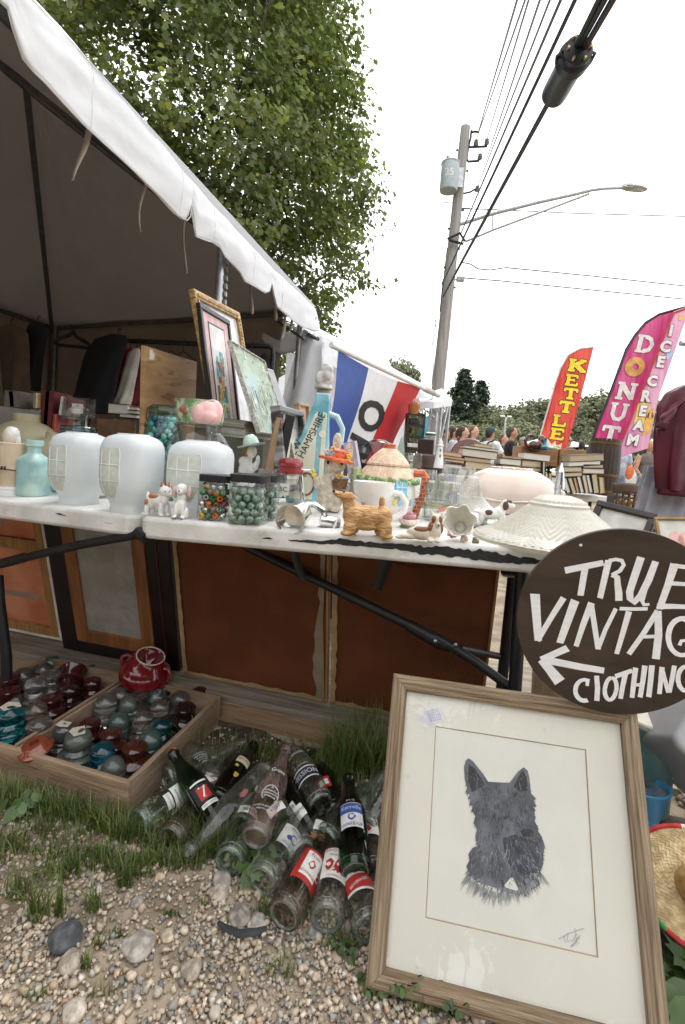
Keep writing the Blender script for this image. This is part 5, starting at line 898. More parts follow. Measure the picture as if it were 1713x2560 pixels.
orange_c=pm('orange canvas back',(.52,.16,.07),rough=.85,var=.12,scale=5,col2=(.60,.24,.13));strb=pm('honey stretcher wood',(.33,.17,.06),rough=.7,var=.2,scale=3,stretch=(12,12,1.5));whitec=pm('primed canvas edge',(.66,.62,.57),rough=.8);brownp=pm('brown backing board',(.118,.031,.007),rough=.8,var=.14,scale=6,bump=.3,bscale=120);tapem=pm('old tan tape',(.34,.23,.11),rough=.7,var=.15);honey2=pm('red brown moulding',(.22,.085,.028),rough=.5,var=.2,scale=3,stretch=(12,12,1.5));glassg=pm('plastic wrapped backing',(.30,.275,.245),rough=.25,var=.08,coat=.5,bump=.5,bscale=40);ebony=pm('ebony moulding',(.012,.006,.006),rough=.4,var=.3)
P1=G(156,1603,ZP);P0=P1+Vector((-.95,.23,0)).normalized()*.9
t,L_=leaning('stretched_canvas','orange canvas on a honey wood stretcher, seen from behind, leftmost under the table','canvas',P0,P1,TL_)
bar(t,'canvas',orange_c,.01,L_-.012,.012,.60,.022,.026,0);bar(t,'edge',whitec,L_-.012,L_,0,.61,0,.028);bar(t,'edge',whitec,0,L_-.0125,0,.010,0,.028);bar(t,'stretcher_bar',strb,L_-.052,L_-.013,.011,.6,.002,.021);bar(t,'stretcher_bar',strb,.02,L_-.053,.011,.045,.002,.020);bar(t,'stretcher_bar',strb,.02,L_-.053,.38,.425,.003,.019);bar(t,'tape',pm('grey tape',(.33,.22,.18),rough=.6),L_-.42,L_-.10,.155,.18,.0215,.0218,0);bar(t,'tape',pm('grey tape',(.33,.22,.18)),L_-.255,L_-.215,.46,.56,.0215,.0218,0)
P0,P1=G(158,1621,ZP),G(449,1680,ZP);t,L_=leaning('framed_picture','picture in a wide black frame with a red brown inner frame, wrapped in plastic','picture',P0,P1,TL_)
a,b=.15*L_,.815*L_;bar(t,'outer_moulding',ebony,0,a,0,.62,0,.03,.004);bar(t,'outer_moulding',ebony,b,L_,0,.62,0,.03,.004);bar(t,'outer_moulding',ebony,a+.0002,b-.0002,0,.052,0,.03,.004);bar(t,'groove',pm('worn red edge',(.06,.012,.008),rough=.4),.90*L_,.91*L_,.05,.6,-.003,.001,.001)
c=.10*L_;bar(t,'inner_moulding',honey2,a+.001,a+c,.054,.62,-.004,.02,.002);bar(t,'inner_moulding',honey2,b-c,b-.001,.054,.62,-.004,.02,.002);bar(t,'inner_moulding',honey2,a+c+.0003,b-c-.0003,.054,.054+c,-.004,.02,.002);bar(t,'backing',glassg,a+c+.0005,b-c-.0005,.054+c+.0005,.62,.004,.010,0)
def torn(t,pts,m=tapem,y=-.0015): q=MB();q.m=TR(0,y,0) @ RX(90);q.prism(pts,0,.0008);q.build('torn_paper',m,t,smooth=0)
P0,P1=G(459,1683,ZP),G(818,1756,ZP);t,L_=leaning('stretched_canvas','brown paper backed picture with torn tape along its right side','picture',P0,P1,TL_);r2=random.Random(6)
bar(t,'backing',brownp,.012,L_-.008,.01,.62,.004,.016,0);bar(t,'stretcher_bar',strb,0,.0118,0,.62,0,.024);bar(t,'stretcher_bar',strb,.0122,L_-.0075,0,.0095,0,.024);bar(t,'stretcher_bar',strb,L_-.0075,L_,0,.62,0,.024)
e=[(.006+.008*r2.random(),z*.02) for z in range(31)];torn(t,[(0.001,0.012)]+[(x+.006,z+.012) for x,z in e]+[(0.001,.615)]);e=[(L_-.045+.012*r2.random()-.012*math.sin(z*.3),z*.03) for z in range(20)];torn(t,[(x,z+.012) for x,z in e]+[(L_-.012,.585),(L_-.018,.3),(L_-.010,.012)],pm('grey tan tape',(.24,.19,.13),rough=.6),.0028)
e=[(.02+k*(L_-.04)/16,.012+.012*r2.random()**2) for k in range(17)];torn(t,[(.018,.001)]+e+[(L_-.012,.001)])
q=MB();q.tube([(.012,-.002,.575),(L_*.5,.001,.545),(L_-.012,-.002,.57)],.0012,5);q.build('hanging_wire',black_m,t)
P0,P1=G(826,1758,ZP),G(1200,1834,ZP);t,L_=leaning('stretched_canvas','second brown paper backed picture, behind the folding table leg','picture',P0,P1,TL_)
bar(t,'backing',brownp,.012,L_-.008,.01,.62,.004,.016,0);bar(t,'stretcher_bar',strb,0,.0118,0,.62,0,.024);bar(t,'stretcher_bar',strb,.0122,L_-.0075,0,.0095,0,.024);bar(t,'stretcher_bar',strb,L_-.0075,L_,0,.62,0,.024)
e=[(.006+.007*r2.random(),z*.02) for z in range(31)];torn(t,[(0.001,0.012)]+[(x+.008,z+.012) for x,z in e]+[(0.001,.615)]);e=[(.02+k*(L_-.04)/16,.012+.010*r2.random()**2) for k in range(17)];torn(t,[(.018,.001)]+e+[(L_-.012,.001)]);q=MB();q.tube([(.012,-.002,.56),(L_*.5,.001,.535),(L_-.012,-.002,.56)],.0012,5);q.build('hanging_wire',black_m,t)
# ================================================================== the crate of glass insulators
FR=Vector((-.461,1.084,0));dL=Vector((-.967,.255,0));CW,CD_,CH=.72,.44,.102
cr=thing('wooden_crate','old open wooden crate with a divider, full of glass insulators','crate');yv=Vector((.255,.967,0));xv=-dL;O_=FR+dL*CW
cr.matrix_world=Matrix(((xv.x,yv.x,0,O_.x),(xv.y,yv.y,0,O_.y),(0,0,1,0),(0,0,0,1)))
cw=pm('old crate wood',(.22,.14,.085),rough=.8,col2=(.38,.265,.17),scale=3,stretch=(1.4,12,9),lo=.35,hi=.68,bump=.4,bscale=14,grime=(.07,.045,.03),gscale=9,glo=.60,ghi=.78);cw2=pm('old crate wood side',(.21,.14,.09),rough=.8,col2=(.33,.24,.165),scale=3,stretch=(12,1.4,9),lo=.35,hi=.68,bump=.4,bscale=14,grime=(.07,.045,.03),gscale=9,glo=.60,ghi=.78)
th=.014
for nm_,m,bx in (('front_board',cw,(0,CW,0,th,0,CH)),('back_board',cw,(0,CW,CD_-th,CD_,0,CH)),('side_board',cw2,(CW-th,CW,th+.0004,CD_-th-.0004,0,CH-.002)),('side_board',cw2,(0,th,th+.0004,CD_-th-.0004,0,CH-.002)),('divider',cw2,(.355,.365,th+.0004,CD_-th-.0004,.006,CH+.004)),('divider',cw2,(.368,.378,th+.0004,CD_-th-.0004,.006,CH)),('bottom_board',wood_dark,(th,CW-th,th,CD_-th,.002,.0055))):
 q=MB();q.box(((bx[0]+bx[1])/2,(bx[2]+bx[3])/2,(bx[4]+bx[5])/2),(bx[1]-bx[0],bx[3]-bx[2],bx[5]-bx[4]));q.build(nm_,m,cr,smooth=0,bevel=.0015)
IP={'bell': [(.40,0),(.44,.02),(.43,.06),(.40,.10),(.37,.30),(.34,.40),(.45,.43),(.46,.47),(.43,.50),(.31,.52),(.33,.56),(.29,.60),(.26,.64),(.30,.68),(.31,.76),(.30,.86),(.25,.94),(.14,.99),(0,1)],
 'dome': [(.40,0),(.44,.03),(.43,.08),(.42,.28),(.46,.33),(.46,.38),(.36,.42),(.34,.48),(.38,.52),(.37,.56),(.33,.60),(.36,.64),(.35,.72),(.30,.86),(.20,.95),(.1,.99),(0,1)],'hive': [(.36,0),(.40,.03),(.38,.28),(.44,.33),(.44,.38),(.35,.42),(.30,.46),(.34,.50),(.34,.53),(.28,.57),(.32,.61),(.32,.66),(.30,.80),(.24,.92),(.12,.985),(0,1)],
 'spool': [(.42,0),(.48,.05),(.48,.12),(.36,.18),(.33,.34),(.36,.44),(.48,.48),(.50,.54),(.46,.60),(.32,.66),(.30,.74),(.34,.82),(.35,.92),(.28,.98),(.12,.99),(0,.985)],'disc': [(.35,0),(.55,.10),(.58,.25),(.45,.40),(.40,.55),(.30,.62),(.16,.62),(.14,.4),(0,.4)]}
def solid_glass(n,c,rough=.08): return pm(n,c,rough=rough,trans=.92,var=.06,coat=.3,ior=1.5)
GL={'teal': solid_glass('teal glass',(.03,.36,.42)),'blue': solid_glass('blue glass',(.04,.30,.44)),'deep': solid_glass('deep blue green glass',(.02,.24,.30)),'grey': pm('dusty grey green glass',(.10,.115,.10),rough=.28,trans=.25,var=.15,coat=.4),'clear': solid_glass('smoky clear glass',(.70,.68,.62),.14),'smoke': solid_glass('brownish clear glass',(.62,.52,.45),.14),'green': pm('sea green dusty glass',(.07,.115,.10),rough=.22,trans=.35,var=.1,coat=.5),'brown': pm('chocolate porcelain',(.055,.014,.010),rough=.12,var=.25,coat=.6),'black': pm('black brown porcelain',(.02,.008,.008),rough=.1,coat=.6),'red': pm('dark red porcelain',(.045,.008,.008),rough=.12,var=.25,coat=.6),'aqua': solid_glass('pale aqua glass',(.40,.62,.60),.1)}
s5,s6=340/1568,340/1568
def z5(x,y): return x*s5,1600+y*s5
def z6(x,y): return 240+x*s6,1600+y*s6
inl=[(z5,130,775,'bell','teal',.125,'bright teal glass insulator with a saw tooth rim, at the front left of the crate'),(z5,455,905,'bell','smoke',.12,'tilted smoky clear insulator right of the bright teal one'),(z5,905,1060,'bell','grey',.122,'big grey olive insulator with a paper scrap on top, at the front of the crate'),(z5,740,965,'hive','clear',.10,'small clear insulator with a paper label, behind the grey olive one'),(z5,1195,1195,'bell','blue',.11,'sky blue glass insulator right of the grey olive one'),(z5,1320,1375,'dome','grey',.092,'plain grey domed insulator in the front right corner of the crate'),(z5,1035,935,'spool','red',.09,'dark red porcelain insulator by the crate divider'),(z5,1300,1050,'spool','brown',.092,'brown porcelain insulator behind the sky blue one'),
 (z6,270,850,'dome','green',.10,'grey green domed insulator in the middle of the right compartment'),(z6,120,640,'hive','clear',.115,'tall cream tinted clear insulator against the divider'),(z6,275,560,'dome','clear',.10,'clear domed insulator just below the red pot, left'),(z6,370,665,'dome','grey',.10,'dull grey flat topped insulator below the red pot'),(z6,500,625,'spool','smoke',.10,'clear spool insulator with a thick rim below the red pot'),(z6,700,585,'dome','aqua',.10,'pale aqua domed insulator right of the red pot'),(z6,540,830,'hive','smoke',.105,'pinkish smoky ringed insulator at the centre right'),(z6,735,705,'hive','smoke',.10,'brownish clear insulator behind the deep blue one'),(z6,970,605,'dome','clear',.10,'clear two ring insulator near the back right corner'),(z6,775,925,'bell','deep',.105,'deep blue green insulator beside the right board'),(z6,620,1060,'dome','green',.105,'large sea green domed insulator by the right board'),(z6,1030,755,'spool','black',.10,'black brown stacked porcelain insulator by the right board'),(z6,450,1210,'spool','brown',.10,'glossy chocolate porcelain insulator behind the grey dome'),(z6,1200,570,'spool','red',.09,'dark red insulator in the far right corner'),(z6,870,540,'spool','red',.085,'dark red insulator behind the pale aqua one'),
 (z5,90,410,'spool','brown',.11,'rust topped insulator at the left, behind the table leg'),(z5,262,335,'dome','clear',.11,'clear domed insulator at the back left'),(z5,495,275,'hive','smoke',.10,'brown topped clear insulator at the back left'),(z5,590,195,'dome','green',.10,'green grey insulator farthest back in the left compartment'),(z5,600,365,'spool','clear',.11,'clear double ringed insulator in the left compartment'),(z5,400,450,'bell','clear',.115,'clear bell insulator with a reflection, in the left compartment'),(z5,105,565,'spool','red',.10,'reddish brown insulator behind the bright teal one'),(z5,400,725,'hive','smoke',.11,'smoky clear low insulator right behind the bright teal one'),(z5,605,660,'spool','red',.095,'red brown insulator against the divider'),(z5,815,530,'bell','black',.10,'black brown glossy insulator in the left compartment'),(z5,1080,440,'bell','red',.10,'dark red insulator at the back against the divider'),(z5,1060,300,'hive','clear',.09,'clear insulator at the back beside the red pot'),(z5,180,640,'hive','smoke',.08,'amber smoky insulator low behind the teal one')]
protos={}
tagm=pm('torn paper scrap',(.52,.47,.38),rough=.9)
for zf,x,y,ty,c,h,lab in inl:
 px,py=zf(x,y);P=G(px,py,h+.004);key=(ty,c)
 if key not in protos:
  q=MB();q.lathe([(r,z) for r,z in IP[ty]],28);protos[key]=q.build('insulator',GL[c],smooth=50);o=protos[key]
 else: o=protos[key].copy();COL.objects.link(o)
 o.location=(P.x,P.y,.007);o.scale=(h*.92,)*2+(h,);rr=rnd.uniform(-.05,.05);o.rotation_euler=(rr,rr*.7,rnd.uniform(0,6));tag(o,lab+('' if len(lab.split()) > 5 else ' in the crate'),'insulator','insulators standing in the wooden crate')
 if 'a paper' in lab or lab.startswith('bright teal'):
  q=MB();q.raw([(-.18,-.12,.995),(.2,-.16,.985),(.22,.1,.99),(.02,.2,1.03),(-.2,.12,1.0)],[(0,1,2,3,4)]);q.build('paper_scrap',tagm,o)
P=G(*z5(425,1290),.085);q=MB();q.lathe([(r*.072,z*.05) for r,z in IP['disc']],28);o=tag(q.build('insulator',pm('red brown porcelain',(.20,.045,.02),rough=.18,var=.2,coat=.5),loc=P,rot=(R(12),R(-8),0),smooth=50),'flat red brown porcelain disc insulator lying by the teal one','insulator','insulators standing in the wooden crate')
P=G(*z5(850,340),.10);o=protos[('bell','red')].copy();COL.objects.link(o);o.location=P;o.scale=(.105,)*3;o.rotation_euler=(R(120),0,R(14));tag(o,'dark red insulator lying on its side with a pale ring around its hole','insulator','insulators standing in the wooden crate')
q=MB();q.lathe([(.19,-.012),(.30,-.012),(.31,-.004),(.18,-.004)],24,cap=False);q.build('pale_ring',pm('unglazed rim',(.62,.58,.50),rough=.7),o)
P=G(335,1733,.088);P.y += .065;s=mpp(P);pot=thing('red_pot','glossy dark red two handled pot lying tipped on the insulators','pot',P,(R(10),R(16),0));pot.scale=(1.02,1.02,.80);potm=pm('red glaze',(.13,.004,.008),rough=.12,var=.15,coat=.7);q=pxb(s);q.lathe([(40,0),(54,12),(61,34),(59,56),(48,78),(36,92),(34,104),(33,106),(30,104),(30,92),(0,60)],36,cap=False);q.build('body',potm,pot,smooth=60);q=pxb(s);q.tube([(32.5*math.cos(a),32.5*math.sin(a),105) for a in [i*.2618 for i in range(24)]],1.7,8,closed=True);q.build('rim',pm('unglazed ring',(.46,.42,.36),rough=.6),pot)
for sg in (-1,1): q=pxb(s);q.tube([(sg*42,-8,88),(sg*52,-10,92),(sg*60,-12,82),(sg*61,-12,64),(sg*57,-12,52)],[4,4,4.5,4,3],10);q.build('handle',pm('pink worn glaze',(.22,.04,.045),rough=.2,coat=.5),pot)
# ================================================================== heap of old soda bottles
BPF=[(0,.006),(.018,.006),(.024,.002),(.030,.0),(.034,.006),(.0345,.016),(.0345,.125),(.033,.142),(.026,.168),(.018,.192),(.0138,.212),(.0128,.236),(.0155,.239),(.0155,.249),(.0125,.251),(.0105,.246)]
gclear=thin('bottle glass',(.90,.93,.90),(.26,.29,.26),dust=.10,dustc=(.34,.32,.29),rough=.03);gpink=thin('pinkish bottle glass',(.93,.83,.80),(.36,.24,.22),dust=.13,dustc=(.40,.30,.27),rough=.03);ggreen=thin('green bottle glass',(.05,.24,.08),(.01,.06,.02),dust=.01,rough=.02);gdark=thin('brown dusty bottle glass',(.66,.59,.50),(.16,.13,.10),dust=.16,dustc=(.22,.18,.14));gpale=thin('pale green bottle glass',(.80,.90,.80),(.22,.32,.24),dust=.09,dustc=(.30,.34,.28),rough=.03)
glassrim=pm('thick glass',(.50,.54,.50),rough=.1,trans=.75,ior=1.5,coat=.4)
inkw=pm('white ink',(.72,.71,.67),rough=.6,var=.08,scale=60);inkr=pm('red ink',(.44,.035,.03),rough=.5);inkb=pm('blue ink',(.05,.10,.36),rough=.5);inkk=pm('black ink',(.02,.02,.022),rough=.5);inkn=pm('navy ink',(.02,.025,.06),rough=.5);inky=pm('cream ink',(.58,.52,.34),rough=.6);inko=pm('orange red ink',(.60,.10,.03),rough=.5);inkgold=pm('yellow ink',(.62,.44,.06),rough=.5)
bottle_mesh={}
def bottle(bx,by,bz,nx,ny,nz,glass,label,bands=(),texts=(),roll=0,k=1.0,deco=None,shape=BPF):
 B,N_=G(bx,by,bz),G(nx,ny,nz);a=(N_-B).normalized();toc=(O0-B);ly=-(toc-a*toc.dot(a)).normalized();lx=ly.cross(a)
 M=Matrix(((lx.x,ly.x,a.x,B.x),(lx.y,ly.y,a.y,B.y),(lx.z,ly.z,a.z,B.z),(0,0,0,1))) @ Matrix.Rotation(roll,4,'Z') @ Matrix.Scale(k,4)
 t=thing('soda_bottle',label,'bottle',group='old soda bottles heaped on the grass');t.matrix_world=M
 if glass.name not in bottle_mesh: q=MB();q.lathe(shape,32,cap=False);o=q.build('glass',glass,t,smooth=60);bottle_mesh[glass.name]=o.data
 else: o=bpy.data.objects.new('glass',bottle_mesh[glass.name]);COL.objects.link(o);o.parent=t
 q=MB();q.tube([(.0268*math.cos(i*.2618),.0268*math.sin(i*.2618),.004) for i in range(24)],.0042,8,closed=True);q.tube([(.0335*math.cos(i*.2618),.0335*math.sin(i*.2618),.014) for i in range(24)],.0012,6,closed=True);q.build('thick_base',glassrim,t)
 def rad(z):
  for (r0,z0),(r1,z1) in zip(shape[3:-1],shape[4:]):
   if z0 <= z <= z1: return r0+(r1-r0)*(z-z0)/(z1-z0+1e-9)
  return .0345
 for z0,z1,hw,m,*o_ in bands:
  off=o_[0] if o_ else 0;q=MB();q.sheet(lambda u,v: ((rad(z0+(z1-z0)*v)+.0005+off*.0004)*math.sin((u*2-1)*hw),-(rad(z0+(z1-z0)*v)+.0005+off*.0004)*math.cos((u*2-1)*hw),z0+(z1-z0)*v),16,4);q.build('label',m,t,smooth=60)
 for s_,sz,z,m,*o_ in texts:
  x=o_[0] if o_ else 0;rt_=o_[1] if len(o_) > 1 else 0;vs,fs=text_geo(s_);r=rad(z)+.0016;q=MB();ca,sa=math.cos(rt_),math.sin(rt_);pts=[]
  for p in vs: u,v=p.x*sz,p.y*sz;u,v=u*ca-v*sa,u*sa+v*ca;th_=(u+x)/r;pts.append((r*math.sin(th_),-r*math.cos(th_),z+v))
  q.raw(pts,fs);q.build('lettering',m,t,smooth=0)
 if deco: deco(t,rad)
 return t
def blobs(spec):
 def f(t,rad):
  for (x,z,w_,h,m) in spec:
   q=MB();r=rad(z)+.0012;n=14;rr=random.Random(int((x+z)*1e5));q.poly([(r*math.sin((x+w_*math.cos(i*.449)*(1+.25*rr.uniform(-1,1)))/r),-r*math.cos((x+w_*math.cos(i*.449))/r),z+h*math.sin(i*.449)*(1+.25*rr.uniform(-1,1))) for i in range(n)]);q.build('emblem',m,t,smooth=0)
 return f
def ring_text(t,rad):
 q=MB();n=40
 for k in range(n):
  a0=k*6.283/n
  if 4.0 < a0 < 5.4: continue
  for (r0,r1) in ((.019,.023),):
   c_=.085;pts=[]
   for rr_,da in ((r0,-.035),(r1,-.035),(r1,.035),(r0,.035)): u,v=rr_*math.cos(a0+da),rr_*math.sin(a0+da)+c_;R_=rad(v)+.001;pts.append((R_*math.sin(u/R_),-R_*math.cos(u/R_),v))
   q.poly(pts)
 o=q.build('ray_ring',inkw,t,smooth=0);o['kind']='stuff'
bottle(344,2058,.034,455,1980,.034,gpale,'pale green tinted bottle with a white and red label by the crate corner',[(.082,.118,.75,inkw),(.060,.078,.55,inkw)],[('ERS',.014,.106,inkr),('BEVERAGES',.006,.092,inkk),('CONTENTS',.006,.069,inkk)])
bottle(424,2100,.034,495,2015,.034,gdark,'plain dusty brown bottle lying in the grass, base to the viewer')
bottle(415,1948,.036,505,1905,.034,gclear,'plain clear bottle whose round base shows beside the crate')
bottle(552,2075,.036,436,1888,.10,ggreen,'dark green bottle with a red seven emblem, neck resting on the crate',[(.062,.108,.75,inkk),(.066,.1,.42,inkr,1),(.112,.117,.62,inkw),(.047,.058,.6,inkw)],[('7',.042,.084,inkw,0),('YOU LIKE IT',.007,.052,inkk)],roll=.35,deco=blobs([(.0,.07,.004,.003,inko)]))
bottle(530,1968,.034,478,1880,.036,gclear,'clear bottle lettered in fine white, behind the seven emblem bottle',[],[('CONTENTS 7 OZ',.006,.10,inkw),('NATURAL',.009,.09,inkw),('FLAVORS',.008,.08,inkw),('BOTTLED',.006,.07,inkw),('LIME',.007,.06,inkw)],roll=.5)
bottle(540,2010,.034,608,1905,.034,ggreen,'green bottle with a torn cream label and a yellow badge',[(.12,.148,.6,inky)],[('PALE DRY',.008,.134,inkk)],deco=blobs([(.002,.075,.007,.009,inkgold),(-.01,.105,.006,.005,inkgold)]))
bottle(668,1935,.075,560,2042,.058,gclear,'frosted clear bottle with its mouth towards the viewer',[],[],deco=blobs([(.006,.10,.006,.014,pm('faded red print',(.30,.12,.12),rough=.6))]),k=1.05)
bottle(637,2098,.075,694,1935,.11,gpink,'pinkish glass bottle with white lettering lying on top of the heap',[],[('Grove',.014,.152,inkw),('A',.009,.100,inkw),('REFRESHING',.0062,.091,inkw),('CARBONATED',.0062,.084,inkw),('BEVERAGE',.0062,.077,inkw),('THE DELTA BOTTLING CO.',.0056,.052,inkw),('HINTON, VIRGINIA',.0052,.044,inkw)],deco=ring_text)
bottle(694,1955,.045,800,2098,.030,ggreen,'green bottle with a white Highland label, mouth downhill to the viewer',[(.118,.150,.75,inkw),(.10,.12,.4,inkw)],[('Highland',.016,.132,inkk,0,3.14),('Club',.012,.112,inkk,0,3.14),('DRY',.012,.04,inkw,0,3.14)],roll=.35)
bottle(803,2015,.060,748,1905,.07,gclear,'clear bottle with a dark Mission band, base to the viewer',[(.066,.098,1.0,inkn),(.098,.102,1.0,inkw,1),(.063,.067,1.0,inkw,1)],[('MISSION',.021,.082,inkw),('OF CALIFORNIA',.006,.112,inkw),('BEVERAGES',.010,.165,inkw)])
bottle(755,2138,.062,690,2035,.07,gclear,'clear bottle with a torn white and blue label above the red labels',[(.095,.120,.62,inkw)],[('KIST',.013,.108,inkb)],roll=.2)
bottle(572,2155,.034,622,2035,.034,gpale,'pale green bottle with a white banded label among the weeds',[(.100,.122,.85,inkw)],[('sevilla',.016,.111,inkk)])
bottle(655,2205,.036,712,2110,.036,gclear,'clear bottle with a blue and white label, third from the bottom',[(.068,.122,.85,inkw)],[('SPRING',.008,.114,inkb),('LEMONADE',.0075,.075,inkb)],roll=.25,deco=blobs([(.006,.095,.012,.010,inkb),(-.008,.092,.006,.006,inkb)]))
bottle(708,2290,.036,775,2165,.036,gdark,'brownish clear bottle with a red and white beverages label',[(.052,.128,.95,inkr),(.064,.122,.55,inkw,1)],[('BEVERAGES',.0085,.072,inkr),('Fruit',.012,.114,inkr),('Club',.018,.09,inkw,.031,.9)],roll=.1,deco=blobs([(0,.094,.008,.009,inkr),(.0,.094,.004,.005,inkw)]))
bottle(816,2300,.036,838,2165,.036,gclear,'clear bottle with a red on white Spring Grove label',[(.055,.128,.85,inkw)],[('SPRING GROVE',.0105,.121,inkr),('Beverages',.007,.110,inkk),('CONTENTS',.006,.060,inkr)],deco=blobs([(-.012,.088,.009,.014,inkr),(.008,.086,.010,.016,inkr),(.0,.074,.018,.004,inkr)]))
bottle(925,2325,.036,890,2195,.036,gclear,'clear bottle with a red and white Colonial label beside the picture frame',[(.050,.128,.9,inkw),(.055,.085,.9,inkr,1)],[('COLONIAL',.014,.119,inkr),('BEVERAGES',.0085,.068,inkw,0,.3),('CLUB',.010,.1,inkr,0,.4)],roll=.1,deco=blobs([(.0,.094,.012,.006,inkr)]))
bottle(890,2185,.070,880,2050,.085,ggreen,'dark green bottle with a blue and white wake-up label, on top at the right',[(.076,.140,.8,inkw),(.112,.138,.8,inkb,1)],[('Kerrville',.014,.125,inkw),('WAKE-UP',.0115,.083,inkb),('28 FL. OZ.',.005,.147,inkw)],deco=blobs([(0,.101,.009,.008,inkb),(.0,.102,.005,.005,inkw)]))
bottle(935,2190,.036,918,2060,.04,gclear,'clear bottle with a small red castle label, squeezed by the frame',[(.07,.115,.8,inkw)],[('Mission',.012,.106,inkk)],deco=blobs([(0,.085,.010,.008,inkr)]))
bottle(815,2105,.05,890,2015,.06,gpale,'plain clear bottle lying behind the wake-up bottle');bottle(842,2040,.034,800,1930,.034,ggreen,'dark bottle with a red and white tag behind the Mission bottle',[(.06,.1,.5,inkr),(.07,.09,.35,inkw,1)]);bottle(905,2068,.06,945,1990,.07,gclear,'plain clear bottle at the back, touching the picture frame');bottle(840,2180,.034,850,2090,.04,gdark,'smoky bottle filling the gap left of the wake-up bottle');bottle(480,2040,.032,520,1960,.03,gclear,'clear bottle half hidden behind the seven emblem bottle',[(.08,.11,.5,inkw)],[('COLA',.01,.095,inkr)]);bottle(760,2205,.034,790,2100,.034,gclear,'clear bottle with a scrap of white label behind the Spring Grove one',[(.10,.13,.4,inkw)]);bottle(945,2260,.034,930,2150,.034,gdark,'dark dusty bottle behind the picture frame edge');bottle(600,2070,.03,640,2000,.03,gpale,'pale bottle hidden under the pinkish one',[(.08,.1,.5,inkw)])
q=MB();P=G(436,1888,.10);q.ell((0,0,0),(.010,.010,.006),10,6);tag(q.build('dry_twig',pm('rust',(.3,.08,.03),rough=.8),loc=P+Vector((-.004,.006,.012))),'rusty scrap clinging to the green bottle mouth','scrap')
V_,F_,k_=leaves(np.array([tuple(G(795,2092,.052))]*3),np.array([[0,-.6,.6],[.4,-.5,.6],[-.4,-.5,.7]]),.016,'lobed');tag(np_mesh('orange_leaf',V_,F_,leafm('orange leaf',(.5,.2,.03),(.6,.28,.05)),tone=np.ones((len(V_),3))),'small orange leaf caught in the green bottle mouth','leaf')
# ================================================================== the framed terrier print, leaning back on the ground
SQ=[(O0+ray(x,y)*k) for (x,y),k in zip([(1016.0,1728.3),(1546.7,1808.8),(1618.2,2586.4),(964.8,2415.8)],(1,.9235,.744,.8206))]
ks=(.93-.042)/(.93-SQ[3].z);SQ=[O0+(p-O0)*ks for p in SQ]
ex=(SQ[1]-SQ[0]).normalized();up=(SQ[0]-SQ[3]).normalized();up=(up-ex*up.dot(ex)).normalized();yb=up.cross(ex);FW,FH=(SQ[1]-SQ[0]).length,(SQ[0]-SQ[3]).length
Mf=Matrix(((ex.x,yb.x,up.x,SQ[3].x),(ex.y,yb.y,up.y,SQ[3].y),(ex.z,yb.z,up.z,SQ[3].z),(0,0,0,1)));Mfi=Mf.inverted();fn=-yb
fr=thing('framed_print','large terrier portrait print in a rustic barnwood frame leaning on the ground','picture');fr.matrix_world=Mf
barn=pm('barnwood across',(.18,.115,.065),rough=.75,col2=(.34,.25,.16),scale=4,stretch=(1.5,40,40),lo=.35,hi=.66,bump=.7,bscale=9,grime=(.10,.055,.035),gscale=3,glo=.6,ghi=.7);barn2=pm('barnwood upright',(.20,.14,.085),rough=.75,col2=(.38,.29,.19),scale=4,stretch=(40,40,1.5),lo=.35,hi=.66,bump=.7,bscale=9,grime=(.13,.075,.045),gscale=3,glo=.6,ghi=.7)
mw=.032
def rail(pts_in,pts_out,m):
 a,b=pts_in;c,d=pts_out;q=MB();vs=[]
 for (x,z),(X_,Z_) in ((a,c),(b,d)):
  for f,y in ((0,.004),(0,-.010),(.12,-.013),(.5,-.016),(.85,-.013),(1,-.006),(1,.012),(0,.012)): vs.append((x+(X_-x)*f,y,z+(Z_-z)*f))
 n=8;q.raw(vs,[(i,(i+1) % n,n+(i+1) % n,n+i) for i in range(n)]+[tuple(range(n))[::-1],tuple(range(n,2*n))]);q.build('frame_rail',m,fr,smooth=0,bevel=.0008)
g_=.0003
rail(((0,FH),(FW,FH)),((-mw+g_,FH+mw),(FW+mw-g_,FH+mw)),barn);rail(((FW,0),(0,0)),((FW+mw-g_,-mw),(-mw+g_,-mw)),barn);rail(((0,0),(0,FH)),((-mw,-mw+g_),(-mw,FH+mw-g_)),barn2);rail(((FW,FH),(FW,0)),((FW+mw,FH+mw-g_),(FW+mw,-mw+g_)),barn2)
def L2(px,py,y=0.0): p=Mfi @ PL(px,py,Mf @ Vector((0,y,0)),fn);return (p.x,p.z)
matc=pm('aged mat board',(.72,.69,.615),rough=.8,var=.03,scale=3,grime=(.50,.44,.38),gscale=30,glo=.68,ghi=.85);prt=pm('print paper',(.73,.705,.645),rough=.8,var=.02)
mt=[L2(*p) for p in ((1088.7,1814.9),(1465.4,1873.8),(1495.8,2394.9),(1063.7,2295.3))]
def ringq(q,o,i,y0): n=4;q.raw([(x,y0,z) for x,z in o]+[(x,y0,z) for x,z in i],[(k,(k+1) % n,n+(k+1) % n,n+k) for k in range(n)])
q=MB();q.m=None;ringq(q,[(0,FH),(FW,FH),(FW,0),(0,0)],mt,.0);q.build('mat_board',matc,fr,smooth=0)
ic=[(x+d,z+e) for (x,z),d,e in zip(mt,(.0017,-.0017,-.0017,.0017),(-.0017,-.0017,.0017,.0017))];q=MB();n=4;q.raw([(x,.0,z) for x,z in mt]+[(x,.0016,z) for x,z in ic],[(k,(k+1) % n,n+(k+1) % n,n+k) for k in range(n)]);q.build('bevel_edge',pm('brown mat bevel',(.42,.30,.20),rough=.8),fr,smooth=0)
q=MB();q.box((FW/2,.004,FH/2),(FW,.004,FH));q.build('print',prt,fr,smooth=0)
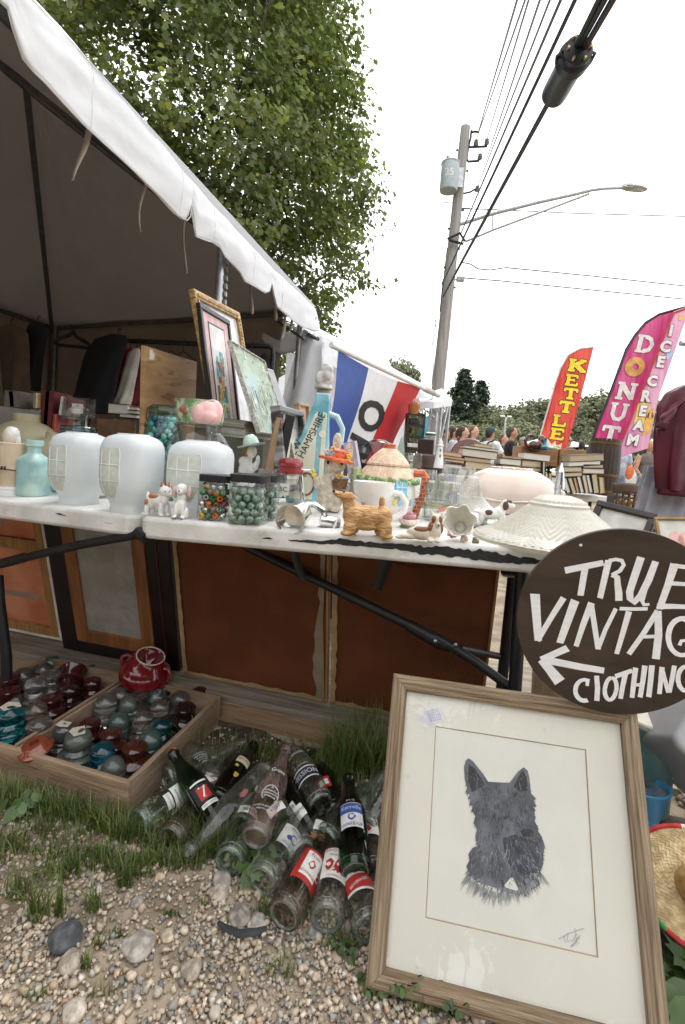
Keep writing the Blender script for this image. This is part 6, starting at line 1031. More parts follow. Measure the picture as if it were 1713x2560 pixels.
zz=lambda x,y: (913+x*.5376,1300+y*.5376)
dog=[(480,1108),(500,1120),(525,1150),(550,1182),(572,1217),(610,1219),(640,1221),(672,1221),(690,1198),(712,1168),(738,1150),(756,1165),(765,1200),(768,1240),(772,1272),(797,1296),(783,1303),(797,1330),(780,1334),(794,1352),(784,1358),(793,1382),(788,1400),(806,1432),(803,1445),(820,1470),(836,1515),(829,1555),(829,1600),(812,1642),(803,1664),(814,1695),(792,1712),(765,1722),(745,1752),(715,1730),(690,1740),(650,1730),(610,1712),(560,1694),(520,1684),(486,1650),(472,1612),(486,1580),(482,1552),(500,1524),(522,1516),(512,1468),(522,1440),(506,1408),(513,1376),(496,1348),(500,1330),(484,1326),(492,1300),(478,1296),(486,1276),(468,1268),(474,1245),(463,1205),(460,1150),(467,1120)]
inkdog=pm('blue black print ink',(.145,.148,.172),rough=.8,var=.25,scale=26);inkgrey=pm('grey print ink',(.33,.335,.35),rough=.8,var=.2);inkdk=pm('black print ink',(.055,.055,.064),rough=.8)
def flat(name,pts,m,y): q=MB();q.poly([(x,y,z) for x,z in [L2(*zz(a,b),y) for a,b in pts]][::-1]);return q.build(name,m,fr,smooth=0)
flat('dog_portrait',dog,inkdog,.0012)
r2=random.Random(9);q=MB()
def strand(x,y,dx,dy,w_,yy=.0009): p=[L2(*zz(x-dy*w_,y+dx*w_),yy),L2(*zz(x+dy*w_,y-dx*w_),yy),L2(*zz(x+dx,y+dy),yy)];q.raw([(a,yy,b) for a,b in p],[(0,1,2),(2,1,0)])
for (x0,y0),(x1,y1) in zip(dog,dog[1:]+dog[:1]):
 N_=max(1,int(math.hypot(x1-x0,y1-y0)/5));inside=1 if y0 > 1650 else 0
 for k in range(N_):
  u=r2.random();x,y=x0+(x1-x0)*u,y0+(y1-y0)*u
  if y < 1225 or (y > 1640 and k % 3): continue
  nx,ny=(y1-y0),-(x1-x0);l_=math.hypot(nx,ny)+1e-6;nx /= l_;ny /= l_;ln=r2.uniform(8,20) if y < 1620 else r2.uniform(8,26)
  strand(x-nx*6,y-ny*6,(nx*.8)*ln,(ny*.8+.55)*ln,.11)
o=q.build('fur_strokes',inkdog,fr,smooth=0);o['kind']='stuff';q=MB()
for k in range(130): x=r2.uniform(480,810);y=1650+95*(1-abs((x-640)/175)**1.6)+r2.uniform(-36,6);a=(x-640)/260;strand(x,y,a*26+r2.uniform(-8,8),r2.uniform(14,34),.13,.0010)
o=q.build('fur_fade',inkgrey,fr,smooth=0);o['kind']='stuff'
def inside(x,y):
 c=False
 for (x0,y0),(x1,y1) in zip(dog,dog[1:]+dog[:1]):
  if (y0 > y) != (y1 > y) and x < (x1-x0)*(y-y0)/(y1-y0)+x0: c=not c
 return c
for m,n_,yy in ((inkgrey,120,.0005),(pm('mid print ink',(.21,.213,.235),rough=.8),420,.00045),(inkdk,360,.0004)):
 q=MB();k=0
 while k < n_:
  x,y=r2.uniform(462,838),r2.uniform(1125,1735)
  if not inside(x,y) or (m is inkgrey and y < 1480): continue
  k += 1;sw=(x-640)/180;a=r2.uniform(-.5,.5)+sw*.7;ln=r2.uniform(14,40);dx,dy=math.sin(a)*ln,math.cos(a)*ln*(1 if y > 1290 else -1)
  if inside(x+dx,y+dy): strand(x,y,dx,dy,.05,yy)
 o=q.build('fur_strokes',m,fr,smooth=0);o['kind']='stuff'
for m,lo_,hi_,n_ in ((pm('faint print ink',(.44,.44,.44),rough=.8),4,70,150),(inkgrey,0,45,150)):
 q=MB()
 for k in range(n_): x=r2.uniform(470,825);y=1648+95*(1-abs((x-640)/185)**1.6)+r2.uniform(-10,14);a=(x-640)/240;l_=r2.uniform(lo_+12,hi_+12);strand(x,y,a*l_*.8+r2.uniform(-6,6),l_*.8,.05,.0011)
 o=q.build('fur_fade',m,fr,smooth=0);o['kind']='stuff'
flat('nose',[(722,1447),(740,1434),(768,1437),(784,1452),(780,1470),(760,1476),(735,1472)],inkdk,.0006);flat('eye',[(640,1380),(652,1372),(666,1378),(660,1390),(648,1392)],inkdk,.0006);flat('inner_ear',[(482,1135),(500,1145),(540,1200),(556,1232),(500,1265),(478,1220)],inkdk,.0006);flat('inner_ear',[(738,1165),(752,1200),(756,1260),(720,1262),(690,1240),(714,1190)],inkdk,.0006);flat('muzzle',[(640,1480),(700,1462),(742,1478),(800,1500),(815,1560),(790,1640),(740,1650),(680,1620),(650,1560)],pm('slate print ink',(.075,.08,.10),rough=.8,var=.3,scale=50),.0007)
flat('collar_tag',[(687,1663),(712,1716),(706,1724),(680,1718),(652,1708),(648,1698),(676,1664)],prt,.0004)
q=MB()
def scr(pts,w_=.0005,yy=.0008): q.tube([(a,yy,b) for a,b in [L2(*zz(x,y),yy) for x,y in pts]],w_,4)
for s_ in ([(900,1950),(940,1925),(1020,1898)],[(925,1935),(932,1965)],[(945,1920),(940,1960),(965,1955),(985,1925)],[(975,1900),(985,1965),(960,1985)],[(1000,1930),(975,1960),(998,1968)],[(955,1985),(1000,1940)]): scr(s_,.0004)
q.build('signature',pm('pencil',(.40,.40,.41),rough=.9),fr)
tg=[(258,918),(275,897),(300,886),(342,874),(358,895),(371,928),(300,955),(262,942)];flat('price_tag',tg,pm('lavender tag',(.66,.64,.72),rough=.8),-.0008);q=MB()
for row in range(5):
 x,y=285+row*4,893+row*11
 while x < 335+row*5: scr([(x,y),(x+2.5,y-4-r2.random()*3),(x+5,y+2)],.00028,-.0014);x += 6+r2.random()*4;y -= 2
q.build('handwriting',pm('violet pen',(.16,.14,.26),rough=.8),fr);flat('tape',[(225,905),(325,845),(350,900),(330,960),(280,985)],pm('clear tape',(.68,.665,.61),rough=.25,var=.02),-.0003)
pane=thin('picture glass',(.985,.99,.985),(.9,.92,.9),rough=.005);q=MB();q.raw([(0,-.005,0),(FW,-.005,0),(FW,-.005,FH),(0,-.005,FH)],[(0,1,2,3)]);q.build('glass',pane,fr,smooth=0)
# ================================================================== round hand-painted sign
yaw,lean_=R(-10.85),R(-5.7);sn=Vector((math.sin(yaw)*math.cos(lean_),-math.cos(yaw)*math.cos(lean_),math.sin(lean_)))
bot=PL(1544,1786,SQ[0]+fn*.016,fn);sc=D(1548.5,1560.6,1.0);SC=O0+(sc-O0)*((bot-O0).dot(sn)/(sc-O0).dot(sn))*.985;sr=.222/1.05*(SC-O0).y
sx_=Vector((math.cos(yaw),math.sin(yaw),0));sz_=sn.cross(sx_);sz_=sz_ if sz_.z > 0 else -sz_
Ms=Matrix(((sx_.x,-sn.x,sz_.x,SC.x),(sx_.y,-sn.y,sz_.y,SC.y),(sx_.z,-sn.z,sz_.z,SC.z),(0,0,0,1)));Msi=Ms.inverted()
sg=thing('round_sign','round dark brown board hand painted TRUE VINTAGE CLOTHING with an arrow','sign');sg.matrix_world=Ms
q=MB();q.m=RX(-90);hole=(Msi @ PL(1452,1362.5,SC,sn));N_=96
q.prism([(sr*math.cos(i*6.2832/N_),sr*math.sin(i*6.2832/N_)) for i in range(N_)],0,.009);q.m=None
q.build('board',pm('brown stained board',(.032,.020,.013),rough=.6,col2=(.062,.040,.027),scale=5,stretch=(1,1,3),lo=.3,hi=.7,bump=.2,grime=(.10,.065,.04),gscale=4,glo=.66,ghi=.82),sg,smooth=40,bevel=.001)
q=MB();q.m=TR(hole.x,-.0006,hole.z) @ RX(90);q.lathe([(.0,0),(.0028,0)],12,cap=False);q.build('hole_light',pm('light in the hole',(.8,.8,.78)),sg)  # pale disc painted for daylight through the hole; no hole is cut
z7=lambda x,y: (1200+x*.32717,1280+y*.32717)
wpaint=pm('brushed white paint',(.88,.88,.90),rough=.55,var=.04,scale=40,stretch=(1,1,3),bump=.2,bscale=200)
SK=[0]
def stroke(q,pts,w0,w1=None):
 w1=w0 if w1 is None else w1;P_=[Msi @ PL(*z7(*p),SC+sn*.0014,sn) for p in pts];n=len(P_);vs=[];s_=mpp(SC)*.32717
 for i,p in enumerate(P_):
  d=P_[min(i+1,n-1)]-P_[max(i-1,0)];d=Vector((d.x,0,d.z)).normalized();nn=Vector((-d.z,0,d.x));w_=(w0+(w1-w0)*i/max(1,n-1))*s_*.57;e=d*w_*.12*rnd.uniform(-1,1);vs += [p+nn*w_*rnd.uniform(.93,1.05)+e,p-nn*w_*rnd.uniform(.93,1.05)-e]
 SK[0] += 1;dz_=.0008+.00012*(SK[0] % 5);vs=[Vector((v.x,-dz_,v.z)) for v in vs]
 q.raw(vs,[(2*i,2*i+1,2*i+3,2*i+2)[::-1] for i in range(n-1)])
def letter(*strokes):
 q=MB()
 for s_ in strokes:
  stroke(q,*s_)
 # keep strokes of one letter from sharing a plane
 q.build('lettering',wpaint,sg,smooth=0)
def arc(cx,cy,rx,ry,a0,a1,n=14,sk=0): return [(cx+rx*math.cos(R(a0+(a1-a0)*i/n))+sk*ry*math.sin(R(a0+(a1-a0)*i/n)),cy+ry*math.sin(R(a0+(a1-a0)*i/n))) for i in range(n+1)]
letter(([(650,448),(945,388)],44,40),([(803,430),(770,640)],44,40))
letter(([(985,368),(918,660)],44,38),([(985,372),(1040,362),(1085,372),(1100,405),(1070,450),(1010,482)],24,28),([(1010,478),(1050,500),(1055,560),(1062,620),(1062,680)],34,46))
letter(([(1232,345),(1180,500),(1145,610),(1148,660),(1180,690),(1230,640),(1290,520),(1345,378)],50,42),([(1262,590),(1240,680),(1255,710),(1296,705)],34,20))
letter(([(1488,398),(1440,550),(1372,740)],50,40),([(1478,408),(1560,420),(1650,425)],28,26),([(1450,545),(1560,552),(1630,550)],30,26),([(1352,722),(1480,722),(1600,726)],40,30))
letter(([(420,626),(445,985)],62,50),([(640,655),(548,800),(440,985)],40,36));letter(([(728,675),(660,860),(612,1002)],58,46));letter(([(855,695),(790,860),(735,1028)],44,34),([(850,700),(905,1050)],34,34),([(1040,738),(960,900),(902,1050)],28,30))
letter(([(1068,738),(1180,742),(1283,740)],26,24),([(1140,760),(1095,920),(1045,1085)],40,30));letter(([(1360,755),(1250,930),(1138,1088)],36,34),([(1362,755),(1365,940),(1345,1125)],42,48),([(1235,955),(1370,950)],24,24));letter((arc(1545,955,105,140,-70,-300,18),36,30),([(1525,1020),(1540,985),(1600,980)],24,22),([(1598,985),(1600,1060),(1570,1100)],26,26));letter(([(1690,820),(1670,960),(1640,1100)],44,40),([(1690,830),(1790,830)],28,26),([(1665,960),(1760,960)],28,26),([(1640,1095),(1740,1098)],30,28))
letter(([(470,1128),(590,1150),(770,1185),(950,1214)],54,46),([(672,1042),(560,1090),(468,1132)],52,48),([(468,1128),(540,1210),(612,1300)],56,78))
letter((arc(800,1362,70,80,-60,-290,16),26,34),([(822,1290),(820,1330)],26,20));letter(([(893,1252),(900,1348),(895,1445)],32,34));letter((arc(1000,1352,44,84,-90,270,24,-.1),28,28));letter(([(1035,1258),(1165,1212)],34,32),([(1110,1240),(1090,1340),(1075,1428)],34,30));letter(([(1190,1190),(1175,1310),(1162,1420)],32,30),([(1262,1175),(1245,1300),(1225,1418)],34,32),([(1165,1325),(1250,1318)],24,24));letter(([(1315,1172),(1305,1290),(1290,1415)],36,34));letter(([(1392,1185),(1382,1290),(1372,1392)],32,30),([(1390,1190),(1440,1382)],26,26),([(1488,1175),(1470,1280),(1448,1382)],30,28));letter((arc(1575,1275,60,92,-60,-290,16),28,30),([(1570,1300),(1620,1295),(1615,1360)],24,22))
# pale wooden pail behind the sign, on the pale board
P=D(1418,1806,1.42);P.z=.0985;s=mpp(P);t=thing('wooden_pail','pale wooden pail with a thin wire handle, standing behind the round sign','pail',P);pailw=pm('pale maple',(.46,.35,.235),rough=.6,var=.1,scale=4,stretch=(10,10,1))
for k in range(18):
 a0,a1=k*.349,(k+1)*.349-.012;q=pxb(s);q.raw([(r*math.cos(a),r*math.sin(a),z) for z,r in ((0,84),(170,92)) for a in (a0,a1)]+[(r*math.cos(a),r*math.sin(a),z) for z,r in ((0,78),(170,86)) for a in (a0,a1)],[(0,1,3,2),(4,6,7,5),(2,3,7,6),(0,2,6,4),(1,5,7,3)]);q.build('stave',pailw,t,smooth=0)
q=pxb(s);q.tube([(88*math.cos(a),-40+40*math.sin(a)-60,100+70*math.sin(a)) for a in [R(180+i*12) for i in range(16)]],.9,5);q.build('wire_handle',black_m,t);q=pxb(s);q.lathe([(0,4),(78,4)],18,cap=False);q.build('bottom',pailw,t)
# grey tote lid corner leaning in from the right
A_,B_,C_=D(1612,1850,1.08),D(1790,1560,1.22),D(1790,2060,1.0);ex2=(B_-A_).normalized();ez2=(C_-A_);ez2=(ez2-ex2*ez2.dot(ex2)).normalized();n2=ex2.cross(ez2);M2=Matrix(((ex2.x,ez2.x,n2.x,A_.x),(ex2.y,ez2.y,n2.y,A_.y),(ex2.z,ez2.z,n2.z,A_.z),(0,0,0,1)))
t=thing('plastic_tote','tilted grey plastic tote jutting in at the right edge','tote');t.matrix_world=M2;q=MB();rr=.022;pts=[]
for cx,cy,a0 in ((.36-rr,.30-rr,0),(rr,.30-rr,90),(rr,rr,180),(.36-rr,rr,270)):
 for k in range(6): a=R(a0+k*18);pts.append((cx+rr*math.cos(a),cy+rr*math.sin(a)))
q.prism(pts,-.10,.10);o=q.build('body',pm('grey plastic',(.33,.335,.35),rough=.45,var=.06,bump=.06,bscale=200),t,bevel=.012,seg=4)
# step crate, canister, bowl, tea set, hat
bx0=G(1700,2480,.0);t=thing('wooden_box','low brown wooden box holding the bowl, tea set and straw hat','box',(.86,.95,0),(0,0,R(-11)));bxw=pm('grimy brown board',(.13,.095,.07),rough=.8,col2=(.20,.15,.115),scale=3,stretch=(1.2,10,10),bump=.4,grime=(.06,.04,.03),gscale=4)
for nm_,c,d in (('front_board',(0,-.153,.05),(.52,.014,.10)),('floor_board',(0,-.072,.105),(.52,.148,.012)),('floor_board',(0,.078,.105),(.52,.148,.012)),('side_board',(-.253,.007,.05),(.014,.304,.098)),('side_board',(.253,.007,.05),(.014,.304,.098))): q=MB();q.box(c,d);q.build(nm_,bxw,t,smooth=0,bevel=.002)
def onB(px,py): return G(px,py,.112)
P=D(1592,2110,1.14);P.z=.112;s=mpp(P);t=thing('tin_canister','teal tin canister with a cream lid and a white price label','canister',P);q=pxb(s);q.lathe([(58,0),(58,205),(56,207)],36);q.build('body',pm('teal tin',(.10,.20,.19),rough=.35,var=.15,coat=.3),t);q=pxb(s);q.lathe([(57,207),(57,216),(54,220),(0,220)],36);q.build('lid',pm('cream tin',(.60,.57,.48),rough=.4),t);q=pxb(s);q.sheet(lambda u,v: (58.6*math.cos(-1.0+u*.7),58.6*math.sin(-1.0+u*.7),96+52*v),8,2);lb=q.build('price_label',paper,t);q=pxb(s);q.m=q.m @ RZ(53) @ TR(0,0,124);q.text('150',22,bend=59.4);q.text('TIN',14,TR(0,0,-20),bend=59.4);q.build('lettering',inkk,lb)
P=D(1598,2100,1.06);P.z=.112;s=mpp(P);t=thing('blue_bowl','bright blue plastic bowl partly hidden by the picture frame','bowl',P);bl=pm('blue plastic',(.06,.27,.50),rough=.35,var=.06);q=pxb(s);q.lathe([(30,0),(34,4),(52,96),(58,102),(58,106),(52,106),(30,8),(0,6)],36,sx=1.05,sy=.8);q.build('body',bl,t,smooth=60);q=pxb(s);q.lathe([(0,96),(50,96)],30,sx=1.05,sy=.8,cap=False);q.build('contents',thin('cellophane',(.8,.8,.78),(.4,.4,.4),dust=.3),t)
P=D(1650,2140,.99);P.z=.114;s=mpp(P);q=pxb(s);q.box((0,20,4),(140,80,8));tag(q.build('tea_tray',china,loc=P,bevel=.003),'white china tray under the toy teapots','tray');P.z += 8*s
for dx,dy,lab in ((-38,10,'toy white china sugar pot with a blue lid, beside the frame'),(16,18,'toy white china teapot with a blue lid and side spout')):
 t=thing('toy_teapot',lab,'teapot',P+Vector((dx*s,dy*s,0)),group='toy tea set in the wooden box');q=pxb(s);q.lathe([(12,0),(16,10),(16,24),(11,32),(0,32)],20);q.build('body',china,t,smooth=60);q=pxb(s);q.lathe([(12,32),(8,37),(3,39),(3,43),(0,44)],16);q.build('lid',pm('blue glaze',(.30,.50,.62),rough=.25),t);q=pxb(s);q.tube([(-14,0,8),(-24,0,22),(-24,0,32)],[5,4,3.5],8);q.build('spout',china,t)
# straw hat: brim turned to the viewer, crown behind
hc=D(1752,2222,.80);hn=Vector((-.25,-.72,.62)).normalized();hx=Vector((0,0,1)).cross(hn).normalized();hz=hn.cross(hx);s=mpp(hc);Mh=Matrix(((hx.x,hz.x,hn.x,hc.x),(hx.y,hz.y,hn.y,hc.y),(hx.z,hz.z,hn.z,hc.z),(0,0,0,1)))
t=thing('straw_hat','woven straw hat with red trim leaning at the lower right edge','hat');t.matrix_world=Mh;straw=pm('straw',(.50,.36,.18),rough=.7,var=.2,scale=60,col2=(.62,.48,.27),bump=.3);straw2=pm('golden straw',(.38,.24,.09),rough=.65,var=.25,scale=60)
def brim(r,a): return Vector((r*math.cos(a),r*math.sin(a)*.86,16*math.sin(a*2)*(r/140)**2-10*(r/140)))
q=pxb(s);q.sheet(lambda u,v: brim(52+92*v,u*6.2832),60,10);q.build('brim',straw,t,smooth=60,solid=4*s)
q=pxb(s);q.lathe([(56,-4),(58,24),(52,60),(40,84),(0,92)],40,sy=.86);q.build('crown',straw2,t,smooth=60)
q=pxb(s)
for ring in range(11):
 r0=54+ring*7.8;n=int(r0*6.283/11)
 for k in range(n):
  a=(k+.5*(ring % 2))*6.2832/n;d=.11 if ring % 2 else -.11;w_=2.9/r0*1.6
  p=[brim(r0,a-w_-d*.4),brim(r0,a+w_-d*.4),brim(r0+8.6,a+w_+d*.6),brim(r0+8.6,a-w_+d*.6)];q.raw([v+Vector((0,0,2.4+1.2*(i in (1,2)))) for i,v in enumerate(p)],[(0,1,2,3)])
o=q.build('straw_weave',straw,t,smooth=0,solid=1.0*s);o['kind']='stuff'
redt=pm('red woven trim',(.42,.03,.03),rough=.8,var=.2,scale=60);grt=pm('green woven trim',(.05,.28,.08),rough=.8);wht=pm('white woven trim',(.62,.58,.5),rough=.8)
for i in range(40):
 m=redt if i % 5 else (grt if i % 10 else wht);q=pxb(s);a0=i*.157;q.tube([brim(146,a0+j*.03927)+Vector((0,0,1)) for j in range(5)],6.2,8);q.build('trim',m,t)
# dark-framed pictures and the goods under the far table
ebo=pm('dark carved frame',(.022,.014,.011),rough=.35,var=.4,scale=30)
def pict(name,label,cat,q4,fw,fm,inner,prof=.02,extra=None):
 a,b,c,d=[Vector(p) for p in q4];ex_=(b-a).normalized();up_=(a-d);up_=(up_-ex_*up_.dot(ex_)).normalized();y_=up_.cross(ex_);W_,H_=(b-a).length,(a-d).length;d=a-up_*H_
 M=Matrix(((ex_.x,y_.x,up_.x,d.x),(ex_.y,y_.y,up_.y,d.y),(ex_.z,y_.z,up_.z,d.z),(0,0,0,1)));t=thing(name,label,cat);t.matrix_world=M
 for (x0,x1,z0,z1) in ((0,W_,H_-fw,H_),(0,W_,0,fw),(0,fw,fw+.0003,H_-fw-.0003),(W_-fw,W_,fw+.0003,H_-fw-.0003)): bar(t,'frame_rail',fm,x0,x1,z0,z1,-prof/2,prof/2,min(.004,fw*.2))
 bar(t,'picture',inner,fw,W_-fw,fw,H_-fw,0,.003,0)
 if extra: extra(t,W_,H_)
 return t
def c4(px0,py0,px1,py1,Y0,Y1,h,tilt=.3):
 a,b=D(px0,py0,Y0),D(px1,py1,Y1);ex_=(b-a).normalized();bk=Vector((-ex_.y,ex_.x,0)).normalized();dn=(Vector((0,0,-1))-bk*tilt).normalized()*h;return a,b,b+dn,a+dn
def sketch(t,W_,H_): bar(t,'drawing',pm('pale sketch',(.52,.48,.40),rough=.8),W_*.22,W_*.62,H_*.12,H_*.62,-.002,-.0005,0)
def petals(t,W_,H_):
 for i in range(4): q=MB();q.m=TR(W_*(.28+.2*i),-.002,H_*.62) @ RX(90);q.lathe([(0,0),(.03,0)],14,cap=False,sx=1.3 if i % 2 else .8,sy=1.6);q.build('flower',pm('faded pink print',(.68,.40,.36),rough=.8),t)
pict('framed_picture','picture in a broad dark carved frame tipped behind the round sign','picture',c4(1496,1252,1646,1288,1.95,1.8,.30,.5),.026,ebo,pm('grey mat',(.60,.59,.53),rough=.7),.03,sketch);pict('framed_picture','picture of pink blossoms in a thin gilt frame at the right edge','picture',c4(1634,1294,1800,1296,1.75,1.7,.26,.5),.010,pm('gilt wood',(.30,.17,.05),rough=.4,var=.2),pm('grey mat',(.6,.59,.53)),.02,petals)
t=thing('trestle_bench','low dark bench behind the round sign holding two tipped pictures','bench',(1.22,1.74,0),(0,0,R(-9)));q=MB();q.box((0,0,.506),(.66,.42,.025));q.build('top',wood_dark,t,smooth=0,bevel=.003)
for x in (-.29,.29):
 for y in (-.17,.17): q=MB();q.box((x,y,.2465),(.03,.03,.493));q.build('leg',wood_dark,t,smooth=0)
# ================================================================== second tent, open flag, small canopy
w2=thing('canopy_tent','second white tent roof running on behind the open flag','tent',(0,0,0))
E1,E2=D(806,842,4.75),D(1082,974,8.6);bk2=Vector((-.90,.43,0))
q=MB();q.sheet(lambda u,v: E1.lerp(E2,u)+bk2*(1.9*v)+Vector((0,0,.95*v-.05*math.sin(3.14*v)+.015*math.sin(u*30)*(1-v))),30,8);q.build('roof',vinyl,w2,smooth=60)
q=MB();q.sheet(lambda u,v: E1.lerp(E2,u)+Vector((0,0,-.16*v*(1-.15*math.sin(u*25)))),40,3);q.build('valance',vinyl,w2,smooth=60)
q=MB();q.sheet(lambda u,v: E2+bk2*(3.8*u)+Vector((0,0,(.95*(1-abs(2*u-1))) * (1-v)-v*.16*(1-(1-abs(2*u-1)) if False else 1)-.0)),16,3);q.build('end_panel',vinyl,w2,smooth=60)
q=MB();q.sheet(lambda u,v: (E1+Vector((.02,.1,0))).lerp(E2,u)+bk2*.45+Vector((0,0,-.1-1.9*v))+bk2*.03*math.sin(u*20),40,4);q.build('side_wall',pm('translucent white wall',(.72,.73,.75),rough=.6,var=.03),w2,smooth=60)
for p in (E1,E2): q=MB();q.tube([(p.x,p.y+.03,0),(p.x,p.y+.03,p.z-.05)],.025,10);q.build('leg',steel,w2)
fp=thing('flag_pole','white slanting flag pole with a wrapped end carrying the open flag','flag pole');A_,B_=D(828,862,4.25),D(1070,976,6.1);q=MB();q.tube([A_,B_],.026,12);q.build('pole',white_p,fp);d_=(B_-A_).normalized();q=MB()
for k in range(9): q.tube([A_+d_*((B_-A_).length-.10+k*.035),A_+d_*((B_-A_).length-.075+k*.035)],[.036,.033],12)
q.tube([B_+d_*.2,B_+d_*.34],[.034,.03],12);q.ell(B_+d_*.36,.034,12,8);o=q.build('wrapping',pm('pale tape',(.6,.58,.54),rough=.7),fp);o['kind']='stuff'
of=thing('open_flag','blue white and red flag reading OPEN hung from the slanting pole','flag')
# flag corners: along the pole, then down along the stripes
T0,T3=D(846,876,4.35),D(1053,968,5.95);Bm0,Bm3=D(818,1130,4.3),D(930,1215,5.8)
def fl(u,v): p=T0.lerp(T3,u).lerp(Bm0.lerp(Bm3,u),v);sag_=.05*math.sin(3.1416*u)*(1-v);return p+Vector((.03*math.sin(v*5+u*3)*v,-.06*math.sin(v*4+u*6)*v-.02*math.sin(u*14)*v,-sag_))
for u0,u1,m,nm_ in ((0,.30,pm('flag blue',(.03,.075,.30),rough=.6,var=.06),'blue_stripe'),(.30,.655,pm('flag white',(.74,.74,.75),rough=.6,var=.03),'white_stripe'),(.655,1,pm('flag red',(.50,.02,.025),rough=.6,var=.06),'red_stripe')):
 q=MB();q.sheet(lambda u,v: fl(u0+(u1-u0)*u,v),14,24);q.build(nm_,m,of,smooth=180)
nrm=(T3-T0).cross(Bm0-T0).normalized();nrm=nrm if nrm.y < 0 else -nrm
for ch,v,sz in (('O',.42,.62),('P',.74,.62),('E',1.02,.62)):
 vs,fs=text_geo(ch,.035);q=MB();pts=[]
 for p in vs: dv,du=p.x*sz*.62,p.y*sz*.62;pts.append(fl(.48+du*1.25,v+dv*1.0)+nrm*.006)
 q.raw(pts,fs);q.build('lettering',inkk,of,smooth=0)
ct=thing('canopy_tent','small white popup canopy on metal legs beyond the open flag','tent');hub=D(1118,962,9.4);c_=[D(1046,1006,8.6),D(1086,1004,8.4),D(1131,999,9.0),D(1100,985,11.5),D(1050,988,11)]
q=MB();tp2=D(1104,971,9.4)
for a,b in zip(c_,c_[1:]+c_[:1]): q.raw([a,b,tp2],[(0,1,2)]);q.raw([a,b,b-Vector((0,0,.12)),a-Vector((0,0,.12))],[(0,1,2,3)])
q.build('canopy',vinyl,ct,smooth=0)
for (x0,y0,x1,y1,Y) in ((1122,1002,1100,1105,9.0),(1105,1012,1096,1110,8.7),(1092,1030,1086,1110,8.6),(1124,1015,1114,1118,9.1)): q=MB();a,b=D(x0,y0,Y),D(x1,y1,Y);q.tube([a,b,b+(b-a)*(b.z/(a.z-b.z))],.028,8);q.build('leg',steel,ct)
for (x0,y0,x1,y1) in ((1062,1008,1090,1030),(1088,1008,1100,1034),(1066,1026,1092,1050),(1102,1008,1114,1024)): q=MB();q.tube([D(x0,y0,8.7),D(x1,y1,8.7)],.02,6);q.build('brace',steel,ct)
# ================================================================== feather flags
def slab(ch):
 S_={'K': [((.22,.05,.22,.95),.24),((.30,.45,.80,.92),.20),((.42,.55,.84,.06),.24),((.05,.93,.42,.93),.13),((.05,.07,.42,.07),.13),((.62,.93,.95,.93),.13),((.66,.07,1.0,.07),.13)],'E': [((.25,.05,.25,.95),.24),((.06,.92,.86,.92),.15),((.06,.08,.9,.08),.15),((.25,.52,.66,.52),.13),((.84,.95,.84,.68),.13),((.88,.06,.88,.34),.13),((.64,.40,.64,.64),.11)],'T': [((.5,.05,.5,.95),.26),((.06,.91,.94,.91),.17),((.09,.95,.09,.66),.14),((.91,.95,.91,.66),.14),((.26,.07,.74,.07),.14)],'L': [((.28,.05,.28,.95),.24),((.08,.93,.52,.93),.13),((.08,.08,.9,.08),.15),((.88,.06,.88,.40),.14)],
     'D': [((.24,.05,.24,.95),.24),((.06,.93,.5,.93),.13),((.06,.07,.5,.07),.13),((.48,.91,.76,.80,.88,.5,.76,.2,.48,.09),.22)],'N': [((.2,.05,.2,.95),.2),((.8,.05,.8,.95),.2),((.18,.92,.82,.08),.24),((.02,.93,.36,.93),.13),((.62,.93,.98,.93),.13),((.02,.07,.38,.07),.13)],'U': [((.2,.95,.2,.35,.34,.12,.6,.10,.78,.3,.8,.95),.21),((.02,.93,.4,.93),.13),((.62,.93,.98,.93),.13)]}
 return S_[ch]
def glyph(q,P,ch,Y,cx,cy,w_,h,sl_,k=0,fat=0.0):
 """slab letter on the plane at distance Y; cx, cy, w, h in photo pixels, slanted"""
 for pl,wd_ in slab(ch):
  k += 1;pts=[((pl[i]-.5)*w_,(pl[i+1]-.5)*h) for i in range(0,len(pl),2)];hw=(wd_*w_*.5+fat);n=len(pts);vs=[]
  ext=[]
  for i,p in enumerate(pts):
   a=pts[max(0,i-1)];b=pts[min(n-1,i+1)];dx,dy=b[0]-a[0],b[1]-a[1];l_=math.hypot(dx,dy);nx,ny=-dy/l_*hw,dx/l_*hw;e=fat/l_*(1 if i == n-1 else -1 if i == 0 else 0)
   x,y=p[0]+dx*e,p[1]+dy*e;ext += [(x+nx,y+ny),(x-nx,y-ny)]
  vs=[D(cx+x+y*sl_,cy-y+x*.12,Y-.0035-.0004*(k % 8)-(.004 if not fat else 0))-P for x,y in ext];q.raw(vs,[(2*i,2*i+1,2*i+3,2*i+2) for i in range(n-1)])
def feather(name,label,outline,Y,mat,polepts,pm_,wav=.03):
 P=D(*polepts[-1],Y);P.z=0;t=thing(name,label,'flag',P);q=MB();n=len(outline)//2;le,ri=outline[:n],outline[n:][::-1]
 def pt(u,v):
  f=v*(n-1);i=min(n-2,int(f));f -= i;a=(le[i][0]*(1-f)+le[i+1][0]*f,le[i][1]*(1-f)+le[i+1][1]*f);b=(ri[i][0]*(1-f)+ri[i+1][0]*f,ri[i][1]*(1-f)+ri[i+1][1]*f)
  return D(a[0]+(b[0]-a[0])*u,a[1]+(b[1]-a[1])*u,Y+wav*.15*math.sin(u*7+v*9)*0)-P
 q.sheet(pt,8,40);q.build('banner',mat,t,smooth=180,solid=.0015)
 q=MB();q.tube([D(x,y,Y)-P for x,y in polepts]+[Vector((0,0,0))],.016,8);q.build('pole',pm_,t);return t,P
z5c=lambda pts: [(900+x*.5185,750+y*.5185) for x,y in pts]
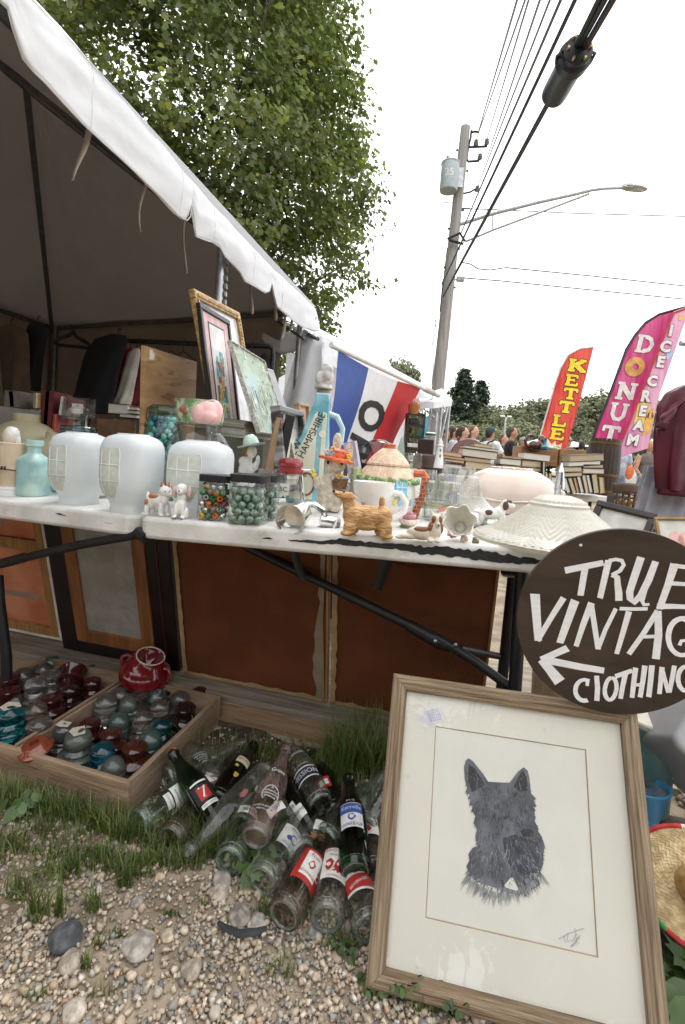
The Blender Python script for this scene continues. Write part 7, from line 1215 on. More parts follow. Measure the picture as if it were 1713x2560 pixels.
kred=pm('kettle red nylon',(.62,.035,.025),rough=.55,col2=(.70,.09,.06),scale=1.4,stretch=(9,1,1.2));yel=pm('yellow print',(.80,.62,.03),rough=.55);brk=pm('dark outline print',(.10,.03,.015),rough=.6)
t,P=feather('feather_flag','red feather flag reading KETTLE in yellow letters',z5c([(1060,236),(1005,268),(968,330),(940,410),(915,505),(890,592),(868,672),(858,720)])+z5c([(985,740),(1003,690),(1030,600),(1062,480),(1088,380),(1108,300),(1120,255),(1127,228)]),9,kred,z5c([(1127,227),(1060,234),(1003,266),(966,330),(938,410),(912,505),(887,592),(862,680),(852,730)]),pm('pale flag pole',(.55,.55,.55),rough=.4))
for i,(ch,x,y,w_,h) in enumerate((('K',1048,316,92,58),('E',1023,387,70,54),('T',1016,452,72,52),('T',996,516,76,54),('L',962,582,76,54),('E',952,646,76,54))):
 cx,cy=z5c([(x,y)])[0];q=MB();glyph(q,P,ch,9,cx,cy,w_*.5185,h*.5185,.18,fat=1.6);q.build('letter_outline',brk,t,smooth=0);q=MB();glyph(q,P,ch,9,cx,cy,w_*.5185,h*.5185,.18);q.build('lettering',yel,t,smooth=0)
q=MB();q.poly([D(x,y,8.99)-P for x,y in z5c([(868,668),(896,690),(905,668),(925,697),(942,678),(948,704),(975,690),(968,722),(985,740),(858,720)])]);q.build('starburst',pm('pale burst print',(.74,.62,.5),rough=.6),t,smooth=0)
mag=pm('magenta nylon',(.60,.04,.20),rough=.55,col2=(.68,.12,.30),scale=1.2,stretch=(8,1,1));dL5=[(1568,36),(1440,72),(1380,112),(1330,172),(1288,240),(1258,320),(1225,410),(1190,505),(1150,600),(1128,668),(1100,740)];dR5=[(1570,60),(1512,66),(1480,140),(1445,230),(1412,310),(1378,400),(1340,490),(1302,585),(1262,680),(1232,770),(1216,840)]
t,P=feather('feather_flag','magenta feather flag reading DONUT in white letters',z5c(dL5)+z5c(dR5[::-1]),6.2,mag,z5c([(1640,20),(1568,34),(1440,69),(1376,110),(1326,170),(1284,238),(1254,320),(1221,410),(1186,505),(1146,600),(1124,668),(1096,740)]),black_p);cl_=pm('pale cream print',(.76,.74,.70),rough=.55)
for ch,x,y,w_,h in (('D',1374,212,92,86),('N',1286,440,100,84),('U',1248,540,92,88),('T',1208,648,92,84)):
 cx,cy=z5c([(x,y)])[0];q=MB();glyph(q,P,ch,6.2,cx,cy,w_*.5185,h*.5185,.25,fat=.8);q.build('letter_outline',pm('plum outline',(.28,.03,.10),rough=.6),t,smooth=0);q=MB();glyph(q,P,ch,6.2,cx,cy,w_*.5185,h*.5185,.25);q.build('lettering',cl_,t,smooth=0)
cx,cy=z5c([(1326,322)])[0];q=MB();n=28;o_,i_=[],[]
for k in range(n): a=k*6.2832/n;o_.append(D(cx+25*math.cos(a)+4*math.sin(a),cy-25*math.sin(a)*.98,6.19)-P);i_.append(D(cx+2+8*math.cos(a),cy-8*math.sin(a),6.19)-P)
q.raw(o_+i_,[(k,(k+1) % n,n+(k+1) % n,n+k) for k in range(n)]);q.build('donut_picture',pm('donut tan print',(.62,.34,.10),rough=.6,var=.2,scale=12),t,smooth=0)
pk=pm('pink nylon',(.74,.30,.50),rough=.55,col2=(.78,.42,.58),scale=1.2,stretch=(8,1,1));iR=[(1640,40),(1590,60),(1566,110),(1535,200),(1500,300),(1470,385),(1447,450),(1425,535),(1404,640),(1390,700),(1388,716)];iL=[(1600,36),(1513,66),(1481,140),(1446,230),(1413,310),(1379,400),(1341,490),(1303,585),(1263,680),(1236,755),(1232,766)]
t,P=feather('feather_flag','pink feather flag reading ICE CREAM beside the donut one',z5c(iL)+z5c(iR[::-1]),6.1,pk,z5c([(1600,30),(1513,62),(1479,140),(1444,230),(1411,310),(1377,400),(1339,490),(1301,585),(1261,680),(1230,768),(1214,840)]),pm('red pole',(.45,.02,.05),rough=.4))
for nm_,pts,c in (('scoop_picture',[(1340,505),(1390,470),(1400,530),(1365,600),(1320,600)],(.74,.60,.12)),('scoop_picture',[(1385,540),(1418,520),(1410,600),(1395,640),(1360,655),(1370,590)],(.72,.42,.10)),('cherry_picture',[(1390,545),(1410,535),(1420,560),(1400,580),(1384,568)],(.62,.12,.08)),('star_picture',[(1538,78),(1550,66),(1560,84),(1552,100),(1536,96)],(.8,.55,.1)),('cone_picture',[(1478,250),(1500,235),(1510,262),(1480,290)],(.35,.55,.75)),('scoop_picture',[(1360,480),(1385,455),(1405,470),(1380,500)],(.72,.18,.16)),('star_picture',[(1480,140),(1500,128),(1506,148),(1486,160)],(.7,.2,.2))):
 q=MB();q.poly([D(x,y,6.094)-P for x,y in z5c(pts)]);q.build(nm_,pm('print %.2f %.2f' % (c[0],c[2]),c,rough=.6),t,smooth=0)
for ch,x,y,sz in (('I',1500,150,62),('C',1474,226,62),('E',1450,300,62),('C',1410,392,58),('R',1378,466,62),('E',1364,537,58),('A',1345,606,58),('M',1316,677,62)):
 cx,cy=z5c([(x,y)])[0]
 for b_,m,dz in ((.10,pm('mauve outline',(.40,.16,.32),rough=.6),.012),(.05,cl_,.018)):
  vs,fs=text_geo(ch,b_);q=MB();q.raw([D(cx+p.x*sz*.5185*1.15+p.y*sz*.5185*.25,cy-p.y*sz*.5185*1.15+p.x*sz*.06,6.1-dz)-P for p in vs],fs);q.build('letter_outline' if b_ > .06 else 'lettering',m,t,smooth=0)
# ================================================================== shoppers
skin={'a': pm('tanned skin',(.46,.26,.17),rough=.55),'b': pm('fair skin',(.58,.37,.28),rough=.55),'c': pm('brown skin',(.30,.16,.10),rough=.55)}
hairm={'br': pm('brown hair',(.07,.035,.02),rough=.6,var=.3,scale=60),'dk': pm('dark hair',(.018,.013,.011),rough=.5),'gi': pm('ginger hair',(.20,.085,.035),rough=.6,var=.2),'gr': pm('greying hair',(.06,.05,.045),rough=.6)}
def cloth(c): return pm('cloth %.2f %.2f %.2f' % c,c,rough=.85,var=.12,scale=14,bump=.3,bscale=20)
def person(px,ytop,Y,rz,shirt,pants,sk,hr,label,arms=((-.30,-.12),(.30,-.12)),extra=(),sleeve=1,long_hair=False):
 tp_=D(px,ytop,Y);H_=max(1.45,min(1.86,tp_.z));t=thing('person',label,'person',(tp_.x,Y,tp_.z-H_),(0,0,R(rz)));t['group']='shoppers in the market aisle';k=H_/1.75;VX=.014
 q=MB();q.m=Matrix.Scale(k,4);q.ell((0,-.01,1.63),(.075,.095,.12));q.ell((0,-.03,1.565),(.055,.07,.06));q.ell((0,-.112,1.615),(.014,.02,.022));q.ell((.078,0,1.62),(.012,.02,.03));q.ell((-.078,0,1.62),(.012,.02,.03));q.tube([(0,.01,1.42),(0,0,1.56)],[.06,.052],12);q.ell((0,.01,1.30),(.175,.10,.17));q.ell((0,.01,1.05),(.145,.10,.20));q.ell((0,.02,.92),(.165,.11,.12))
 for sg,(ex_,ey_) in zip((-1,1),arms):
  sh=Vector((sg*.19,.01,1.40));el=Vector((sg*.24+ex_*.1,-.02+ey_*.5,1.12));hd_=Vector((ex_*.75,ey_*1.9-.06,1.02 if ey_ > -.2 else 1.06));q.tube([sh,sh.lerp(el,.5),el,el.lerp(hd_,.5),hd_],[.055,.05,.042,.038,.028],10);d_=(hd_-el).normalized();q.ell(hd_+d_*.05,(.038,.03,.045))
  for f in range(4): q.tube([hd_+d_*.07+Vector((.018*(f-1.5),0,0)),hd_+d_*(.11+.012*(f % 2))+Vector((.022*(f-1.5),0,-.012)),hd_+d_*.14+Vector((.020*(f-1.5),0,-.04))],.0105,6)
  q.tube([hd_+d_*.03+Vector((-sg*.03,0,0)),hd_+d_*.07+Vector((-sg*.06,-.01,0))],.011,6)
  q.tube([(sg*.09,.02,.90),(sg*.10,.0,.50),(sg*.10,.02,.10)],[.088,.062,.042],12);q.ell((sg*.10,-.05,.05),(.045,.12,.045))
 q.build('body',skin[sk],t,smooth=180,remesh=VX,soft=3)
 q=MB();q.m=Matrix.Scale(k,4);q.ell((0,.01,1.31),(.20,.125,.17));q.ell((0,.01,1.12),(.172,.125,.24));q.tube([(0,.01,1.36),(0,.005,1.455)],[.13,.07],14)
 for sg,(ex_,ey_) in zip((-1,1),arms):
  sh=Vector((sg*.19,.01,1.40));el=Vector((sg*.24+ex_*.1,-.02+ey_*.5,1.12))
  if sleeve: q.tube([sh-Vector((sg*.06,0,-.01)),sh,sh.lerp(el,.62)],[.07,.072,.066],12)
 q.build('shirt',cloth(shirt),t,smooth=180,remesh=VX,soft=3)
 q=MB();q.m=Matrix.Scale(k,4);q.ell((0,.02,.93),(.185,.128,.12))
 for sg in (-1,1): q.tube([(sg*.09,.02,.92),(sg*.10,0,.5),(sg*.10,.02,.10)],[.105,.08,.07],12)
 q.build('trousers',cloth(pants),t,smooth=180,remesh=VX,soft=3)
 for sg in (-1,1): q=MB();q.m=Matrix.Scale(k,4);q.ell((sg*.10,-.06,.035),(.052,.135,.045));q.build('shoe',cloth((.05,.05,.05)),t,smooth=180)
 q=MB();q.m=Matrix.Scale(k,4);q.ell((0,.028,1.662),(.086,.092,.108));q.ell((0,.06,1.61),(.08,.06,.09))
 if long_hair: q.ell((0,.075,1.52),(.08,.05,.16));q.ell((.07,.03,1.55),(.03,.05,.12));q.ell((-.07,.03,1.55),(.03,.05,.12))
 if 'pony' in extra: q.ell((0,.12,1.68),(.035,.04,.04));q.ell((0,.15,1.60),(.03,.035,.10))
 q.build('hair',hairm[hr],t,smooth=180,remesh=.012)
 for sg in (-1,1): q=MB();q.m=Matrix.Scale(k,4);q.ell((sg*.03,-.098,1.645),(.012,.006,.007));q.build('eye',inkk,t)
 q=MB();q.m=Matrix.Scale(k,4);q.ell((0,-.098,1.565),(.024,.006,.006));q.build('mouth',pm('lip',(.35,.12,.10)),t)
 if 'cap' in extra or 'cap2' in extra:
  q=MB();q.m=Matrix.Scale(k,4);q.ell((0,.015,1.675),(.096,.108,.095));q.tube([(-.07,-.09,1.68),(0,-.17,1.67),(.07,-.09,1.68)],[.02,.03,.02],8,flat=.3);q.build('cap',cloth((.045,.075,.085) if 'cap' in extra else (.30,.27,.24)),t,smooth=180,remesh=.012)
 if 'glasses' in extra: q=MB();q.m=Matrix.Scale(k,4);[q.ell((sg*.034,-.103,1.64),(.03,.008,.02)) for sg in (-1,1)];q.tube([(-.08,0,1.645),(-.05,-.105,1.645),(.05,-.105,1.645),(.08,0,1.645)],.004,6);q.build('sunglasses',black_p,t)
 if 'pack' in extra:
  q=MB();q.m=Matrix.Scale(k,4);q.ell((0,.17,1.18),(.12,.07,.17));q.build('bag',cloth((.03,.03,.032)),t,smooth=180)
  for sg in (-1,1): q=MB();q.m=Matrix.Scale(k,4);q.tube([(sg*.03,.19,1.30),(sg*.13,.15,1.44),(sg*.14,.0,1.475),(sg*.14,-.13,1.35),(sg*.16,-.08,1.1)],.016,6);q.build('strap',cloth((.03,.03,.032)),t)
  q=MB();q.m=Matrix.Scale(k,4) @ TR(.0,.14,1.34) @ RZ(180) @ RX(90);q.text('BOSTON',.085,TR(0,0,.0));q.build('lettering',inkk,t,smooth=0)
 if 'tote' in extra:
  q=MB();q.m=Matrix.Scale(k,4);q.ell((-.34,-.02,.92),(.13,.07,.20));q.build('tote_bag',cloth((.70,.68,.64)),t,smooth=180);q=MB();q.m=Matrix.Scale(k,4);q.ell((-.40,-.04,1.02),(.09,.06,.16));q.build('orange_bag',cloth((.60,.15,.06)),t,smooth=180);q=MB();q.m=Matrix.Scale(k,4);q.tube([(-.36,0,1.1),(-.22,0,1.44),(-.30,0,1.1)],.008,6);q.build('strap',cloth((.6,.5,.4)),t);q=MB();q.m=Matrix.Scale(k,4);q.ell((.24,-.14,.95),(.06,.04,.07));q.build('purse',cloth((.5,.03,.22)),t,smooth=180)
 return t
jean=(.10,.17,.30);jean2=(.22,.31,.42)
person(1114,1073,10.6,60,(.40,.22,.14),(.1,.1,.12),'a','dk','bare shouldered person in a dark cap, partly behind the small canopy leg',((-.1,-.2),(.1,-.2)),sleeve=0)
person(1139,1069,10.2,62,(.62,.64,.70),jean,'b','br','person with brown hair in a pale shirt bending over the goods',((-.05,-.26),(.05,-.26)))
person(1161,1068,9.8,66,(.66,.30,.42),jean,'b','br','woman in a pink shirt with a dark ponytail reaching forward',((-.05,-.30),(.05,-.30)),('pony',),sleeve=1)
person(1187,1066,10.3,40,(.62,.62,.60),jean,'b','gi','person with curly ginger brown hair in a pale top',((-.1,-.2),(.1,-.2)))
person(1228,1068,9.4,120,(.74,.75,.76),(.16,.17,.19),'a','dk','man in a white shirt lettered BOSTON with a patterned cap and black harness bag',((-.2,-.30),(.1,-.2)),('cap','pack'))
person(1262,1086,11.5,30,(.05,.05,.05),(.1,.1,.12),'b','gi','short ginger haired woman in dark clothes behind the man in black',((-.2,-.1),(.2,-.1)))
person(1282,1068,9.9,75,(.018,.018,.02),(.10,.10,.12),'a','gr','man with short greying hair in a black tee shirt looking down',((-.12,-.16),(.16,-.10)))
person(1309,1094,13,10,(.03,.045,.11),(.15,.15,.17),'a','gr','person in a navy tee shirt and cap farther back by the swan decoy',((-.25,-.05),(.25,-.05)),('cap2',))
person(1421,1092,13,15,(.08,.085,.10),(.12,.12,.14),'a','gr','man in sunglasses and a cap standing at the foot of the kettle flag',((-.2,-.16),(.2,-.16)),('cap2','glasses'))
person(1456,1103,14,150,(.24,.21,.21),(.1,.1,.1),'c','dk','person in a mauve grey tee seated with back to the viewer, left of the barrel',((-.2,-.05),(.2,-.05)))
person(1552,1098,10.2,170,(.45,.50,.58),jean2,'b','br','person in blue jeans hidden behind the ice cream flag',((-.25,0),(.3,0)))
person(1625,1100,9.6,5,(.14,.12,.11),jean2,'a','br','woman in a dark tank top and jeans carrying an orange and white bag',((-.30,-.02),(.1,-.14)),('tote',),sleeve=0,long_hair=True)
person(1650,1098,11,-10,(.05,.05,.055),jean,'a','br','long haired woman in sunglasses beside the maroon jacket sleeve',((-.2,-.1),(.25,-.05)),('glasses',),sleeve=0,long_hair=True)
# ================================================================== book table
BT=5.0;tz=D(1480,1238,BT).z;bl0,br0=D(1085,1216,BT),D(1525,1238,BT);bt=thing('book_table','long white table covered with old books behind the lamp shades','table',(bl0.x,BT,0));q=MB();q.box(((br0.x-bl0.x)/2,.38,tz-.035),(br0.x-bl0.x,.8,.07));q.build('top',tabm,bt,bevel=.01)
for x in (.1,br0.x-bl0.x-.15):
 for y in (.1,.65): q=MB();q.tube([(x,y,0),(x,y,tz-.06)],.018,10);q.build('leg',black_m,bt)
pagec=[pm('page block %d' % i,c,rough=.9,var=.10,scale=3,stretch=(1,1,60)) for i,c in enumerate(((.62,.57,.47),(.55,.45,.30),(.68,.65,.58),(.46,.37,.25)))]
covers={'black': (.02,.02,.022),'brown': (.10,.05,.03),'tan': (.34,.22,.10),'gold': (.42,.25,.08),'red': (.35,.04,.04),'coral': (.62,.16,.15),'green': (.03,.09,.06),'grey': (.16,.14,.12),'white': (.66,.64,.6),'navy': (.03,.04,.10),'maroon': (.13,.02,.025),'lime': (.35,.5,.15),'rust': (.30,.09,.03)}
covm={k: pm('cloth cover '+k,v,rough=.7,var=.15,bump=.2,bscale=120) for k,v in covers.items()}
def book(P,w_,h,d,cov,page,label,M=None,group='old books on the market tables'):
 """w along x, thickness h up z, depth d along y; page edges face the viewer, spine behind"""
 t=thing('book',label,'book',group=group);t.matrix_world=Matrix.Translation(P) @ (M or Matrix.Identity(4));c=min(.004,h*.12);q=MB();q.box((0,0,c/2),(w_,d,c));q.box((0,0,h-c/2),(w_,d,c));q.box((0,d/2-c/2,h/2),(w_,c,h-2*c));q.build('cover',covm[cov],t,smooth=0);q=MB();q.box((0,-.0,h/2),(w_-.008,d-.010,h-2*c-.0002));q.build('pages',pagec[page],t,smooth=0)
def flatb(x0,x1,y0,y1,Y,cov,page,label,d=.20,rz=0,roll=0):
 a,b=D(x0,y1,Y),D(x1,y1,Y);c=D(x0,y0,Y);P=(a+b)/2;P.y=Y+d/2;book(P,(b-a).length,max(.012,c.z-a.z-.0+(b.z-a.z)*.0),d,cov,page,label,Matrix.Rotation(R(rz),4,'Z') @ RY(roll))
def stand(xt,xb,yt,yb,wpx,Y,cov,page,label,d=.15):
 a,b=D(xb,yb,Y),D(xt,yt,Y);up_=(b-a);hgt=up_.length;P=a+Vector((0,d/2,0));ang=math.atan2(up_.x,up_.z);M=Matrix.Rotation(ang,4,'Y') @ RY(-90);book(P,hgt,wpx*mpp(a),d,cov,page,label,M @ TR(hgt/2,0,-wpx*mpp(a)/2))
ZX=lambda x: 1100+x*.2551
ZY=lambda y: 1020+y*.2551
for (x0,x1,y0,y1,c,p,lab,r) in ((30,215,432,474,'coral',1,'coral red book on top of the leftmost pile',4),(28,240,476,502,'brown',1,'brown book second in the leftmost pile',4),(25,240,504,532,'rust',1,'rust coloured book third in the leftmost pile',3),(25,215,548,588,'navy',2,'white paged navy book at the bottom of the leftmost pile',2),(330,520,352,392,'tan',1,'small tan book crowning the tall pile',3),(235,575,384,412,'black',2,'thin black book under the crowning tan one',3),(215,560,414,488,'grey',0,'thick cream paged book in the middle of the tall pile',3),(235,500,490,532,'brown',3,'dark brown book low in the tall pile',2),(245,500,534,600,'gold',1,'golden tan book at the bottom of the tall pile',3),(610,800,474,494,'gold',1,'thin golden book on the second pile',1),(588,795,498,560,'black',2,'thick white paged book in the second pile',1),(605,785,562,596,'brown',3,'worn brown book in the second pile',0),(585,790,598,622,'black',2,'thin white paged black book at the bottom of the second pile',0),(820,1080,446,514,'maroon',2,'large white paged book on top of the third pile',2),(805,1020,520,580,'grey',1,'tan paged book second in the third pile',0),(820,1010,584,624,'black',1,'tan paged black book at the bottom of the third pile',-1)):
 flatb(ZX(x0),ZX(x1),ZY(y0),ZY(y1),4.95,c,p,lab,roll=r)
for i,(xt,xb,yt,yb,w_,c,p,lab) in enumerate(((235,190,600,730,70,'white',2,'white book fallen open sideways at the left of the row'),(318,265,602,760,42,'tan',2,'cream paged book leaning right, first in the row'),(350,312,604,735,34,'grey',2,'pale grey book leaning right, second in the row'),(385,355,606,720,30,'gold',1,'tan book leaning right, third in the row'),(425,395,608,712,40,'navy',2,'bluish white paged book leaning right in the row'),(468,440,612,700,36,'black',0,'cream paged black book leaning in the row'),(512,490,622,690,44,'brown',1,'golden brown book below the golden tan one'),(562,560,624,700,36,'white',2,'white book beside the golden brown one'),(620,620,625,700,40,'rust',1,'rust book under the second pile, left'),(690,690,622,700,36,'brown',3,'brown book under the second pile, middle'),(750,750,625,700,50,'tan',1,'tan book under the second pile, right'),(880,878,640,705,36,'gold',1,'tan book under the third pile, first'),(915,912,640,710,30,'grey',2,'grey white book under the third pile'),(955,950,632,715,34,'lime',1,'book with a lime green jacket top'),(985,982,640,720,26,'white',2,'white paged book right of the lime green jacket'),(1022,1016,525,728,24,'black',0,'tall dark book standing at the side of the third pile'),(1048,1044,640,740,26,'navy',2,'white book right of the tall dark book'),(1085,1078,645,760,28,'tan',1,'tan book at the end near the tinsel'))):
 stand(ZX(xt),ZX(xb),ZY(yt),ZY(yb),w_*.2551,4.9,c,p,lab)
YX=lambda x: 1400+x*.2
YY=lambda y: 900+y*.2
for (x0,x1,y0,y1,c,p,lab,r) in ((125,555,1180,1270,'grey',3,'big grey brown book topping the right hand pile',-7),(110,510,1262,1325,'black',2,'white paged black book under the big grey one',-7),(55,275,1335,1400,'green',1,'tan paged green book, left under the big grey pile',-5),(295,545,1305,1350,'black',1,'dark thin book at right in the pile',-4),(290,555,1356,1422,'maroon',0,'cream paged maroon book at right over the leaning row',-3),(60,280,1404,1458,'green',1,'tan paged dark green book lowest at left of the pile',-7)): flatb(YX(x0),YX(x1),YY(y0),YY(y1),4.85,c,p,lab,roll=r)
for xt,xb,yt,yb,w_,c,p,lab in ((60,115,1480,1660,50,'green',2,'green spined white book, first of the leaning right row'),(125,185,1475,1665,56,'black',1,'tan paged book, second of the leaning right row'),(185,232,1470,1662,36,'rust',3,'thin rust brown book in the leaning right row'),(235,285,1455,1660,48,'black',2,'white paged book in the middle of the leaning right row'),(300,345,1440,1665,44,'tan',0,'cream paged tan book in the leaning right row'),(350,395,1440,1660,44,'black',2,'white paged black book in the leaning right row'),(430,462,1428,1668,70,'green',1,'wide tan paged green book near the row end'),(520,535,1470,1670,58,'gold',1,'golden tan book at the end of the right row')): stand(YX(xt),YX(xb),YY(yt),YY(yb),w_*.2,4.85,c,p,lab)
# goods standing on and behind the books
P=D(1418,1165,5.25);q=MB();t=thing('wooden_chest','small honey wood chest of drawers under the swan decoy','chest',P);s=mpp(P);hon=pm('honey chest wood',(.30,.15,.06),rough=.5,var=.2,scale=4,stretch=(1.5,10,10))
for x,w_,nm_ in ((-72,94,'case'),(12,66,'drawer_block')): q=pxb(s);q.box((x,30,20),(w_-.6,60,44));q.build(nm_,hon,t,smooth=0,bevel=1*s);q=pxb(s);q.ell((x,-2,20),(3,3,3));q.build('knob',wood_dark,t)
P=D(1332,1126,5.2);s=mpp(P);t=thing('swan_decoy','dark red brown carved wooden swan decoy with a curved neck','decoy',P);q=pxb(s);q.ell((8,0,12),(21,14,14));q.ell((20,0,22),(10,10,18));q.tube([(-8,0,8),(-18,0,12),(-21,0,24),(-14,0,36),(-6,0,38),(2,0,36)],[6,5,4,3.6,3.6,2],10);q.tube([(0,0,36),(7,0,39)],[2,.8],8);q.build('body',pm('mahogany',(.07,.018,.010),rough=.25,coat=.5),t,smooth=180,remesh=1.2*s)
lat_P=D(1362,1126,5.1);s=mpp(lat_P);t=thing('teal_vase','small teal bud vase with a thin blue neck beside the swan','vase',lat_P);q=pxb(s);q.lathe([(6,0),(10,4),(10,9),(5,13),(3,16),(3,28),(4,30)],20);q.build('body',pm('teal glass glaze',(.02,.26,.24),rough=.12,coat=.5,col2=(.03,.08,.30),scale=8),t)
P=D(1384,1126,5.1);s=mpp(P);t=thing('brass_ornament','small green and cream ceramic bird beside the teal vase','ornament',P);q=pxb(s);q.ell((0,0,5),(16,8,5));q.ell((8,0,9),(8,5,4));q.tube([(-10,0,6),(-22,0,4)],[3,1],6);q.build('body',pm('olive cream glaze',(.34,.36,.18),rough=.3,col2=(.6,.55,.35),scale=30),t,smooth=180)
P=D(1503,1190,5.5);s=mpp(P);t=thing('barrel','dark brown wooden barrel with brassy hoops behind the right book pile','barrel',P);q=MB();bw=pm('barrel oak',(.035,.02,.014),rough=.55,var=.25,scale=3,stretch=(9,9,1));n=22
for k in range(n):
 a0,a1=k*6.2832/n,(k+1)*6.2832/n-.02;q=pxb(s);rz_=[(34,-60),(38,-20),(39,20),(37,60),(34,92)];q.raw([(r*math.cos(a),r*math.sin(a),z) for r,z in rz_ for a in (a0,a1)]+[((r-4)*math.cos(a),(r-4)*math.sin(a),z) for r,z in rz_ for a in (a0,a1)],[(2*i,2*i+1,2*i+3,2*i+2) for i in range(4)]+[(8,9,19,18)]);q.build('stave',bw,t,smooth=0)
for z,r in ((78,36.2),(0,39.6),(-40,36.6)): q=pxb(s);q.lathe([(r,z),(r+.5,z+6)],30,cap=False);q.build('hoop',pm('old brass hoop',(.16,.10,.04),rough=.5,metal=.7),t)
q=pxb(s);q.lathe([(0,86),(33,86)],22,cap=False);q.build('head',bw,t);t.rotation_euler=(0,R(1.5),0)
P=D(1172,1150,5.6);s=mpp(P);q=pxb(s);q.m=q.m @ RX(80);q.lathe([(0,0),(46,0),(48,3),(46,6),(0,6)],40);tag(q.build('round_tabletop',pm('glossy mahogany top',(.12,.028,.012),rough=.2,coat=.5,var=.2),loc=P+Vector((0,0,6*s))),'round polished mahogany tabletop tipped up behind the tall book pile','tabletop')
P=D(1075,1200,3.1);s=mpp(P);t=thing('wooden_chair','brown wooden chair with a curved solid back behind the cottage teapot','chair',P);chw=pm('brown chair wood',(.10,.055,.035),rough=.4,var=.2,scale=3,stretch=(1,8,8),coat=.3);q=pxb(s);q.sheet(lambda u,v: (-42+76*u,-10+26*(u-.5)**2*4,26+38*v*(1-.16*(2*u-1)**4)),16,6);q.build('backrest',chw,t,smooth=180,solid=5*s)
for x in (-30,22): q=pxb(s);q.tube([(x,6,-260),(x,6,30)],4,8);q.build('leg',chw,t);q=pxb(s);q.tube([(x,-90,-260),(x,-90,-60)],4,8);q.build('leg',chw,t)
q=pxb(s);q.box((-4,-42,-56),(84,96,8));q.build('seat',chw,t,bevel=3*s)
P=D(1570,1300,3.3);s=mpp(P);t=thing('wooden_chair','brown spindle back chair in front of the dark dresser','chair',P);q=pxb(s);q.sheet(lambda u,v: (-39+78*u,12*(2*u-1)**2,66+26*v-2*(2*u-1)**2),16,4);q.build('top_rail',chw,t,smooth=180,solid=6*s)
for k in range(5): x=-30+15*k;q=pxb(s);q.tube([(x*.86,6,-20),(x*.95,8,30),(x,6,68)],[3,3.6,2.6],8);q.build('spindle',chw,t)
q=pxb(s);q.box((0,-36,-24),(76,84,8));q.build('seat',chw,t,bevel=3*s)
for x in (-28,28):
 for y in (-68,2): q=pxb(s);q.tube([(x,y,-260),(x,y,-24)],3.6,8);q.build('leg',chw,t)
P=D(1632,1292,3.9);s=mpp(P);t=thing('dark_dresser','low dark mahogany dresser with a black tray on top','dresser',P);q=pxb(s);q.box((10,60,-20),(130,110,130));q.build('case',pm('dark mahogany',(.025,.007,.006),rough=.25,coat=.4),t,smooth=0,bevel=2*s);q=pxb(s);q.box((4,4,26),(104,3,26));q.build('drawer',pm('dark mahogany',(.025,.007,.006)),t,bevel=1*s);q=pxb(s);q.ell((2,0,26),(3,3,3));q.build('knob',black_p,t)
P2_=P+Vector((.0,.12,46*s));q=pxb(s);q.lathe([(20,0),(30,3),(31,5),(20,2)],24,sx=1.3);tag(q.build('black_tray',black_p,loc=P2_),'oval black tray on the dark dresser','tray')
P=D(1616,1242,3.85);s=mpp(P);t=thing('doll','blond rubber doll in an orange outfit standing on the dresser','doll',P);q=pxb(s);q.ell((0,0,42),(10.5,10,11));q.ell((0,0,22),(10,8,13));q.tube([(-8,0,30),(-15,-2,22)],[4,3],8);q.tube([(8,0,30),(15,-2,22)],[4,3],8);q.tube([(-5,0,14),(-5.5,-1,2)],[5,4.5],8);q.tube([(5,0,14),(5.5,-1,2)],[5,4.5],8);q.build('body',pm('doll skin',(.62,.40,.24),rough=.45),t,smooth=180,remesh=1.2*s);q=pxb(s);q.ell((0,0,21),(11,9,9));q.build('outfit',pm('orange outfit',(.58,.22,.10),rough=.6),t,smooth=180);q=pxb(s);q.ell((0,2,46),(11,10,9));q.build('hair',pm('yellow hair',(.60,.42,.16),rough=.5),t,smooth=180)
P=D(1585,1290,3.6);s=mpp(P)
for k in range(5): q=pxb(s);q.ell((-36+k*13,20,30+4*(k % 2)),(5,5,7));q.lathe([(3,0),(6,4),(3,20)],10,TR(-36+k*13,20,6));o=q.build('brass_figure',pm('brassy gold',(.40,.25,.08),rough=.3,metal=.7),loc=P,smooth=60,remesh=1.3*s);tag(o,'small brassy figure seen between the chair spindles','ornament','brassy figures behind the spindle chair')
car=thing('parked_car','black parked car with a pale number plate behind the ice cream flag','car',D(1560,1178,15));car.location.z=0;q=MB();q.box((0,1.2,.55),(1.75,2.6,.6));q.box((0,1.4,1.05),(1.45,1.7,.5));q.build('body',pm('black car paint',(.01,.01,.012),rough=.12,coat=1),car,bevel=.12,seg=3);q=MB();q.box((0,-.11,.6),(.5,.02,.14));q.build('number_plate',white_p,car);q=MB();q.box((0,.5,1.1),(1.25,.02,.34));q.build('rear_window',pm('dark window',(.02,.025,.03),rough=.05),car)
for x in (-.7,.7):
 q=MB();q.box((x,-.11,.72),(.22,.02,.12));q.build('tail_light',pm('red lens',(.4,.01,.01),rough=.2),car);q=MB();q.lathe([(.3,-.1),(.32,0),(.3,.1)],20,TR(x,.3,.32) @ RY(90));q.build('wheel',black_p,car)
for px,w_,Y,lab in ((1380,2.6,24,'white canopy top far behind the swan decoy'),(1690,3.4,26,'white tent top far behind the shopping women')):
 P=D(px,1130,Y);t=thing('far_tent',lab,'tent',(P.x,Y,0));q=MB();zt=D(px,1088,Y).z;q.raw([(-w_/2,-w_/2,zt-.5),(w_/2,-w_/2,zt-.5),(w_/2,w_/2,zt-.5),(-w_/2,w_/2,zt-.5),(0,0,zt)],[(0,1,4),(1,2,4),(2,3,4),(3,0,4)]);q.build('canopy',vinyl,t,smooth=0);[MBx.build('leg',steel,t) for MBx in [MB().tube([(x,y,0),(x,y,zt-.5)],.03,6) for x in (-w_/2,w_/2) for y in (-w_/2,w_/2)]]
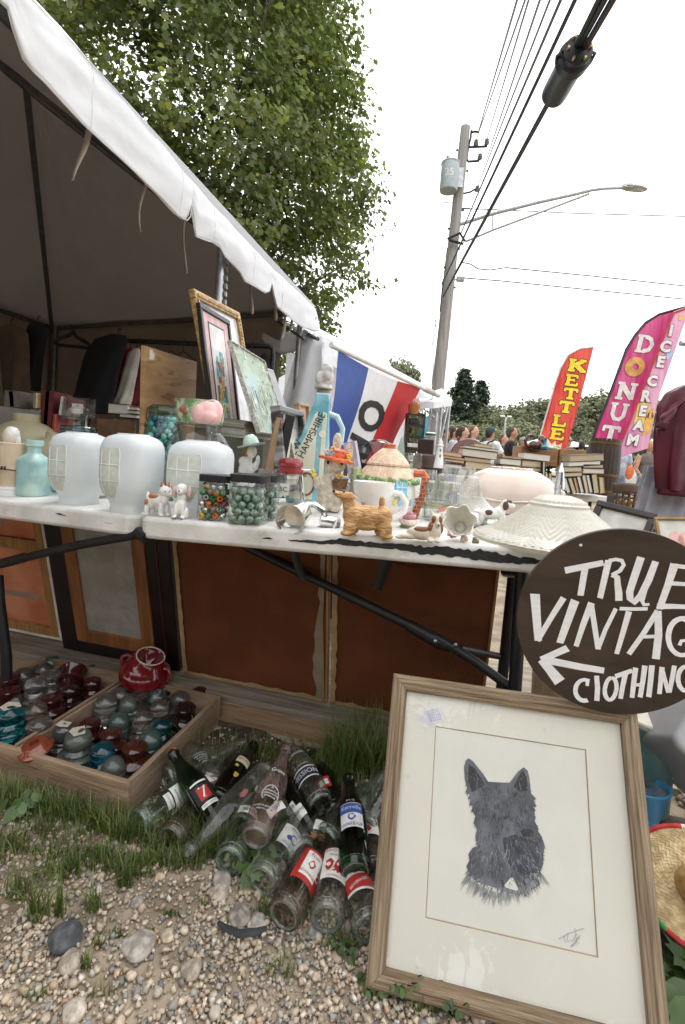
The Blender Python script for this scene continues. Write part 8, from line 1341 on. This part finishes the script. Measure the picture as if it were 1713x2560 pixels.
lp_=D(1260,1100,34);t=thing('field_lamp','slim pale lamp post with two heads standing in the field','lamp post',(lp_.x,34,0));zt=D(1263,1042,34).z;q=MB();q.tube([(0,0,0),(0,0,zt)],.06,8);q.build('post',steel,t)
for sg in (-1,1): q=MB();q.box((sg*.25,0,zt+.05),(.3,.14,.1));q.build('lamp_head',white_p,t)
# shelves and cases beyond the open flag
P=D(1034,1140,5.6);s=mpp(P);t=thing('wooden_shelf','dark open wooden shelf unit beside the open flag','shelf',P);dkw=pm('dark shelf wood',(.03,.017,.012),rough=.5,var=.2)
for x in (-22,18): q=pxb(s);q.box((x,10,-40),(5,40,290));q.build('upright',dkw,t,smooth=0)
for z in (104,76,46,16,-16): q=pxb(s);q.box((-2,10,z),(35.4,38,5));q.build('shelf_board',dkw,t,smooth=0)
for x,z,w_,h,c in ((-8,84,20,14,'black'),(8,54,14,10,'green'),(-6,25,26,10,'white'),(-4,-6,24,12,'white')): q=pxb(s);q.box((x,0,z+h*.15),(w_,20,h));tag(q.build('shelf_box',covm[c],loc=P,bevel=.5*s),'%s box on the dark shelf unit' % ({'black': 'black','green': 'bottle green'}.get(c) or ('upper white' if z > 0 else 'lower white')),'box','boxes on the dark shelf')
P=D(1034,1036,5.6);s=mpp(P);t=thing('wicker_basket','orange wicker basket with a red gingham cloth on the shelf unit','basket',P);q=pxb(s);q.lathe([(12,0),(15,20),(15,24),(12,20),(0,3)],18);q.build('body',pm('orange wicker',(.42,.16,.04),rough=.7,var=.3,scale=90,bump=.5),t);q=pxb(s);q.ell((4,0,28),(11,9,13));q.build('cloth',pm('red gingham',(.5,.12,.10),rough=.8,col2=(.65,.5,.45),scale=60),t,smooth=180)
P=D(1066,1140,4.4);s=mpp(P);t=thing('suitcase','dark maroon upright case left of the lighthouse ornament','case',P);q=pxb(s);q.box((-2,12,20),(36,30,44));q.build('body',pm('dark maroon leather',(.03,.012,.013),rough=.45),t,bevel=2*s);q=pxb(s);q.tube([(-10,12,42),(-8,12,47),(4,12,47),(6,12,42)],1.2,6);q.build('handle',black_p,t)
P=D(1076,1095,4.6);s=mpp(P);q=pxb(s);q.lathe([(4,0),(12,6),(14,12),(10,14)],20);q.k=1;q.lathe([(12.3,5.6),(14.2,10)],20,cap=False);tag(q.build('enamel_bowl',[china,pm('green enamel',(.05,.25,.09),rough=.25)],loc=P),'white and green bowl on top of the maroon case','bowl')
P=D(998,1150,3.3);s=mpp(P);q=pxb(s);q.prism([(-12,0),(14,0),(6,56),(2,58)],-8,8,RX(90));tag(q.build('mint_wedge',pm('mint card',(.45,.60,.54),rough=.6),loc=P),'mint green folded card stand right of the crystal dome','card')
P=D(1062,1090,7.5);s=mpp(P);q=pxb(s);q.box((0,0,20),(9,9,54));tag(q.build('blue_banner',pm('sky blue card',(.08,.38,.55),rough=.6),loc=P),'narrow sky blue banner under the small canopy','banner')
P=D(960,1160,4.0);s=mpp(P);q=pxb(s);q.ell((10,0,10),(40,20,30));q.ell((50,4,4),(16,14,20));tag(q.build('black_bag',cloth((.015,.015,.017)),loc=P,smooth=180,remesh=2*s),'black bag slumped below the red stripe of the open flag','bag')
# maroon jacket and grey trousers hanging at the right edge
hp=D(1700,1000,2.6);t=thing('varsity_jacket','maroon satin jacket with gold lettering hanging at the right edge','jacket',hp);s=mpp(hp);mj=pm('maroon satin',(.085,.006,.016),rough=.42,var=.18,scale=5,sheen=.3,bump=.5,bscale=7)
def zz6(x,y): return ((1400+x*.2)-1700,1000-(900+y*.2))
def jp(x,y,d=0): a,b=zz6(x,y);return (a,d,b)
def spine(q,pts,dep,nf=7,am=.13):
 def f(u,v):
  k=v*(len(pts)-1);i=min(len(pts)-2,int(k));k -= i;x,y,w_=[pts[i][j]*(1-k)+pts[i+1][j]*k for j in range(3)];a=u*6.2832;r=1+am*(.3+v)*math.sin(a*nf+v*5)+.05*mnoise.noise(Vector((a*2,v*6,3)))
  return (x-1700+w_*math.cos(a)*r,dep*math.sin(a)*r*(.6+.4*v),1000-y)
 q.sheet(f,72,30)
q=pxb(s);spine(q,[(1742,952,14),(1735,966,40),(1728,985,62),(1722,1020,70),(1720,1090,70),(1722,1160,66),(1726,1205,60),(1728,1226,54)],34);q.build('body',mj,t,smooth=180)
q=pxb(s);q.sheet(lambda u,v: (lambda p,r: (p[0]+r*math.cos(u*6.2832)*.9,p[1]+r*math.sin(u*6.2832)*.8,p[2]+r*math.cos(u*6.2832)*.75))((lambda c: (c[0]-1700+1.6*math.sin(v*17),-16-14*v,1000-c[1]))((1706-60*v-6*math.sin(v*3.1),984+86*v-8*math.sin(v*3.1))),(27-13*v)*(1+.07*math.sin(v*21+u*6.2832*2))),28,26);q.build('sleeve',mj,t,smooth=180)
q=pxb(s);q.tube([jp(1222,848,-30),jp(1206,872,-31),jp(1196,888,-31)],[14,13,11.5],16);q.build('ribbed_cuff',pm('maroon rib knit',(.07,.008,.016),rough=.8,bump=.6,bscale=150),t,smooth=60);q=pxb(s);q.lathe([(53,0),(56,-8),(54,-15),(50,-16)],40,TR(28,0,-224),sy=.62,cap=False);q.build('ribbed_hem',pm('maroon rib knit',(.07,.008,.016)),t,smooth=60)
for ch,x,y in (('V',1475,635),('F',1500,605),('W',1560,560)): q=pxb(s);a,_,b=jp(x,y);q.m=q.m @ TR(a,-47,b) @ RX(78) @ RZ(35);q.text(ch,11);q.build('lettering',pm('gold felt',(.62,.34,.06),rough=.8),t,smooth=0)
q=pxb(s);q.tube([jp(1640,400),jp(1660,300),jp(1680,280)],1.5,6);q.build('hanger_hook',steel,t)
gp=thing('grey_trousers','grey jersey trousers hanging below the maroon jacket','trousers',hp+Vector((0,.10,0)));q=pxb(s)
spine(q,[(1722,1170,60),(1720,1215,62),(1718,1260,63),(1714,1330,64)],22,9,.16)
q.build('legs',pm('grey jersey',(.30,.30,.34),rough=.9,var=.1,scale=10,bump=.4,bscale=20),gp,smooth=180)
rk=thing('garment_rack','steel garment rack carrying the maroon jacket, mostly out of view','clothes rack',(hp.x,hp.y+.05,0));q=MB();q.tube([(-.0,0,hp.z+.32),(1.2,0,hp.z+.32)],.014,10);q.build('bar',steel,rk)
for x in (.25,1.15): q=MB();q.tube([(x,0,0),(x,0,hp.z+.32)],.014,10);q.build('upright',steel,rk)
# ================================================================== goods inside the big tent
ZI=lambda x,y: (x*.2551,770+y*.2551)
def garment(name,label,cat,pts,Y,mat,dep=.10,group='clothes hanging in the tent'):
 """a hanging garment: spine of (x, y, half width) in photo pixels, given folds and depth"""
 P=D(pts[0][0],pts[0][1],Y);s=mpp(P);t=thing(name,label,cat,P,group=group);q=pxb(s)
 def f(u,v):
  k=v*(len(pts)-1);i=min(len(pts)-2,int(k));k -= i;x,y,w_=[pts[i][j]*(1-k)+pts[i+1][j]*k for j in range(3)];a=u*6.2832;fold=1+.10*math.sin(a*6+v*4)*v
  return (x-pts[0][0]+w_*math.cos(a)*fold,dep/s*(.35+.65*v)*math.sin(a)*fold*.6,pts[0][1]-y)
 q.sheet(f,48,14);q.build('cloth',mat,t,smooth=180);q=pxb(s);q.tube([(-.6*pts[1][2],0,-10),(0,0,2),(0,0,12),(4,0,17),(7,0,13)],1.3,6);q.tube([(0,0,2),(.6*pts[1][2],0,-10)],1.3,6);q.build('hanger',black_p,t);return t
cl1=lambda n,c: pm('garment '+n,c,rough=.9,var=.15,scale=8,bump=.3,bscale=12)
garment('black_coat','long black fur collared coat hanging on the rail','coat',[(296,838,20),(280,850,40),(262,890,46),(250,950,48),(242,1000,50),(240,1035,48)],3.7,cl1('black wool',(.006,.006,.007)),.16)
garment('red_shirt','bright red shirt hanging right behind the black coat','shirt',[(326,872,8),(320,884,18),(312,920,20),(306,970,16),(302,1000,14)],3.9,cl1('red',(.38,.01,.012)))
garment('white_shirt','white shirt hanging between the red and dark red garments','shirt',[(342,872,8),(336,884,16),(328,930,18),(318,990,20),(312,1012,20)],3.85,cl1('white',(.60,.56,.50)))
garment('dark_red_dress','dark red patterned dress hanging beside the plywood','dress',[(360,872,8),(354,884,18),(348,930,22),(342,980,24),(340,1012,22)],3.95,cl1('dark red',(.12,.012,.012)))
garment('brown_dress','brown pleated dress hanging at the left of the tent','dress',[(28,812,10),(30,826,40),(38,880,38),(46,950,34),(54,1010,26)],3.6,cl1('brown pleat',(.085,.055,.035)),.12)
garment('black_jacket','black jacket and trousers hanging next to the brown dress','jacket',[(95,806,10),(94,818,26),(92,870,24),(88,920,20),(88,975,14)],3.7,cl1('black',(.008,.007,.007)),.1)
garment('black_blouse','small black top hanging at the right end of the rail','top',[(664,884,4),(662,892,12),(668,920,18),(676,950,14)],3.9,cl1('black',(.008,.007,.007)),.08)
rk=thing('clothes_rail','black pipe clothes rail with a square corner inside the tent','clothes rail');q=MB();q.tube([D(318,852,3.9),D(500,860,3.9),D(672,866,3.9),D(682,870,3.9),D(683,890,3.9),D(678,950,3.9),D(670,1120,3.9)],.020,10);q.build('pipe',black_m,rk)
for x in (365,400,430,460,630): q=MB();a=D(x,858+(x-365)*.025,3.88);q.tube([a+Vector((0,0,.03)),a+Vector((.02,0,.02)),a,a+Vector((0,0,-.06)),a+Vector((-.12,0,-.13))],.004,5);q.tube([a+Vector((0,0,-.06)),a+Vector((.12,0,-.13))],.004,5);tag(q.build('wire_hanger',black_m,loc=(0,0,0)),'empty wire hanger on the black pipe rail','hanger','empty hangers on the rail')
t=thing('coat_hanger','wide dark wooden coat hanger hung empty on the tent wall','hanger');q=MB();q.tube([D(*ZI(x,y),4.6) for x,y in ((720,235),(760,290),(870,350),(880,385),(850,390),(560,360),(540,345),(560,310),(680,265),(720,240))],.018,8);q.tube([D(*ZI(720,240),4.6),D(*ZI(715,180),4.6),D(*ZI(690,165),4.6)],.008,6);q.build('frame',wood_dark,t)
# wall-side display: pale box table with books, a crate, stacked boxes
P=D(58,1096,2.9);s=mpp(P);q=pxb(s);q.box((-30,60,38),(180,110,76));tag(q.build('white_cabinet',pm('grey white board',(.42,.41,.40),rough=.6,var=.06),loc=P,bevel=.004),'low grey white cabinet behind the cream globes','cabinet')
def sb(x0,x1,y0,y1,Y,cov,label,lean=0): a,b=D(x0,y1,Y),D(x1,y1,Y);h=D(x0,y0,Y).z-a.z;book(a,h,max(.008,b.x-a.x),.17,cov,0,label,RY(lean) @ RY(-90) @ RZ(180) @ TR(-h/2,-.085,0),'books on display in the tent')
for x0,x1,y0,y1,c,lab,ln in ((140,180,815,965,'maroon','maroon book leaning at the left end of the cabinet',-8),(190,340,815,975,'grey','large picture book in a dark jacket on the cabinet',0),(345,365,830,980,'tan','narrow tan book on the cabinet',0),(368,388,832,980,'white','narrow white book on the cabinet',0),(392,420,845,980,'gold','yellowed book on the cabinet beside the white one',0),(425,445,890,985,'grey','small grey book at the cabinet edge',0),(455,490,815,1220,'red','tall red bound album standing beside the cabinet',2),(495,610,815,1220,'maroon','wide maroon album standing beside the tall red one',3),(520,535,1040,1225,'rust','thin rust volume in front of the maroon album',3),(540,556,1040,1225,'coral','thin coral volume in front of the maroon album',3),(598,622,865,1050,'white','white folder behind the clear bottle',6),(630,650,870,1050,'grey','grey folder behind the clear bottle',6),(655,700,880,1050,'maroon','maroon folder behind the clear bottle',6),(820,845,1040,1200,'green','green spined book right of the clear bottle neck',0),(850,865,1050,1200,'white','white spined book right of the clear bottle neck',0),(872,888,1055,1210,'black','black and white spined book beside the wooden tray',0),(900,940,1060,1230,'brown','dark brown book slanting against the wooden tray',12)): a=ZI(x0,y0);b=ZI(x1,y1);sb(a[0],b[0],a[1],b[1],2.6,c,lab,ln)
P=D(*ZI(760,985),2.5);s=mpp(P);q=pxb(s);q.box((0,0,0),(28,1,24));t=thing('price_card','printed white card in a plastic sleeve standing in the books','card',P);q.build('card',paper,t,smooth=0);q=pxb(s);q.m=q.m @ TR(0,-1,2) @ RX(90);q.text('THE',5,TR(0,5,0));q.text('COLLECTION',4.2,TR(0,-1,0));q.build('lettering',inkk,t,smooth=0);q=pxb(s);q.raw([(-40,2,-30),(44,2,-22),(44,2,26),(-40,2,30)],[(0,1,2,3)]);q.build('sleeve',thin('plastic sleeve',(.85,.85,.85),(.6,.6,.6),rough=.15,dust=.12),t)
P=D(290,1092,2.5);s=mpp(P);t=thing('wooden_tray','brown wooden box of small books behind the white lamp shades','box',P);q=pxb(s);q.box((0,0,20),(96,4,44));q.build('front_board',pm('brown ply',(.16,.085,.045),rough=.7,var=.2),t,smooth=0);q=pxb(s);q.box((0,40,4),(96,76,6));q.build('bottom_board',pm('brown ply',(.16,.085,.045)),t,smooth=0)
for k,(c,x) in enumerate((('rust',-34),('maroon',-22),('white',-8),('brown',8),('tan',20),('black',32))): book(P+Vector((x*s,.06,20*s)),.10,.012,.08,c,0,'%s spined little book in the brown wooden box' % {'rust': 'rust','maroon': 'maroon','white': 'white','brown': 'brown','tan': 'tan','black': 'black'}[c],RY(-90),'little books in the brown box')
for k,(x0,x1,y0,y1,c) in enumerate(((1260,1345,965,1000,'brown'),(1240,1345,1002,1036,'black'),(1165,1340,1038,1075,'brown'),(1050,1250,935,1040,'maroon'))): a=ZI(x0,y0);b=ZI(x1,y1);flatb(a[0],b[0],a[1],b[1],2.55+.1*(k == 3),c,2,['brown white paged book on top of the little pile by the plywood','black white paged book second in the pile by the plywood','brown book lying lowest by the plywood','maroon box behind the pile of books by the plywood'][k],d=.15)
# plywood sheet
a,b=D(362,864,2.05),D(492,905,2.5);ply=pm('plywood',(.36,.20,.085),rough=.55,col2=(.50,.31,.15),scale=3,stretch=(1.2,1,5),lo=.35,hi=.65,grime=(.22,.11,.045),gscale=6,glo=.56,ghi=.66)
ex_=(b-a).normalized();W_=.46;dn=Vector((-.02,-.10,-1)).normalized();up_=-dn;up_=(up_-ex_*up_.dot(ex_)).normalized();y_=up_.cross(ex_);dpt=a-up_*.62;t=thing('plywood_sheet','honey coloured plywood sheet with a torn label, standing on edge','plywood');t.matrix_world=Matrix(((ex_.x,y_.x,up_.x,dpt.x),(ex_.y,y_.y,up_.y,dpt.y),(ex_.z,y_.z,up_.z,dpt.z),(0,0,0,1)))
bar(t,'sheet',ply,0,W_,0,.62,0,.018,.001);q=MB();q.raw([(.036,-.0008,.565),(.072,-.0008,.572),(.075,-.0008,.602),(.062,-.0008,.598),(.058,-.0008,.612),(.036,-.0008,.610)],[(0,1,2,3,4,5)]);q.build('torn_label',paper,t,smooth=0)
gold=pm('gilt moulding',(.34,.20,.07),rough=.38,col2=(.50,.34,.15),scale=40,metal=.45,bump=.4,bscale=90)
def beads(t,W_,H_):
 q=MB();n=34
 for k in range(n): x=.03+k*(W_-.06)/n;q.box((x,-.0165,H_-.022),((W_-.06)/n*.6,.006,.014))
 for k in range(n): z=.03+k*(H_-.06)/n;q.box((W_-.022,-.0165,z),(.014,.006,(H_-.06)/n*.6));q.box((.022,-.0165,z),(.014,.006,(H_-.06)/n*.6))
 o=q.build('carved_beads',gold,t,smooth=0);o['kind']='stuff'
pict('gilt_picture','tall picture in a wide ornate gilt frame, leaning in the tent','picture',c4(478,722,594,783,2.1,2.62,.72,.20),.040,gold,pm('pale backing paper',(.62,.62,.63),rough=.3,coat=.6),.03,beads)
def city(t,W_,H_):
 bar(t,'mat',pm('pink mat board',(.62,.42,.42),rough=.8),.026,W_-.026,.026,H_-.026,-.002,-.0008,0);bar(t,'inner_line',inkk,.075,W_-.075,.075,H_-.06,-.003,-.0022,0);bar(t,'inner_mat',pm('white mat',(.66,.64,.62),rough=.5,coat=.4),.083,W_-.083,.083,H_-.068,-.004,-.0032,0)
 cols=((.55,.10,.05),(.62,.40,.05),(.05,.35,.45),(.30,.03,.03),(.08,.05,.04),(.60,.22,.05),(.45,.42,.30),(.15,.25,.10))
 for k in range(46):
  x=.10+rnd.random()*(W_-.24);z=.095+rnd.random()**1.3*(H_*.50);w_=.012+.02*rnd.random();h=.02+.06*rnd.random();c=cols[rnd.randrange(8)];bar(t,'paint_patch',pm('paint %.2f %.2f' % (c[0],c[2]),c,rough=.4,var=.3,scale=60),x,min(W_-.1,x+w_),z,z+h,-.0055-.00005*k,-.0050,0)
pict('framed_picture','black framed picture with a pink mat and a colourful abstract city, before the gilt frame','picture',c4(494,755,571,802,1.98,2.3,.62,.16),.024,pm('black lacquer',(.01,.008,.008),rough=.3),pm('white mat',(.66,.64,.62)),.02,city)
cv=pm('impasto landscape',(.36,.46,.36),rough=.6,col2=(.52,.53,.36),scale=5,bump=.6,bscale=40,grime=(.30,.44,.50),gscale=5,glo=.45,ghi=.62)
def daubs(t,W_,H_):
 cols=((.30,.42,.48),(.50,.52,.42),(.42,.46,.40),(.24,.36,.42),(.48,.46,.36),(.46,.44,.42),(.60,.58,.50),(.20,.26,.24),(.50,.43,.33))
 for k in range(90):
  v=rnd.random();x=rnd.random()*W_*.94;z=v*H_*.94;c=cols[rnd.randrange(4,5) if v > .7 and rnd.random() < .3 else (rnd.randrange(0,9) if v < .55 else rnd.choice((1,2,4)))];w_=.004+.009*rnd.random();h=(.015+.05*rnd.random()) if v < .5 else .006+.010*rnd.random();bar(t,'paint_daub',pm('daub %.2f %.2f' % (c[0],c[2]),c,rough=.55,var=.25,scale=50),x,min(W_,x+w_),z,min(H_,z+h),-.0112-.00004*k,-.0100,0)
pict('canvas_painting','unframed impasto landscape canvas in pale greens and blues, tipped back','painting',c4(572,851,659,904,1.95,2.35,.40,.42),.004,pm('paint flecked canvas edge',(.48,.45,.40),rough=.8,var=.3,scale=70),cv,.02,daubs)
pict('grey_board','grey board with a rounded pale edge behind the landscape canvas','board',c4(655,917,682,926,2.3,2.5,.42,.42),.004,white_p,pm('grey card',(.32,.32,.34),rough=.7),.006)
def cathedral(t,W_,H_): bar(t,'inner_mat',pm('ivory mat',(.60,.57,.49),rough=.8),W_*.2,W_*.8,H_*.14,H_*.76,-.0035,-.002,0);q=MB();q.m=TR(W_*.5,-.0045,H_*.18) @ RX(90);q.prism([(-.022,0),(.022,0),(.020,.07),(.008,.10),(0,.125),(-.008,.10),(-.020,.07)],0,.0005);q.build('engraving',pm('sepia engraving',(.13,.115,.09),rough=.8,var=.5,scale=90),t,smooth=0)
pict('framed_picture','small black and silver framed cathedral engraving behind the red lidded dispenser','picture',c4(688,1013,749,1030,1.62,1.82,.30,.14),.022,pm('silver black moulding',(.06,.055,.055),rough=.3,metal=.4,col2=(.35,.34,.33),scale=6,stretch=(1,1,5)),pm('grey mat two',(.50,.49,.45),rough=.7),.04,cathedral)
P=D(700,1176,1.62);s=mpp(P);q=pxb(s);q.m=q.m @ RY(8) @ RZ(24);q.box((0,8,66),(22,14,150));tag(q.build('black_album',black_p,loc=P,bevel=1.5*s),'upright black album edge beside the cathedral engraving','album');q=pxb(s);q.m=q.m @ RY(9) @ RZ(24);q.box((-26,14,60),(20,16,134));tag(q.build('wood_panel',pm('tan panel',(.30,.19,.11),rough=.7,var=.15),loc=P,bevel=1*s),'tan wooden panel standing left of the black album','panel')
pict('framed_picture','small pale wood frame peeping out behind the decanter','picture',c4(740,1006,768,1012,2.0,2.1,.2,.1),.012,pm('pale wood frame',(.34,.23,.14),rough=.5),pm('peach paper',(.55,.36,.25),rough=.8),.03)
for k in range(7): a,b=556+rnd.uniform(-4,4),640+rnd.uniform(-8,10);y0=1050+k*6.2;flatb(a,b,y0,y0+5.6,1.95,('grey','white','grey','brown','white','grey','white')[k],(3,2,0,3,2,0,2)[k],['top magazine of the stack under the landscape canvas','second magazine of the stack under the canvas','third magazine of the stack, grey edged','fourth magazine of the stack, brown edged','fifth magazine of the stack, pale edged','sixth magazine of the stack, worn grey','lowest magazine of the stack, pale edged'][k],d=.26,rz=-20,roll=3)
P=D(600,1170,1.95);s=mpp(P);q=pxb(s);q.box((0,60,40),(110,120,74));tag(q.build('olive_box',pm('olive card',(.075,.07,.05),rough=.7,var=.1),loc=P,bevel=.004),'olive card box under the magazines behind the lady figurine','box')
# a long display table inside that carries all this, and a floor cloth of trodden turf
P=D(330,1130,2.9);t=thing('display_table','dark plank display table inside the tent, behind the white tables','table',(0,0,0));q=MB();q.box((-.75,2.95,.70),(2.3,1.3,.04));q.build('top',wood_dark,t,bevel=.004)
for x in (-1.8,.3):
 for y in (2.4,3.5): q=MB();q.tube([(x,y,0),(x,y,.68)],.03,8);q.build('leg',wood_dark,t)
q=MB();q.sheet(lambda u,v: (-1.9+2.3*u,2.32+.03*math.sin(u*40),.69-.6*v),60,4);q.build('skirt',pm('dark table skirt',(.02,.018,.017),rough=.9),t,smooth=180)
# unseen trees added behind the viewer to block low sky and darken under the tables
for k,(x,y,sc_) in enumerate(((-9,-12,.75),(-4,-13,.8),(1.5,-12.5,.75),(6.5,-13,.8),(12,-11.5,.8),(-14,-6,.8))):
 o=copy_tree(fB if k % 2 else fA);o.location=(x,y,0);o.scale=(sc_,)*3;o['label']='unseen leafy tree added behind the viewer to block sky light';o['group']='added trees behind the viewer blocking sky light'
